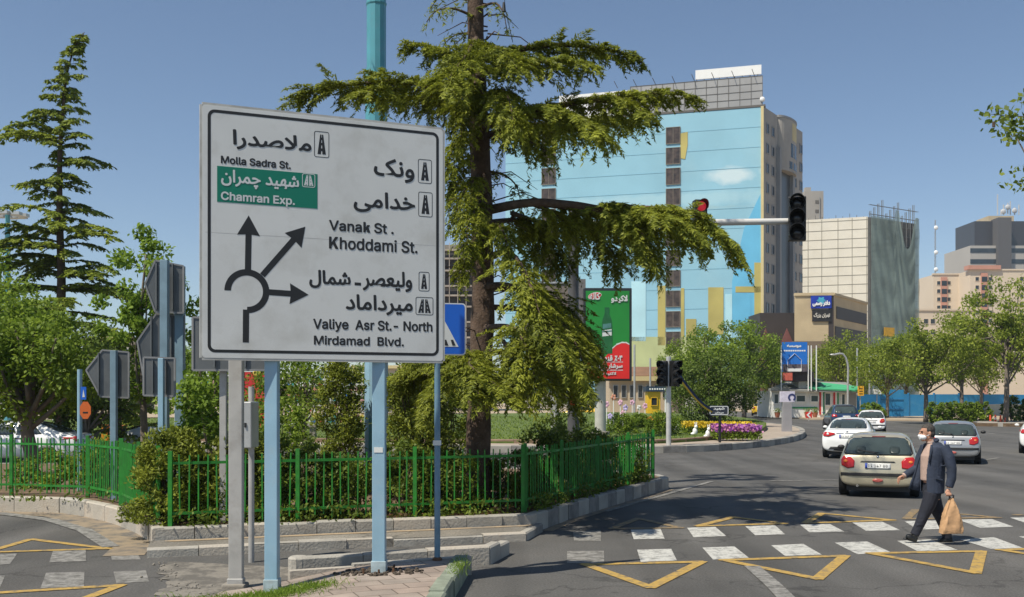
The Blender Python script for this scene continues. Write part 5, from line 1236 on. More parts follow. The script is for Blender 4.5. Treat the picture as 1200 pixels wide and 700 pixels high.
# lawn of the roundabout: short blades over the near part
m = 26000; X = g.uniform(-34, 16, m); Y = 41.5 + g.uniform(0, 1, m) ** 1.5 * 34
from mathutils.geometry import intersect_point_line
poly = np.array(CI2)
def inside(X, Y):
    c = np.zeros(len(X), bool); j = len(poly) - 1
    for i in range(len(poly)):
        xi, yi = poly[i]; xj, yj = poly[j]; s = ((yi > Y) != (yj > Y)) & (X < (xj - xi) * (Y - yi) / (yj - yi + 1e-12) + xi); c ^= s; j = i
    return c
k = inside(X, Y); X = X[k]; Y = Y[k]; Z = .36 + np.clip((Y - 41 - np.abs(X - 3) * .3) * .012, 0, 1.2)
stuff(leafmesh('lawn_grass', np.stack([X, Y, Z + .02], 1), g.normal(size=(len(X), 3)) * .6 + np.array((0, 0, .7)), .14, .05, leafmat('lawn_blades', (.11, .18, .02), (.25, .32, .045), .4, .3), g))
def lawnz(x, y): return .34 + max(0, min(1.2, (y - 41 - abs(x - 3) * .3) * .012))
# round clipped shrubs and flower beds on the lawn
for px, Y, r, lab in ((729, 50, .72, 'low bright bush on the lawn beside the advertising column'), (748, 56, .6, 'second low bush on the lawn, behind the first'), (779, 49, .85, 'loose green bush left of the twin traffic signals')):
    x = P(px, 0, Y).x; shrub('lawn_shrub', lab, (x, Y, lawnz(x, Y)), r, r * .8, r * 1.15, int(px), L_brd, 50, 60, .11, 'bushes on the roundabout lawn', .3)
def flowerbed(name, label, px0, px1, py, Y, n, cols, h=.35, dep=.8):
    x0 = P(px0, 0, Y).x; x1 = P(px1, 0, Y).x; g = np.random.default_rng(int(px0)); root = thing(name, label, 'flower bed', ((x0 + x1) / 2, Y, lawnz((x0 + x1) / 2, Y)))
    X = g.uniform(x0, x1, n); Yy = Y + g.uniform(-dep, dep, n); z0 = np.array([lawnz(a, c) for a, c in zip(X, Yy)])
    k = n // 2; leafmesh('foliage', np.stack([X[:k], Yy[:k], z0[:k] + g.uniform(0, h * .7, k)], 1), g.normal(size=(k, 3)), .16, .07, L_brd, g, root)
    for i, m in enumerate(cols):
        s = slice(k + (n - k) * i // len(cols), k + (n - k) * (i + 1) // len(cols)); c = len(X[s]); leafmesh('blossom', np.stack([X[s], Yy[s], z0[s] + h * g.uniform(.6, 1.2, c)], 1), g.normal(size=(c, 3)), .13, .12, m, g, root)
flowerbed('flower_bed', 'bed of purple and pink flowers under the street name plate', 836, 889, 505, 45.3, 2600, [leafmat('purple_petals', (.20, .03, .28), (.48, .16, .55), .3), leafmat('pink_petals', (.55, .16, .35), (.75, .40, .55), .3)], .5)
flowerbed('flower_bed', 'long bed of yellow flowers behind the purple ones', 800, 882, 494, 50.5, 2600, [leafmat('yellow_petals', (.55, .38, .02), (.80, .62, .06), .3)], .45, .7)
flowerbed('flower_bed', 'short patch of orange and yellow flowers on the lawn bank', 752, 775, 488, 60, 600, [leafmat('orange_petals', (.6, .2, .03), (.8, .45, .08), .3)], .4)
# reeds and hedge plants of the planter strip
for i, (px, Y) in enumerate([(1096, 77.5), (1108, 78), (1120, 78.3), (1132, 78.8), (1143, 79.2), (1152, 79.4), (1185, 81.2), (1205, 82), (1225, 83.5)]):
    x = P(px, 0, Y).x; shrub('planter_shrub', 'upright leafy plant in the row along the planter strip' if i < 6 else 'dark round bush in the planter strip behind the orange bollards', (x, Y, .25), .75, .6, 1.5 if i < 6 else 2.0, 700 + i, L_brd if i < 6 else L_drk, 36, 40, .2, 'plants of the planter strip' if i < 6 else 'dark planter bushes', .26)
shrub('planter_shrub', 'pale ornamental grass in front of the blue gate', (P(1021, 0, 98).x, 98, .12), 1.3, .8, 1.4, 720, L_fre, 40, 40, .3, None, .26)
# ================================================================ buildings
M_gl = mat('dark_window_glass', (.03, .035, .04), .12, 0, .3, .3)
M_cc = mat('tower_concrete', (.38, .355, .32), .85, 0, .12, .15, .2, 3, dirt=((.2, .18, .16), .5, .25))
M_cc2 = mat('tower_grey_panel', (.27, .27, .27), .7, 0, .1, .2)
M_cream = mat('cream_edge', (.60, .50, .26), .7, 0, .1, .3)
M_beige = mat('beige_render', (.50, .40, .25), .85, 0, .1, .25, dirt=((.35, .27, .17), .5, .3))
M_clad = mat('white_cladding', (.74, .70, .60), .6, 0, .05, .4, dirt=((.6, .54, .42), .35, .5))
M_dk = mat('dark_brown_panel', (.045, .035, .032), .6, 0, .2, .3)
M_line = mat('panel_joint_dark', (.12, .11, .10), .8)
M_roofg = mat('rooftop_screen_grey', (.33, .33, .33), .6, .1, .1, .3)
M_wht = mat('white_hoarding', (.82, .82, .80), .5, 0, .03, 1)
def mural_mat():
    m = mat('painted_sky_mural', (.27, .51, .63), .75, 0, .08, .12, dirt=((.35, .56, .64), .6, .08))
    n = m.node_tree.nodes; l = m.node_tree.links; b = n['Principled BSDF']; src = b.inputs['Base Color'].links[0].from_socket
    tc = [x for x in n if x.bl_idname == 'ShaderNodeTexCoord'][0]
    no = n.new('ShaderNodeTexNoise'); no.inputs['Scale'].default_value = .35; no.inputs['Detail'].default_value = 6; l.new(tc.outputs['Object'], no.inputs['Vector'])
    def blob(cx, cz, sx, sz, col, amt, src):
        mp = n.new('ShaderNodeVectorMath'); mp.operation = 'SUBTRACT'; l.new(tc.outputs['Generated'], mp.inputs[0]); mp.inputs[1].default_value = (cx, 0, cz)
        ml = n.new('ShaderNodeVectorMath'); ml.operation = 'MULTIPLY'; l.new(mp.outputs[0], ml.inputs[0]); ml.inputs[1].default_value = (1 / sx, 0, 1 / sz)
        ln = n.new('ShaderNodeVectorMath'); ln.operation = 'LENGTH'; l.new(ml.outputs[0], ln.inputs[0])
        ad = n.new('ShaderNodeMath'); ad.operation = 'MULTIPLY_ADD'; l.new(no.outputs['Fac'], ad.inputs[0]); ad.inputs[1].default_value = 1.3; l.new(ln.outputs['Value'], ad.inputs[2])
        mr = n.new('ShaderNodeMapRange'); mr.inputs[1].default_value = 1.05; mr.inputs[2].default_value = 1.6; mr.inputs[3].default_value = amt; mr.inputs[4].default_value = 0; l.new(ad.outputs[0], mr.inputs[0])
        mx = n.new('ShaderNodeMix'); mx.data_type = 'RGBA'; l.new(mr.outputs[0], mx.inputs[0]); l.new(src, mx.inputs[6]); mx.inputs[7].default_value = col + (1,); return mx.outputs[2]
    s = blob(.89, .77, .12, .036, (.66, .76, .78), .75, src)
    s = blob(.55, .69, .8, .035, (.40, .62, .70), .7, s)
    s = blob(.62, .655, .4, .012, (.36, .50, .50), .5, s)
    l.new(s, b.inputs['Base Color']); return m
M_mur = mural_mat()
def prismthing(root, name, foot, z0, z1, m): 
    b = MB(); b.prism([(p[0], p[1]) for p in foot], z0, z1); return b.build(name, m, root)
def window(root, pl, u0, u1, v0, v1, glass=None, frame=None, d=.05, bar=0, fw=None):
    """frame proud of the wall, glass set back in it"""
    fw = fw or (u1 - u0) * .09; b = MB()
    for a, c, e, f in ((u0, u1, v0, v0 + fw), (u0, u1, v1 - fw, v1), (u0, u0 + fw, v0 + fw, v1 - fw), (u1 - fw, u1, v0 + fw, v1 - fw)): pl.rect(b, a, c, e, f, .0, d + .07)
    for k in range(bar): u = u0 + (u1 - u0) * (k + 1) / (bar + 1); pl.rect(b, u - fw * .4, u + fw * .4, v0 + fw, v1 - fw, .0, d + .05)
    w = b.build('window', frame or M_alu, root)
    b = MB(); pl.rect(b, u0 + fw, u1 - fw, v0 + fw, v1 - fw, .005, d); b.build('pane', glass or M_gl, w); return w
# ---------------------------------------------------------------- mural tower
A = Vector((43.0, 175)); dl = Vector((-.96, .28)).normalized(); B = A + dl * 46; C_ = A + Vector((.56, .83)).normalized() * 20.5; D = B + (C_ - A)
zt = P(0, 125, 175).z
tower = thing('mural_tower', 'office tower with a sky-blue painted end wall and grey concrete side', 'tower', (A.x, A.y, 0))
prismthing(tower, 'wall', [A, C_, D, B], 0, zt, M_cc)
FPn = Plane(A, B); 
if FPn.ux.dot(Vector((dl.x, dl.y, 0))) < 0: pass
b = MB(); FPn.rect(b, .35, 46, 3, zt - .1, .0, .12); mural = b.build('mural', M_mur, tower)
b = MB()
fl = 24 * 175 / F
k = 1
while zt - k * fl * .98 > 6:
    v = zt - k * fl * .98; FPn.rect(b, .35, 46, v - .05, v + .05, .12, .15); k += 1
b.build('floor_joint', mat('joint_blue', (.22, .43, .54), .8), mural)
def fpix(x0, y0, x1, y1):
    u0, v0 = FPn.uv(x0, y0); u1, v1 = FPn.uv(x1, y1); return u0, u1, v1, v0
M_my = mat('mural_yellow', (.44, .38, .12), .8, 0, .15, .2); M_my2 = mat('mural_pale_green', (.45, .50, .25), .8, 0, .2, .15); M_mb = mat('mural_deep_blue', (.13, .44, .66), .8, 0, .1, .2); M_mpale = mat('mural_pale_blue', (.42, .68, .76), .8, 0, .1, .2)
def mpatch(pts, m, h=.13):
    b = MB(); b.plate([FPn.at(*FPn.uv(*p), h) for p in pts], FPn.n, .03); b.build('mural_patch', m, mural)
mpatch([(894, 222), (872, 268), (858, 330), (858, 385), (894, 385)], M_mb)
for x0, y0, x1, y1, m in ((771, 335, 780, 405, M_my), (798, 338, 802, 405, M_my), (830, 337, 848, 392, M_my), (876, 345, 880, 400, M_mb), (884, 308, 893.5, 402, M_my), (862, 336, 893, 343, M_my), (804, 374, 816, 405, M_my), (740, 395, 830, 430, M_my2), (740, 330, 757, 400, M_mpale), (850, 345, 858, 400, M_mpale)): mpatch([(x0, y0), (x1, y0), (x1, y1), (x0, y1)], m, .165)
mpatch([(797, 157), (806, 155), (806, 170), (803, 187), (798, 186)], M_my, .165)
b = MB(); FPn.rect(b, -.02, .45, 3, zt, .0, .35); b.build('corner_trim', M_cream, tower)
for x0, x1 in ((780.5, 797.5), (635, 651.5)):
    for k in range(11):
        y = 150 + 23.9 * k
        u0, u1, v0, v1 = fpix(x0, y, x1, y + 18.5); window(tower, FPn, min(u0, u1), max(u0, u1), v0, v1, mat('stair_window', (.07, .05, .04), .3, 0, .6, 1.2), mat('stair_frame', (.20, .17, .13), .7), .22, 1, .10)
# roof screens
zs = P(0, 88, 175).z
b = MB(); FPn.rect(b, .2, 23, zt + .3, zs, -.6, -.3); scr = b.build('rooftop_screen', M_roofg, tower)
b = MB()
for k in range(5): FPn.rect(b, .2, 23, zt + .3 + (zs - zt - .3) * k / 4 - .04, zt + .3 + (zs - zt - .3) * k / 4 + .04, -.3, -.25)
for k in range(13): FPn.rect(b, .2 + 22.8 * k / 12 - .04, .2 + 22.8 * k / 12 + .04, zt + .3, zs, -.3, -.24)
b.build('screen_grid', M_line, scr)
b = MB(); FPn.rect(b, 23.1, 36, zt + .2, zt + 4.8, -.5, -.2); b.build('rooftop_hoarding', M_wht, tower)
b = MB(); FPn.rect(b, .4, 11.6, zs + .4, zs + 2.0, -.9, -.6); b.build('rooftop_sign', M_wht, tower)
b = MB()
for k in range(9): b.bar(FPn.at(1 + k * 1.3, zs - .5, -.75), FPn.at(1 + k * 1.3, zs + .5, -.75), .1, .1)
for k in range(8): b.bar(FPn.at(1.5 + k * 3.4, zs, -.4), FPn.at(1.9 + k * 3.4, zs + .9, .9), .08, .08)
b.build('screen_bracket', M_line, tower)
b = MB(); FPn.rect(b, -.3, 46, zt - .05, zt + .32, -.9, .2); b.build('parapet', M_line, tower)
b = MB(); b.ell(FPn.at(.2, zt + 1.3, -.2), (.45, .2, .45), 12, 8); b.build('dish', M_wht, tower, smooth=True)
# side face
SF = Plane(A, C_)
su = lambda px: SF.uv(px, 200)[0]
sv = lambda px, py: SF.uv(px, py)[1]
L_ = SF.len
b = MB(); SF.rect(b, su(911.5), su(925), 12, 43.0, .0, .05); b.build('recess_panel', mat('recess_dark', (.075, .08, .085), .35, 0, .2, .2), tower)
for pa, pb in ((909.5, 911.5), (925, 927.5)): b = MB(); SF.rect(b, su(pa), su(pb), 8, 46, .0, .7); b.build('pilaster', M_cc2, tower)
for px in (899.3, 905.6, 931.5, 938.3):
    for k in range(13):
        v = zt - 3.0 - k * fl * .98
        if v < 8: break
        u = su(px); w_ = (su(px + 1.5) - su(px - 1.5)) / 2; window(tower, SF, u - w_, u + w_, v - 1.3, v + .5, None, M_cc2, .06, 0, .14)
# curved bay near the top
b = MB(); mid = SF.at(su(920.5), 0, 0); nrm = Vector((SF.n.x, SF.n.y, 0)); n = 14; Rb = (su(930.5) - su(912)) / 2
def bay(t, z, r=Rb): return mid + SF.ux * (r * math.cos(t)) + nrm * (r * .34 * math.sin(t)) + Vector((0, 0, z))
def baypart(nm, z0, z1, r, m, t0=0, t1=PI, cap=True):
    b = MB(); ts = [t0 + (t1 - t0) * i / n for i in range(n + 1)]
    for a, c in zip(ts, ts[1:]): b.poly([bay(a, z0, r), bay(c, z0, r), bay(c, z1, r), bay(a, z1, r)])
    if cap:
        b.poly([bay(t, z0, r) for t in reversed(ts)]); b.poly([bay(t, z1, r) for t in ts])
    return b.build(nm, m, tower)
baypart('bay', zt - 9.5, zt - .3, Rb, M_cc); baypart('bay_cornice', zt - .3, zt + .1, Rb * 1.05, M_cc2)
baypart('bay_cream_panel', zt - 3.8, zt - .7, Rb * 1.01, M_cream, .35, 1.7, False)
for k in range(4): baypart('bay_window', zt - 6.9, zt - 4.4, Rb * 1.012, M_gl, .35 + k * .40, .35 + k * .40 + .28, False)
for k in range(4): baypart('bay_window', zt - 9.0, zt - 7.7, Rb * 1.012, M_gl, .35 + k * .44, .35 + k * .44 + .3, False)
# dark entrance block at its foot
E0 = P(887, 0, 168); E1 = P(915, 0, 170)
b = MB(); b.box(E0.x, E1.x + 5, 166, 174, 0, P(0, 368, 168).z); ent = b.build('entrance_block', M_dk, tower)
M_pink = mat('dark_pink_arch', (.16, .06, .055), .7, 0, .2, .5)
for px, w in ((897, 5.5), (922, 6.5)):
    c = P(px, 0, 165.9); b = MB(); h = P(0, 385, 166).z
    pts = [(-w / 2 * .5, 0), (w / 2 * .5, 0), (w / 2 * .42, h * .55), (w / 4 * .5, h * .85), (0, h), (-w / 4 * .5, h * .85), (-w / 2 * .42, h * .55)]
    b.plate([(c.x + u, 165.95, v) for u, v in pts], (0, -1, 0), .25); b.build('pointed_arch', M_pink, ent)

# ---------------------------------------------------------------- white clad block with netted scaffold
A2 = Vector((P(1018, 0, 215).x, 215)); B2 = Vector((P(932, 0, 220).x, 220)); C2 = Vector((P(1073, 0, 223.5).x, 223.5)); D2 = B2 + (C2 - A2)
z2 = P(0, 254.5, 215).z
wbk = thing('clad_building', 'office block wrapped in white cladding, its side under scaffold and dark green net', 'building', (A2.x, A2.y, 0))
prismthing(wbk, 'wall', [A2, C2, D2, B2], 0, z2, mat('raw_concrete', (.17, .165, .155), .9, 0, .15, .3))
W2 = Plane(A2, B2); b = MB(); W2.rect(b, .2, W2.len, 5, z2 + .1, .0, .1); cl = b.build('cladding', M_clad, wbk)
b = MB()
for px in (947, 963, 982, 998.6, 1015.7): u = W2.uv(px, 300)[0]; W2.rect(b, u - .06, u + .06, 5, z2, .1, .14)
for k in range(19): v = z2 - k * 1.93 - .5; W2.rect(b, .2, W2.len, v - .045, v + .045, .1, .15)
b.build('cladding_joint', mat('clad_joint', (.30, .28, .23), .8), cl)
b = MB()
for k in range(12): p = W2.at(1 + k * 1.4, z2, -1); b.bar(p, p + Vector((0, 0, .4 + (k * 7 % 5) * .18)), .08, .08)
b.build('rebar_stub', M_line, wbk)
N2 = Plane(A2, C2); b = MB()
for k in range(13):
    u = N2.len * k / 12
    for h in (.2, .55): b.bar(N2.at(u, 0, h), N2.at(u, z2 + 1.2 + (k * 5 % 4) * .9, h), .11, .11)
for k in range(22):
    v = 1.5 + k * 1.95
    for h in (.2, .55): b.bar(N2.at(-.3, v, h), N2.at(N2.len + .3, v, h), .07, .07)
b.build('scaffold', mat('scaffold_pole', (.20, .20, .19), .6, .2), wbk)
M_net = mat('debris_net', (.31, .40, .36), .9, 0, .35, .12, dirt=((.36, .45, .41), .8, .5))
_o = M_net.node_tree.nodes; _k = M_net.node_tree.links; _t = _o.new('ShaderNodeBsdfTransparent'); _x = _o.new('ShaderNodeMixShader'); _x.inputs[0].default_value = .30
_k.new(_o['Principled BSDF'].outputs[0], _x.inputs[1]); _k.new(_t.outputs[0], _x.inputs[2]); _k.new(_x.outputs[0], _o['Material Output'].inputs[0])
b = MB(); nu, nv = 40, 40
def topv(t): return z2 + (.2 if t < .5 else 2.2 - 2.4 * (t - .5)) - (7.5 * max(0, 1 - ((t - .74) / .17) ** 2) if .57 < t < .91 else 0)
vs = []
for j in range(nv + 1):
    for i in range(nu + 1):
        t = i / nu; v = 2 + (topv(t) - 2) * j / nv; vs.append(N2.at(N2.len * t - .1 + .4 * t, v, .70 + .05 * math.sin(t * 40 + j * .5) + .05 * math.sin(j * 1.1 + i * .3)))
b.faces(vs, [(j * (nu + 1) + i, j * (nu + 1) + i + 1, (j + 1) * (nu + 1) + i + 1, (j + 1) * (nu + 1) + i) for j in range(nv) for i in range(nu)])
b.build('debris_net', M_net, wbk, fix=False)
u0, v0 = N2.uv(1031, 384); u1, v1 = N2.uv(1043, 395)
b = MB(); N2.rect(b, u0, u1, v1, v0, 1.05, 1.12); b.build('yellow_notice', mat('notice_yellow', (.75, .42, .02), .5, 0, .15, 1.5), wbk)
# ---------------------------------------------------------------- beige low block
A3 = Vector((P(977, 0, 150).x, 150)); B3 = Vector((P(931, 0, 150.6).x, 150.6)); C3 = Vector((P(1016, 0, 165).x, 165)); D3 = B3 + (C3 - A3); z3 = P(0, 346, 150).z
bg_ = thing('beige_building', 'low beige block carrying a blue and a black calligraphy panel', 'building', (A3.x, A3.y, 0))
prismthing(bg_, 'wall', [A3, C3, D3, B3], 0, z3, M_beige)
F3 = Plane(A3, B3); S3 = Plane(A3, C3)
b = MB(); F3.rect(b, -.05, F3.len, z3 - .05, z3 + .35, -.6, .18); S3.rect(b, .2, S3.len, z3 - .05, z3 + .33, -.6, .15); b.build('parapet', M_beige, bg_)
b = MB(); F3.rect(b, .0, .75, 2, z3 - .1, .02, .06); b.build('dark_joint', M_dk, bg_)
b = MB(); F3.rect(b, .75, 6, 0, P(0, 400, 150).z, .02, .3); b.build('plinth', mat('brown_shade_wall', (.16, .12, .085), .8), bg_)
b = MB(); S3.rect(b, 1.2, S3.len - .5, P(0, 376, 155).z, P(0, 362, 155).z, .02, .08); S3.rect(b, .5, S3.len - .4, 2.5, P(0, 385, 155).z, .02, .1); b.build('window_band', M_dk, bg_)
u0, v0 = F3.uv(950, 347); u1, v1 = F3.uv(974, 361.5)
M_cb = mat('panel_cobalt', (.015, .04, .36), .4, 0, .2, .8); M_cy = mat('arabesque_cyan', (.06, .35, .50), .5, 0, .3, 2)
b = MB(); F3.rect(b, u0, u1, v1, v0, .07, .25); s1 = b.build('blue_panel', M_cb, bg_)
b = MB(); cu = (u0 + u1) / 2; cv = (v0 + v1) / 2 + .2
b.plate([F3.at(cu + (.55 + .12 * math.cos(6 * a)) * math.cos(a), cv + (.5 + .1 * math.cos(6 * a)) * math.sin(a), .255) for a in [2 * PI * k / 36 for k in range(36)]], F3.n, .02); b.build('arabesque', M_cy, s1)
ul, ur = min(u0, u1), max(u0, u1)
LR = F3.ux if (F3.ux.x > 0) else -F3.ux
b = MB(); lettering(b, 'دفتر رسمی', F3.at(u0, 0), LR, (0, 0, 1), F3.n, .2, abs(u1 - u0) - .2, v1 + .25, v1 + 1.15, .05, True, .30, .002); b.build('white_calligraphy', M_wht, s1, fix=False)
u0, v0 = F3.uv(951.5, 363); u1, v1 = F3.uv(974, 377); b = MB(); F3.rect(b, u0, u1, v1, v0, .07, .22); s2 = b.build('black_panel', mat('panel_black', (.02, .018, .018), .5, 0, .3, 2), bg_)
b = MB(); lettering(b, 'تهران بزرگ', F3.at(u0, 0), LR, (0, 0, 1), F3.n, .2, abs(u1 - u0) - .2, v1 + .5, v1 + 1.3, .035, True, .27, .002); b.build('pale_calligraphy', mat('pale_letters', (.55, .52, .46), .6), s2, fix=False)
# ---------------------------------------------------------------- more distant buildings
def block(name, label, x0, x1, ytop, Y, depth, m, turn=0.0, group=None):
    X0 = P(x0, 0, Y).x; X1 = P(x1, 0, Y).x; z = P(0, ytop, Y).z; r = thing(name, label, 'building', ((X0 + X1) / 2, Y, 0), group)
    a = Vector((X0, Y + turn)); c = Vector((X1, Y)); d = Vector((0, depth)); prismthing(r, 'wall', [a, c, c + d, a + d], 0, z, m); return r, Plane(a, c), z
r, pl, z = block('concrete_tower', 'narrow grey concrete tower behind the white clad block', 943, 965, 224, 330, 12, mat('far_concrete', (.34, .32, .29), .9, 0, .1, .1))
b = MB(); 
for k in range(14): pl.rect(b, 3.4, 4.6, z - 4 - k * 3, z - 3 - k * 3, .0, .1)
b.build('vent_slot', M_line, r); b = MB(); pl.rect(b, .8, 2.6, z, z + 1.6, -4, -2); b.build('rooftop_tank', mat('far_concrete', (.3, .3, .3)), r)
b = MB(); pl.rect(b, 4.6, 4.9, 0, z - 2, .0, .3); b.build('rib', M_cc2, r)
M_apt = mat('cream_flats', (.62, .52, .40), .85, 0, .06, .05); M_pk = mat('pink_trim', (.50, .25, .18), .8, 0, .1, .1)
def flats(label, x0, x1, yt, Y, cols, rows, pk=(), turn=0):
    r, pl, z = block('apartment_building', label, x0, x1, yt, Y, 15, M_apt, turn)
    for px in cols:
        for k in range(rows): u = pl.uv(px, 340)[0]; v = z - 3.2 - k * 3.1; window(r, pl, u - .75, u + .75, v - .8, v + .8, None, M_apt, .06, 0, .12)
    for px in pk:
        u = pl.uv(px, 340)[0]; b = MB(); pl.rect(b, u - 1.2, u + 1.2, 2, z - 1, .0, .5); q_ = b.build('balcony_stack', M_pk, r)
        for k in range(rows): b = MB(); v = z - 3.4 - k * 3.1; pl.rect(b, u - 1.0, u + 1.0, v - .9, v + 1.0, .5, .55); b.build('balcony_opening', M_gl, q_)
    b = MB(); pl.rect(b, -.3, pl.len + .3, z - .05, z + .5, -1, .3); b.build('parapet', M_apt, r); return r, pl, z
flats('cream block of flats with pink balcony stacks, left of the taller one', 1094, 1137, 322, 390, (1100, 1112), 9, (1106, 1131))
r, pl, z = flats('taller cream block of flats in front of the dark tower', 1137, 1203, 317, 380, (1145, 1160.5, 1197, 1203), 10, (1153,))
b = MB(); pl.rect(b, -1, 11, z + .3, z + 1.8, -3, .9); b.build('pink_roof', M_pk, r)
flats('pale low block of flats at the foot of the mast', 1073, 1142, 364, 300, (1085, 1093), 4)
r, pl, z = block('dark_tower', 'far tower with black glazed top, pale banded floors and roof antennas', 1137, 1216, 288, 600, 36, mat('pale_bands', (.40, .37, .33), .8, 0, .06, .05))
for k in range(9): b = MB(); pl.rect(b, .0, pl.len, z - 4.2 - k * 6.4, z - 1.6 - k * 6.4, .0, .2); b.build('window_band', M_gl, r)
M_dt = mat('black_glazing', (.045, .04, .042), .35, 0, .1, .05)
X0, X1 = P(1142, 0, 604).x, P(1216, 0, 604).x; zt5 = P(0, 258, 600).z
b = MB(); b.box(X0, X1, 604, 630, z, zt5); b.build('glazed_top', M_dt, r)
b = MB(); b.box(P(1167, 0, 600).x, P(1182.5, 0, 600).x, 597, 606, 20, P(0, 256, 600).z); b.build('lift_shaft', mat('dark_shaft', (.10, .09, .085), .7), r)
b = MB(); b.box(P(1164, 0, 600).x, P(1194, 0, 600).x, 606, 622, zt5, P(0, 251, 600).z); b.build('plant_room', M_beige, r)
b = MB()
for px, y0 in ((1169, 228), (1176, 240), (1181, 238), (1184, 236), (1189, 243), (1194, 240), (1173, 246)): p = P(px, 252, 608); b.bar(p, P(px, y0, 608), .5, .5)
for px, py in ((1181, 243), (1176, 248), (1189, 247)): b.ell(P(px, py, 607), (1.6, .8, 1.6), 8, 6)
b.build('antenna', mat('antenna_grey', (.5, .5, .5), .5), r)
# antenna masts
for px, y0, y1, Y, lab in ((1096, 258, 330, 420, 'thin lattice antenna mast with white dishes above the cream flats'), (1078.5, 330, 372, 420, 'small thin mast left of the taller antenna mast')):
    r = thing('antenna_mast', lab, 'mast', (P(px, 0, Y).x, Y, 0)); b = MB(); x = P(px, 0, Y).x; z0 = P(0, y1 + 30, Y).z; z1 = P(0, y0, Y).z
    for dx, dy in ((-.45, 0), (.45, 0), (0, .6)): b.bar((x + dx, Y + dy, 0), (x + dx * .3, Y + dy * .3, z1), .12, .12)
    nn = 40
    for k in range(nn): za = z1 * k / nn; zb_ = z1 * (k + 1) / nn; b.bar((x - .45, Y, za), (x + .45, Y, zb_), .07, .07)
    b.build('lattice', mat('mast_steel', (.3, .3, .3), .6), r)
    b = MB()
    for py in ((267, 296, 316) if Y and px > 1090 else (340,)): b.ell(P(px + 1, py, Y - 1), (.9 if px > 1090 else .4, .5, .9 if px > 1090 else .4), 8, 6)
    b.build('dish', M_wht, r)
# dark unfinished block behind the cedar
r, pl, z = block('unfinished_building', 'dark unfinished block with scaffold decks behind the cedar trunk', 488, 566, 292, 150, 14, mat('bare_dark_concrete', (.06, .055, .055), .9, 0, .3, .3))
b = MB()
for y in (294, 304, 318, 336, 347, 360, 378, 396): v = pl.uv(520, y)[1]; pl.rect(b, -.2, pl.len + .2, v - .12, v + .12, .3, .9)
for k in range(9): u = pl.len * k / 8; pl.rect(b, u - .05, u + .05, 0, z + .8, .85, .95)
b.build('scaffold_deck', mat('deck_boards', (.36, .31, .26), .8, 0, .2, .5), r)
b = MB(); pl.rect(b, -.3, pl.len + .3, z - .3, z + .6, -.6, .1); b.build('parapet', M_conc, r)
# a pale villa glimpsed on the left and one behind the cypress
for x0, x1, yt, Y, lab in ((108, 152, 398, 130, 'pale stone house glimpsed between conifer and sign backs'), (415, 520, 432, 118, 'cream house glimpsed beyond the sign posts')):
    r, pl, z = block('house', lab, x0, x1, yt, Y, 9, mat('villa_cream', (.52, .45, .34), .85, 0, .08, .2))
    for k in range(4):
        u = pl.len * (k + .5) / 4
        for v in (z - 1.8, z - 4.4): 
            if v > 1: window(r, pl, u - .45, u + .45, v - .7, v + .7)
    b = MB(); pl.rect(b, -.3, pl.len + .3, z, z + .35, -1, .4); b.build('cornice', M_cream, r)

# ---------------------------------------------------------------- low house, booth and kiosk round the square
r, pl, z = block('low_building', 'low beige pavilion with a brown sloping roof behind the twin signals', 715, 802, 446, 112, 9, mat('pavilion_beige', (.46, .38, .27), .85, 0, .1, .3))
b = MB(); pl.rect(b, -.4, pl.len + .4, z - .05, z + .45, -1, .5); b.build('cornice', M_cream, r)
b = MB(); q0 = pl.at(-.2, z + .45, .1); q1 = pl.at(pl.len + .2, z + .45, .1); q2 = pl.at(pl.len - .4, z + 1.5, -3); q3 = pl.at(.4, z + 1.5, -3); b.plate([q0, q1, q2, q3], (0, 0, 1), .08); b.build('roof', mat('brown_roof', (.20, .11, .06), .8, 0, .2, .5), r)
for k in range(9): u = .6 + k * .9; window(r, pl, u - .27, u + .27, z - 1.9, z - .5)
Y = 84; r = thing('ticket_booth', 'small yellow booth with a dark lettered fascia', 'booth', (P(767, 0, Y).x, Y, .3)); x0, x1 = P(759, 0, Y).x, P(774, 0, Y).x; zb = .3; zt_ = P(0, 459, Y).z
M_yb = mat('booth_yellow', (.72, .44, .02), .5, 0, .08, 1)
b = MB(); b.box(x0, x1, Y, Y + 1.6, zb, zt_); b.build('cabin', M_yb, r, bevel=.03)
pl = Plane((x0, Y), (x1, Y)); window(r, pl, .25, .8, 1.45, 2.15, None, M_yb)
b = MB(); b.box(x0 - .15, x1 + .6, Y - .25, Y + 1.8, zt_, zt_ + .42); ro_ = b.build('fascia', mat('fascia_navy', (.02, .04, .07), .5), r)
b = MB(); pf = Plane((x0, Y - .25), (x1, Y - .25)); 
for k in range(7): pf.rect(b, .1 + k * .2, .22 + k * .2, zt_ + .14, zt_ + .27, .003, .01)
b.build('fascia_mark', M_wht, ro_)
b = MB(); b.box(x1 + .35, x1 + .45, Y, Y + .1, zb, zt_); b.build('post', M_wht, r)
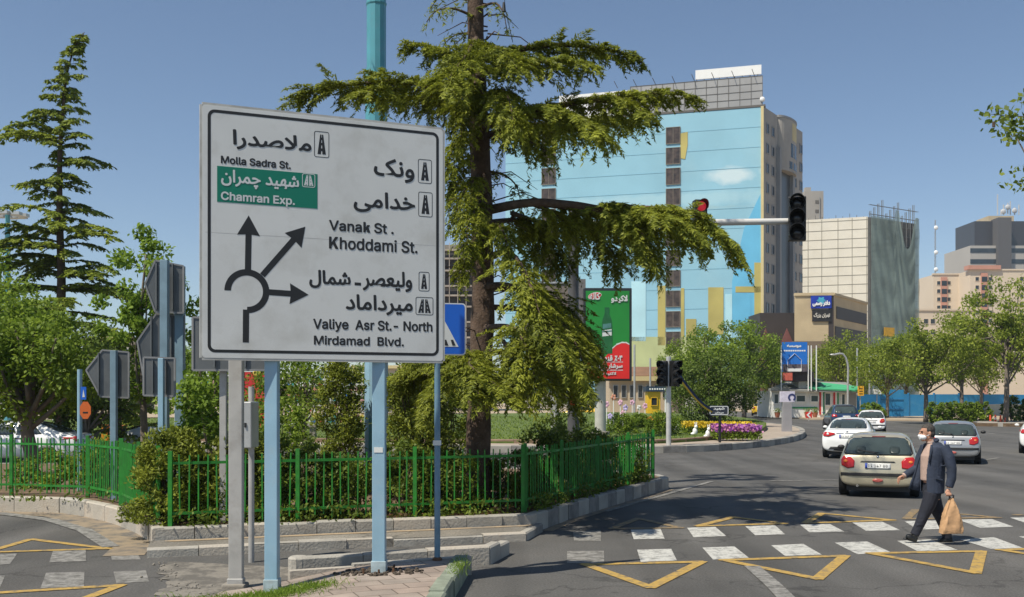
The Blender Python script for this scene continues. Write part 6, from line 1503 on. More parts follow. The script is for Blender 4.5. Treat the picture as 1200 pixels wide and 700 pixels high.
# white kiosk
Y = 103.0; kx0, kx1 = P(904, 0, Y).x, P(1004, 0, Y).x; kz = P(0, 458, Y).z
ko = thing('kiosk', 'low white kiosk with green roof edge and red-white-green striped piers', 'kiosk', ((kx0 + kx1) / 2, Y, .13))
M_kw = mat('kiosk_white', (.80, .79, .74), .7, 0, .06, .7, dirt=((.5, .48, .42), .4, 1)); M_kg = mat('kiosk_green', (.03, .24, .10), .6, 0, .15, 1); M_kr = mat('kiosk_red', (.55, .03, .03), .6)
b = MB(); b.box(kx0, kx1, Y, Y + 6, .1, kz); b.build('wall', M_kw, ko)
pl = Plane((kx0, Y), (kx1, Y)); kp = lambda x0, y0, x1, y1: (pl.uv(x0, y0)[0], pl.uv(x1, y0)[0], pl.uv(x0, y1)[1], pl.uv(x0, y0)[1])
for a in ((906, 461, 913, 474), (932, 462.5, 944.5, 472), (949, 462.5, 959.5, 472), (965.5, 460, 974, 476), (985, 461, 991, 476)): window(ko, pl, *kp(*a), mat('kiosk_glass', (.05, .08, .085), .15), M_kw, .05, 0, .12)
for x0 in (960, 976.5):
    u0, u1, v0, v1 = kp(x0, 459, x0 + 2.0, 486); 
    for i, m in enumerate((M_kr, M_kw, M_kg)): b = MB(); w = abs(u1 - u0); pl.rect(b, u0 + w * i, u0 + w * (i + 1), v0, v1, .0, .12); b.build('striped_pier', m, ko)
b = MB(); pl.rect(b, *kp(927, 477, 958, 479), .0, .05); b.build('green_stripe', M_kg, ko)
b = MB(); pl.rect(b, *kp(994, 458, 1003, 487), .0, .06); b.build('grey_shutter', M_cc2, ko)
b = MB(); b.plate([(kx0 - .5, Y - .7, kz), (kx1 + .5, Y - .7, kz - .25), (kx1 + .5, Y + 5, kz + .75), (kx0 + 3, Y + 5, kz + .85)], (0, 0, 1), .18); rf = b.build('roof', mat('roof_grey', (.25, .25, .23), .7, 0, .15, .6), ko)
b = MB(); x5 = P(947, 0, Y).x; b.plate([(x5, Y - .75, kz + .12), (kx1 + .5, Y - .75, kz - .12), (kx1 + .5, Y + 1.5, kz + .35), (x5, Y + 1.5, kz + .9)], (0, 0, 1), .14); b.build('green_roof_edge', mat('roof_green', (.06, .36, .17), .6, 0, .1, 1), rf)
b = MB(); b.box(P(937, 0, Y).x, P(949, 0, Y).x, Y + .3, Y + 3, kz, kz + .95); b.build('roof_lantern', M_kw, rf)
b = MB(); b.plate([(P(934, 0, Y).x, Y - .2, kz + .95), (P(965, 0, Y).x, Y - .2, kz + .95), (P(965, 0, Y).x, Y + 3.4, kz + 1.25), (P(934, 0, Y).x, Y + 3.4, kz + 1.25)], (0, 0, 1), .14); b.build('lantern_roof', mat('canopy_dark_green', (.05, .11, .06), .7), rf)
for px in (911, 946, 955):
    x = P(px, 0, Y - .8).x; f = thing('flower_pot', 'terracotta pot by the kiosk, ' + {911: 'at its near end', 946: 'below the middle window', 955: 'beside the first striped pier'}[px], 'flower pot', (x, Y - .8, .13)); b = MB(); b.lathe([(.2, 0), (.3, .45), (.32, .5), (.27, .5)], 10, (x, Y - .8, .13)); b.build('pot', mat('terracotta', (.35, .12, .06), .8), f)
    g = np.random.default_rng(px); leafmesh('foliage', np.array((x, Y - .8, .75)) + g.normal(size=(160, 3)) * .16, g.normal(size=(160, 3)), .14, .07, L_brd, g, f)
# blue poster on the kiosk roof
Y = 102.0; r = thing('roof_billboard', 'blue billboard with a white house outline above the kiosk', 'billboard', (P(931, 0, Y).x, Y, kz))
pl = Plane((P(917, 0, Y).x, Y), (P(947, 0, Y).x, Y)); q_ = lambda x0, y0, x1, y1: (pl.uv(x0, y0)[0], pl.uv(x1, y0)[0], pl.uv(x0, y1)[1], pl.uv(x0, y0)[1])
b = MB(); pl.rect(b, *q_(917.2, 401, 946, 436), -.3, 0); cab = b.build('poster', mat('poster_blue', (.02, .17, .60), .45, 0, .1, .8), r)
b = MB(); pl.rect(b, *q_(917.2, 427, 946, 436), .003, .012); b.build('dark_crowd_picture', mat('crowd_picture', (.10, .085, .10), .6, 0, .9, 2.5), cab)
b = MB()
for a, c in (((923, 422), (931, 414.5)), ((931, 414.5), (939, 422)), ((923, 422), (923, 435)), ((939, 422), (939, 435))):
    p = pl.at(*pl.uv(*a), .03); s_ = pl.at(*pl.uv(*c), .03); b.bar(p, s_, .09, .02)
b.build('house_outline', M_wht, cab)
b = MB(); pl.rect(b, *q_(923, 432, 939, 435.5), .014, .03); b.build('white_base', M_wht, cab)
b = MB(); u0, u1, v0, v1 = q_(922, 404, 939, 408.2); lettering(b, 'موسسه', pl.at(0, 0), pl.ux, (0, 0, 1), pl.n, u0, u1, v0, v1, .03, True, .006, .001); u0, u1, v0, v1 = q_(918.5, 410.3, 944.5, 412); 
for k in range(10): pl.rect(b, u0 + (u1 - u0) * k / 10, u0 + (u1 - u0) * (k + .78) / 10, v0, v1, .005, .01)
b.build('white_lettering', M_wht, cab, fix=False)
b = MB(); pl.rect(b, *q_(917.5, 437, 928.5, 446), -.2, .05); b.build('red_notice', mat('notice_coral', (.55, .12, .08), .6, 0, .2, 2), r)
b = MB()
for px in (915.8, 947.5, 951, 957): b = MB(); b.bar((P(px, 0, Y).x, Y + .1, kz), (P(px, 0, Y).x, Y + .1, P(0, 405, Y).z), .09, .09); b.build('pole', M_wht, r)
b = MB(); b.plate([(P(928, 0, Y).x, Y + .5, P(0, 447, Y).z), (P(957, 0, Y).x, Y + .5, P(0, 447, Y).z), (P(955, 0, Y).x, Y + .5, P(0, 436, Y).z), (P(946, 0, Y).x, Y + .5, P(0, 430, Y).z), (P(929, 0, Y).x, Y + .5, P(0, 437, Y).z)], (0, 1, 0), 3); b.build('dark_gable', mat('gable_dark', (.06, .05, .05), .8), r)
# blue hoarding
M_hb = mat('hoarding_blue', (.03, .27, .55), .6, 0, .12, .5, dirt=((.10, .36, .58), .6, 1.2)); M_hm = mat('faded_mural_band', (.42, .40, .33), .7, 0, .35, .35, dirt=((.50, .36, .10), .8, .28))
w0 = P(1003, 0, 106); w1 = P(1260, 0, 118)
hd = thing('site_wall', 'long sky-blue site wall with a faded painted base', 'wall', (w0.x, w0.y, .1)); pl = Plane((w0.x, w0.y), (w1.x, w1.y)); L = pl.len; n = 9
for k in range(n):
    b = MB(); pl.rect(b, L * k / n + .03, L * (k + 1) / n - .03, 1.35 if k > 2 else .1, 2.42 + .04 * (k % 2), -.12, 0); b.build('blue_panel', M_hb, hd)
    if k > 2:
        b = MB(); pl.rect(b, L * k / n + .03, L * (k + 1) / n - .03, .1, 1.34, -.12, -.02); b.build('painted_base', M_hm, hd)
    b = MB(); pl.rect(b, L * k / n - .06, L * k / n + .06, .1, 2.6, -.14, .05); b.build('wall_post', mat('post_blue', (.03, .18, .36), .6), hd)
gt = thing('site_gate', 'taller sky-blue double gate standing out of the site wall', 'gate', (P(1046, 0, 105).x, 105, .1)); pl = Plane((P(1032, 0, 105).x, 105), (P(1062, 0, 105).x, 105.6))
for k in range(2): b = MB(); pl.rect(b, pl.len * k / 2 + .02, pl.len * (k + 1) / 2 - .02, .15, P(0, 457, 105).z, -.1, 0); b.build('gate_leaf', M_hb, gt, bevel=.01)
b = MB(); 
for v in (.9, 1.9): pl.rect(b, 0, pl.len, v - .04, v + .04, .0, .05)
b.build('gate_rail', mat('post_blue', (.03, .18, .36), .6), gt)
sg = thing('small_sign', 'white board on top of the blue gate', 'sign', tuple(P(1028, 459, 104.8))); b = MB(); b.box(P(1023, 0, 104.8).x, P(1033, 0, 104.8).x, 104.7, 104.8, P(0, 462, 104.8).z, P(0, 456, 104.8).z); b.build('board', M_wht, sg); b = MB(); b.box(P(1027.5, 0, 104.8).x, P(1028.5, 0, 104.8).x, 104.85, 104.95, .1, P(0, 457, 104.8).z); b.build('pole', M_alu, sg)
yb = thing('notice_board', 'yellow notice board on a pole between kiosk and blue wall', 'sign', (P(1008, 0, 101).x, 101, .1)); b = MB(); b.box(P(1005, 0, 101).x, P(1012, 0, 101).x, 100.9, 101, P(0, 464, 101).z, P(0, 452.5, 101).z); bo = b.build('board', mat('notice_yellow2', (.75, .40, .03), .5, 0, .1, 2), yb)
b = MB(); b.bar((P(1008.5, 0, 101).x, 101.1, 0), (P(1008.5, 0, 101).x, 101.1, P(0, 453, 101).z), .08, .08); b.build('pole', M_alu, yb)
b = MB(); 
for k in range(3): b.box(P(1006.5, 0, 101).x, P(1010.5, 0, 101).x, 100.88, 100.897, P(0, 462 - k * 3, 101).z, P(0, 461.2 - k * 3, 101).z)
b.build('dark_mark', M_black, bo)
# lamps, poles
def lamp(label, px, ytop, Y, pxh, m, zb=.13):
    r = thing('street_lamp', label, 'lamp post', (P(px, 0, Y).x, Y, zb)); b = MB(); x = P(px, 0, Y).x; zt_ = P(0, ytop + 12, Y).z
    b.path(resample([(x, Y, zb), (x, Y, zt_ * .6), (x, Y, zt_), (x + (P(pxh, 0, Y).x - x) * .35, Y, P(0, ytop, Y).z), (P(pxh + 2, 0, Y).x, Y, P(0, ytop + .6, Y).z)], .5), .10, 8); b.build('pole', m, r, smooth='auto')
    b = MB(); b.ell(P(pxh, ytop + .8, Y), (.42, .18, .1), 10, 6); b.build('lamp_head', M_alu, r, smooth=True); return r
lamp('curved grey street lamp in front of the kiosk', 993.5, 415, 99, 977, M_alu)
lamp('pale street lamp half hidden behind the plane trees', 1019, 416, 108, 1026, M_alu)
for px, y0, Y, lab in ((762, 420, 96, 'slim grey pole right of the advertising board'), (743.5, 404, 92, 'slim grey pole beside the advertising board edge'), (1004.5, 408, 112, 'grey pole behind the blue notice')):
    r = thing('pole', lab, 'pole', (P(px, 0, Y).x, Y, .1)); b = MB(); b.path([(P(px, 0, Y).x, Y, 0), (P(px, 0, Y).x, Y, P(0, y0, Y).z)], .09, 8); b.build('shaft', M_alu, r); b = MB(); b.lathe([(.2, 0), (.2, .3), (.12, .4)], 8, (P(px, 0, Y).x, Y, .1)); b.build('foot', M_alu, r)
Y = 80; x = P(9, 0, Y).x; r = thing('lighting_mast', 'slim teal mast with a ring of floodlights beside the conifer', 'lamp post', (x, Y, .3))
b = MB(); b.path([(x, Y, .2), (x, Y, P(0, 252, Y).z)], [.3, .18], 10); b.build('shaft', M_teal, r)
b = MB(); zt_ = P(0, 252, Y).z
for k in range(8):
    a = 2 * PI * k / 8 + .2; b.obox((x + math.cos(a) * 1.1, Y + math.sin(a) * 1.1, zt_), (.4, 0, 0), (0, .3, 0), (0, 0, .12)); b.bar((x, Y, zt_ + .1), (x + math.cos(a) * .9, Y + math.sin(a) * .9, zt_ + .1), .07, .07)
b.build('lamp_ring', M_alu, r)
# totem on the rim of the roundabout
Y = 57; x = P(922, 0, Y).x; r = thing('totem_sign', 'grey pillar with a white and violet box sign on top at the roundabout rim', 'sign', (x, Y, .26))
b = MB(); b.box(x - .26, x + .26, Y - .15, Y + .15, .2, P(0, 471, Y).z); b.build('pillar', mat('pillar_grey', (.30, .29, .30), .7, 0, .15, 1), r, bevel=.02)
b = MB(); b.box(P(914, 0, Y).x, P(931, 0, Y).x, Y - .12, Y + .12, P(0, 471.5, Y).z, P(0, 459, Y).z); bx_ = b.build('sign_box', mat('box_lilac', (.60, .56, .66), .5), r, bevel=.02)
b = MB(); c = P(928, 466, Y - .125); n = 20
for k in range(n):
    a0 = R(-60 + 300 * k / n); a1 = R(-60 + 300 * (k + 1) / n); b.plate([c + Vector((rr * math.cos(a), 0, rr * math.sin(a))) for rr, a in ((.12, a0), (.22, a0), (.22, a1), (.12, a1))], (0, -1, 0), .01)
b.build('navy_crescent', mat('crescent_navy', (.03, .04, .14), .5), bx_)
# bollards, chevrons
M_bol = mat('bollard_orange', (.75, .09, .03), .5, 0, .1, 3); M_bw = mat('bollard_white', (.75, .7, .65), .5)
for i, px in enumerate((1160.5, 1166.5, 1172.5, 1177)):
    p = G(px, 498.6 + i * .1); r = thing('bollard', ['orange bollard nearest the hedge plants', 'orange-white bollard between two plain orange ones', 'orange bollard in the middle of the row', 'leaning orange bollard at the end of the row'][i], 'bollard', p, 'orange bollards at the planter strip')
    b = MB(); t = .12 if i == 3 else 0; b.path([p, p + Vector((t, 0, .8))], [.09, .06], 10); b.build('tube', M_bol, r); b = MB(); b.lathe([(.2, 0), (.2, .05), (.1, .08)], 10, p); b.build('foot', M_bol, r)
    b = MB(); b.path([p + Vector((t * .55, 0, .45)), p + Vector((t * .75, 0, .6))], [.085, .08], 10); b.build('reflective_band', M_bw if i == 1 else M_bol, r)
for px, py, Y, d, lab in ((948, 486.5, 92, -1, 'red-white chevron board below the striped pier'), (1028, 488, 88, 1, 'red-white chevron board in front of the blue gate')):
    p = P(px, py, Y); r = thing('chevron_sign', lab, 'road sign', (p.x, Y, .1)); b = MB(); b.box(p.x - .28, p.x + .28, Y, Y + .03, p.z - .28, p.z + .28); bo = b.build('board', mat('chev_red', (.65, .03, .02), .5), r)
    b = MB(); b.plate([(p.x + d * u, Y - .004, p.z + v) for u, v in ((-.2, -.24), (-.02, -.24), (.22, 0), (-.02, .24), (-.2, .24), (.04, 0))], (0, -1, 0), .01); b.build('chevron', M_wht, bo); b = MB(); b.bar((p.x, Y + .06, 0), (p.x, Y + .06, p.z), .05, .05); b.build('pole', M_alu, r)
# ---------------------------------------------------------------- festive lattice screens and small things beyond the garden
cols = [mat('star_' + k, c, .6) for k, c in (('white', (.70, .68, .66)), ('pink', (.60, .33, .32)), ('teal', (.05, .36, .36)), ('blue', (.04, .16, .45)), ('yellow', (.62, .48, .08)), ('red', (.50, .04, .04)), ('coral', (.55, .25, .16)))]
def screen(label, px0, px1, y0, y1, Y, seed, p=(.45, .16, .1, .07, .07, .05, .10)):
    g = np.random.default_rng(seed); X0, X1 = P(px0, 0, Y).x, P(px1, 0, Y).x; z0, z1 = P(0, y1, Y).z, P(0, y0, Y).z
    r = thing('lattice_screen', label, 'screen', ((X0 + X1) / 2, Y, .3), 'festive lattice screens'); b = MB(); s = .32; nx_ = int((X1 - X0) / s); nz = int((z1 - z0) / s)
    for i in range(nx_):
        for j in range(nz):
            c = np.array((X0 + (i + .5) * s, Y, z0 + (j + .5) * s)); k = int(g.choice(7, p=p)); b.cur = k; R0 = s * (.5 if k in (0,) else .62)
            pts = [c + np.array((math.cos(a) * q_, 0, math.sin(a) * q_)) for a, q_ in [(PI / 4 * m, R0 if m % 2 == 0 else R0 * .36) for m in range(8)]]; b.plate(pts, (0, 1, 0), .03)
    b.build('star_lattice', cols, r); b = MB()
    for x in np.linspace(X0, X1, 3): b.bar((x, Y + .05, .2), (x, Y + .05, z1 + .1), .08, .08)
    b.bar((X0, Y + .05, z1), (X1, Y + .05, z1), .06, .06); b.bar((X0, Y + .05, z0), (X1, Y + .05, z0), .06, .06); b.build('screen_frame', M_wht, r)
screen('star lattice screen with one teal and one blue star between the sign posts', 322, 440, 437, 497, 62, 1)
screen('star lattice screen mostly pink and teal, left of the utility post', 205, 284, 440, 476, 64, 2, (.3, .3, .14, .06, .08, .04, .08))
screen('bright star lattice screen seen through the left trees', -30, 62, 446, 470, 70, 3, (.25, .15, .15, .15, .1, .1, .1))
Y = 57; r = thing('banner', 'tall red banner with a yellow spot between utility post and blue post', 'banner', (P(297, 0, Y).x, Y, .3)); b = MB(); b.box(P(286, 0, Y).x, P(311, 0, Y).x, Y, Y + .05, P(0, 506, Y).z, P(0, 436, Y).z); bo = b.build('red_cloth', mat('banner_red', (.55, .03, .03), .7, 0, .1, 1), r); b = MB(); b.ell(P(301, 437, Y - .02), (.22, .04, .2), 8, 6); b.build('yellow_spot', cols[4], bo)
b = MB(); b.bar((P(285.5, 0, Y).x, Y, .2), (P(285.5, 0, Y).x, Y, P(0, 432, Y).z), .06, .06); b.bar((P(311.5, 0, Y).x, Y, .2), (P(311.5, 0, Y).x, Y, P(0, 432, Y).z), .06, .06); b.build('banner_pole', M_wht, r)
Y = 46; r = thing('stone_bench', 'grey stone bench on the lawn between the sign posts', 'bench', (P(355, 0, Y).x, Y, .4)); b = MB(); b.box(P(338, 0, Y).x, P(372, 0, Y).x, Y - .3, Y + .3, .82, .95); b.build('seat', M_conc, r, bevel=.02)
for px in (342, 367): b = MB(); b.box(P(px, 0, Y).x - .12, P(px, 0, Y).x + .12, Y - .22, Y + .22, .35, .82); b.build('leg', M_conc, r)
Y = 38; 
for px, w, h, lab in ((124.5, .30, .62, 'smaller orange litter bin beside the other'), (142, .34, .85, 'taller orange litter bin with a dark lid')):
    p = P(px, 0, Y); r = thing('litter_bin', lab, 'bin', (p.x, Y, .3)); z0 = P(0, 527 if px > 130 else 519, Y).z; b = MB(); b.prism([(p.x + sx * w / 2, Y + sy * w / 2) for sx, sy in ((-.9, -.9), (.9, -.9), (1, 1), (-1, 1))], z0, z0 + h); b.build('bin_body', mat('bin_orange', (.72, .27, .01), .5, 0, .1, 2), r, bevel=.03)
    b = MB(); b.box(p.x - w * .55, p.x + w * .55, Y - w * .55, Y + w * .55, z0 + h, z0 + h + .06); b.build('lid', mat('bin_lid', (.3, .1, .01), .6), r, bevel=.02); b = MB(); b.bar((p.x, Y + w * .6, 0), (p.x, Y + w * .6, z0 + h * .8), .06, .06); b.build('post', M_gpost, r)
Y = 37; b = MB(); b.box(P(55, 0, Y).x, P(135, 0, Y).x, Y, Y + .3, 0, P(0, 517, Y).z); w_ = b.build('low_wall', M_kerbw, base=(P(95, 0, Y).x, Y, 0)); tag(w_, 'low pale wall in front of the orange litter bins', 'wall')
g = np.random.default_rng(8); Y = 36; c = P(172, 520, Y); b = MB(); nu, nv = 26, 14; vs = []
for j in range(nv + 1):
    for i in range(nu):
        a = 2 * PI * i / nu; t = j / nv; q_ = math.sin(t * PI / 2); vs.append((c.x + math.cos(a) * .85 * q_ ** .7, Y + math.sin(a) * .6 * q_ ** .7, .35 + (c.z + .55 - .35) * math.cos(t * PI / 2) ** .7 * (1 + .06 * math.sin(a * 5 + t * 4)) + .05 * g.normal() * q_))
b.faces(vs, [(j * nu + i, j * nu + (i + 1) % nu, (j + 1) * nu + (i + 1) % nu, (j + 1) * nu + i) for j in range(nv) for i in range(nu)])
o = b.build('tarpaulin', mat('tarp_white', (.70, .70, .70), .6, 0, .1, 3), base=(c.x, Y, .3), smooth=True); tag(o, 'white crumpled tarpaulin thrown over a heap behind the sign backs', 'tarpaulin')
for i, (px, Y, s, lab) in enumerate([(793, 52, .65, 'white rabbit figurine behind the signal pole'), (814.5, 47.5, .9, 'white rabbit figurine in front of the yellow flower bed'), (829.5, 45.5, .85, 'white rabbit figurine beside the purple flowers')]):
    x = P(px, 0, Y).x; z = lawnz(x, Y); r = thing('garden_figurine', lab, 'figurine', (x, Y, z), 'white figurines on the lawn'); b = MB()
    b.ell((x, Y, z + .2 * s), (.13 * s, .13 * s, .21 * s), 10, 8); b.ell((x + .04 * s, Y - .03, z + .45 * s), (.09 * s, .09 * s, .10 * s), 10, 8); b.ell((x - .09 * s, Y, z + .09 * s), (.14 * s, .12 * s, .08 * s), 8, 6); b.build('body', M_wht, r, smooth=True)
    for dx in (-.03, .05): b = MB(); b.ell((x + dx * s + .03 * s, Y - .02, z + .60 * s), (.025 * s, .02 * s, .10 * s), 8, 6); b.build('ear', M_wht, r, smooth=True)
# flower ornaments on white stems
for i, (px, py, Y, c) in enumerate([(702, 462, 58, 1), (711, 474, 60, 1), (719, 466, 57, 6), (727, 472, 62, 1), (733, 478, 59, 3), (741, 472, 64, 1), (749, 478, 66, 0), (756, 476, 61, 1), (730, 485, 57, 1), (715, 488, 58, 3), (706, 452, 66, 1)]):
    p = P(px, py, Y); r = thing('flower_ornament', 'pink or white flower-shaped ornament on a thin white stem near the advertising column', 'ornament', (p.x, Y, .5), 'flower ornaments on the lawn'); b = MB(); b.path([(p.x, Y, .3), (p.x, Y, p.z)], .025, 6); b.build('stem', M_wht, r); b = MB()
    for k in range(5): a = 2 * PI * k / 5 + i; b.ell(p + Vector((math.cos(a) * .09, -.03 * (k % 2), math.sin(a) * .11)), (.07, .03, .085), 8, 5)
    b.build('petal', mat('orn_pink', (.72, .42, .55), .6) if c == 1 else mat('orn_lilac', (.50, .42, .70), .6) if c == 3 else cols[c], r)
# ================================================================ vehicles
M_tyre = mat('tyre_rubber', (.016, .016, .016), .85, 0, .2, 8); M_rim = mat('wheel_rim', (.42, .42, .43), .35, .7, .1, 5)
M_cgl = mat('car_glass', (.045, .060, .056), .05, 0, .25, 1.5, spec=.9); M_trim = mat('black_trim', (.02, .02, .021), .55, 0, .1, 5)
M_lred = mat('tail_light_red', (.42, .015, .012), .15, 0, .15, 6, coat=.6); M_lam = mat('tail_light_amber', (.65, .16, .02), .2, 0, .1, 6, coat=.5); M_lclr = mat('light_clear', (.7, .7, .7), .15)
M_plate = mat('number_plate', (.68, .68, .66), .5, 0, .05, 4); M_pblu = mat('plate_blue', (.02, .06, .35), .5); M_chr = mat('chrome', (.6, .6, .6), .15, .9, .05, 3)
M_seat = mat('seat_cloth', (.030, .040, .038), .3, 0, .2, 4)
def loftcar(st, parts=1):
    """st: rows (x, half width, z bottom, z belt, z top, half width at roof) from rear to front"""
    vs = []; fs = []; K = 11
    for (x, w, zb, zbelt, zt, wr) in st:
        zbelt = min(zbelt, zt - .015); zm = zb + (zbelt - zb) * .45
        wr_ = min(wr, w * .93)
        half = [(0, zb), (w * .72, zb), (w * .95, zb + (zm - zb) * .3), (w, zm), (w * .985, zbelt - (zbelt - zm) * .25), (w * .93, zbelt), (w * .93 + (wr_ - w * .93) * .5, zbelt + (zt - zbelt) * .52), (wr_, zt - (zt - zbelt) * .10 - .005), (wr_ * .72, zt - .004), (wr_ * .35, zt + .004), (0, zt + .006)]
        ring = [(x, y, z) for y, z in half] + [(x, -y, z) for y, z in reversed(half[1:-1])]
        vs += ring
    N = len(ring)
    for i in range(len(st) - 1):
        for j in range(N): fs.append((i * N + j, i * N + (j + 1) % N, (i + 1) * N + (j + 1) % N, (i + 1) * N + j))
    fs.append(tuple(range(N))); fs.append(tuple((len(st) - 1) * N + j for j in reversed(range(N))))
    me = bpy.data.meshes.new('body'); me.from_pydata(vs, [], fs)
    bm = bmesh.new(); bm.from_mesh(me); bmesh.ops.recalc_face_normals(bm, faces=bm.faces); bm.to_mesh(me); bm.free()
    o = bpy.data.objects.new('tmp', me); COL.objects.link(o); md = o.modifiers.new('s', 'SUBSURF'); md.levels = 2; md.render_levels = 2
    bpy.context.view_layer.update(); m2 = bpy.data.meshes.new_from_object(o.evaluated_get(bpy.context.evaluated_depsgraph_get())); bpy.data.objects.remove(o); bpy.data.meshes.remove(me)
    m2.shade_smooth(); return m2
def car(name, label, paint, kind, group='cars on the square', boxw=None, spec=None):
    root = thing(name, label, 'car' if kind != 'suv' else 'suv', (0, 0, 0), group, local=True)
    if kind == 'hatch':
        Lc, Wd, H = 3.9, 1.67, 1.43; w = Wd / 2
        st = [(0, w * .82, .30, .52, .60, w * .74), (.04, w * .93, .26, .60, .68, w * .80), (.10, w * .965, .24, .80, .93, w * .82), (.20, w * .985, .22, .90, .99, w * .83), (.42, w, .22, .92, 1.21, w * .80), (.66, w, .22, .93, 1.345, w * .76), (1.0, w, .22, .92, 1.39, w * .74), (1.7, w, .22, .90, 1.40, w * .73), (2.25, w, .22, .88, 1.32, w * .70), (2.85, w * .99, .22, .86, .95, w * .74), (3.5, w * .95, .24, .74, .80, w * .7), (3.8, w * .84, .26, .58, .66, w * .6), (3.9, w * .7, .30, .46, .55, w * .5)]
        win = [(-.63, .945), (.63, .945), (.675, .99), (.605, 1.225), (.53, 1.285), (-.53, 1.285), (-.605, 1.225), (-.675, .99)]
        sidew = (.55, 2.62, .94, 1.30)
    elif kind == 'sedan':
        Lc, Wd, H = 4.55, 1.78, 1.45; w = Wd / 2
        st = [(0, w * .80, .32, .56, .64, w * .70), (.05, w * .92, .27, .66, .78, w * .78), (.10, w * .96, .25, .88, 1.00, w * .80), (.22, w * .98, .24, .93, 1.03, w * .80), (.55, w, .22, .95, 1.04, w * .78), (.95, w, .22, .95, 1.27, w * .70), (1.4, w, .22, .95, 1.42, w * .66), (2.2, w, .22, .92, 1.45, w * .66), (2.75, w, .22, .90, 1.36, w * .66), (3.4, w, .22, .88, .98, w * .72), (4.1, w * .95, .24, .78, .84, w * .7), (4.45, w * .85, .27, .60, .68, w * .62), (4.55, w * .72, .32, .48, .56, w * .5)]
        win = [(-.58, 1.07), (.58, 1.07), (.60, 1.10), (.54, 1.31), (.46, 1.36), (-.46, 1.36), (-.54, 1.31), (-.60, 1.10)]
        sidew = (1.0, 3.1, 1.0, 1.36)
    else:
        Lc, Wd, H = 4.5, 1.88, 1.70; w = Wd / 2
        st = [(0, w * .82, .36, .62, .70, w * .74), (.05, w * .92, .30, .74, .84, w * .78), (.12, w * .96, .28, .95, 1.08, w * .80), (.25, w * .985, .27, 1.02, 1.20, w * .80), (.45, w, .27, 1.05, 1.50, w * .76), (.62, w, .27, 1.05, 1.65, w * .72), (1.0, w, .27, 1.04, 1.69, w * .70), (1.9, w, .27, 1.02, 1.70, w * .70), (2.5, w, .27, 1.00, 1.60, w * .68), (3.2, w, .27, .98, 1.10, w * .76), (4.0, w * .95, .29, .88, .96, w * .72), (4.4, w * .86, .32, .66, .76, w * .64), (4.5, w * .74, .36, .54, .64, w * .54)]
        win = [(-.60, 1.14), (.60, 1.14), (.64, 1.18), (.58, 1.50), (.5, 1.56), (-.5, 1.56), (-.58, 1.50), (-.64, 1.18)]
        sidew = (.5, 2.95, 1.08, 1.58)
    me = loftcar(st); me.materials.append(paint); body = link('body', me, root)
    bvh = BVHTree.FromPolygons([v.co.copy() for v in me.vertices], [tuple(p.vertices) for p in me.polygons])
    def patch(nm, outline, m, axis='x', off=.006, parent=None, rings=6, sgn=1, sub=3):
        """skin patch: outline in (y, z) seen from behind or (x, z) seen from the side, laid on the body"""
        pts = []
        for (a, c), (d, e) in zip(outline, outline[1:] + outline[:1]):
            for k in range(sub): t = k / sub; pts.append((a + (d - a) * t, c + (e - c) * t))
        cx = sum(p[0] for p in pts) / len(pts); cz = sum(p[1] for p in pts) / len(pts); vs = []; n = len(pts)
        for r in range(rings + 1):
            s = 1 - r / rings * .98
            for p in pts:
                u = cx + (p[0] - cx) * s; v = cz + (p[1] - cz) * s
                if axis == 'x': o_ = Vector((-2, u, v)); d_ = Vector((1, 0, 0))
                else: o_ = Vector((u, 3 * sgn, v)); d_ = Vector((0, -sgn, 0))
                h = bvh.ray_cast(o_, d_)
                q_ = h[0] if h[0] is not None else (Vector((.4, u, v)) if axis == 'x' else Vector((u, .7 * sgn, v)))
                vs.append(q_ - d_ * off)
        fs = [(r * n + i, r * n + (i + 1) % n, (r + 1) * n + (i + 1) % n, (r + 1) * n + i) for r in range(rings) for i in range(n)] + [tuple(rings * n + i for i in range(n))]
        b = MB(); b.faces(vs, fs)
        k = len(b.v); edge = [Vector(v) + (Vector((off * 2.5, 0, 0)) if axis == 'x' else Vector((0, -sgn * off * 2.5, 0))) for v in vs[:n]]; b.v += [tuple(e) for e in edge]
        for i in range(n): b.f.append((i, (i + 1) % n, k + (i + 1) % n, k + i)); b.m.append(0)
        return b.build(nm, m, parent or root, smooth=True)
    sc = lambda s, pts, cz=None: [(y * s, z) for y, z in pts]
    big = [(y * 1.06, (z - 1.1) * 1.10 + 1.1) for y, z in win]
    patch('rear_window_seal', big, M_trim, off=.014, rings=8, sub=5); rw = patch('rear_window', win, M_cgl, off=.020, rings=8, sub=5)
    for sg in (-1, 1):
        x0, x1, z0, z1 = sidew; wn = 'side_window'
        a = [(x0 + .12, z0 + .02), (x0 + (x1 - x0) * .44, z0), (x0 + (x1 - x0) * .44, z1 - .03), (x0 + .42, z1 - .05)]; c = [(x0 + (x1 - x0) * .48, z0), (x1, z0 - .01), (x1 - .42, z1 - .06), (x0 + (x1 - x0) * .48, z1 - .03)]
        patch(wn, a, M_cgl, 'y', .006, None, 4, sg); patch(wn, c, M_cgl, 'y', .006, None, 4, sg)
        patch('door_handle', [(x0 + .75, z0 - .12), (x0 + .93, z0 - .12), (x0 + .93, z0 - .09), (x0 + .75, z0 - .09)], M_trim, 'y', .02, None, 2, sg, 1)
        # mirror
        mx = x1 - .25; b = MB(); b.ell((mx, sg * (w + .09), z0 + .05), (.05, .09, .055), 10, 8); b.build('wing_mirror', paint if kind != 'hatch' else M_trim, root, smooth=True)
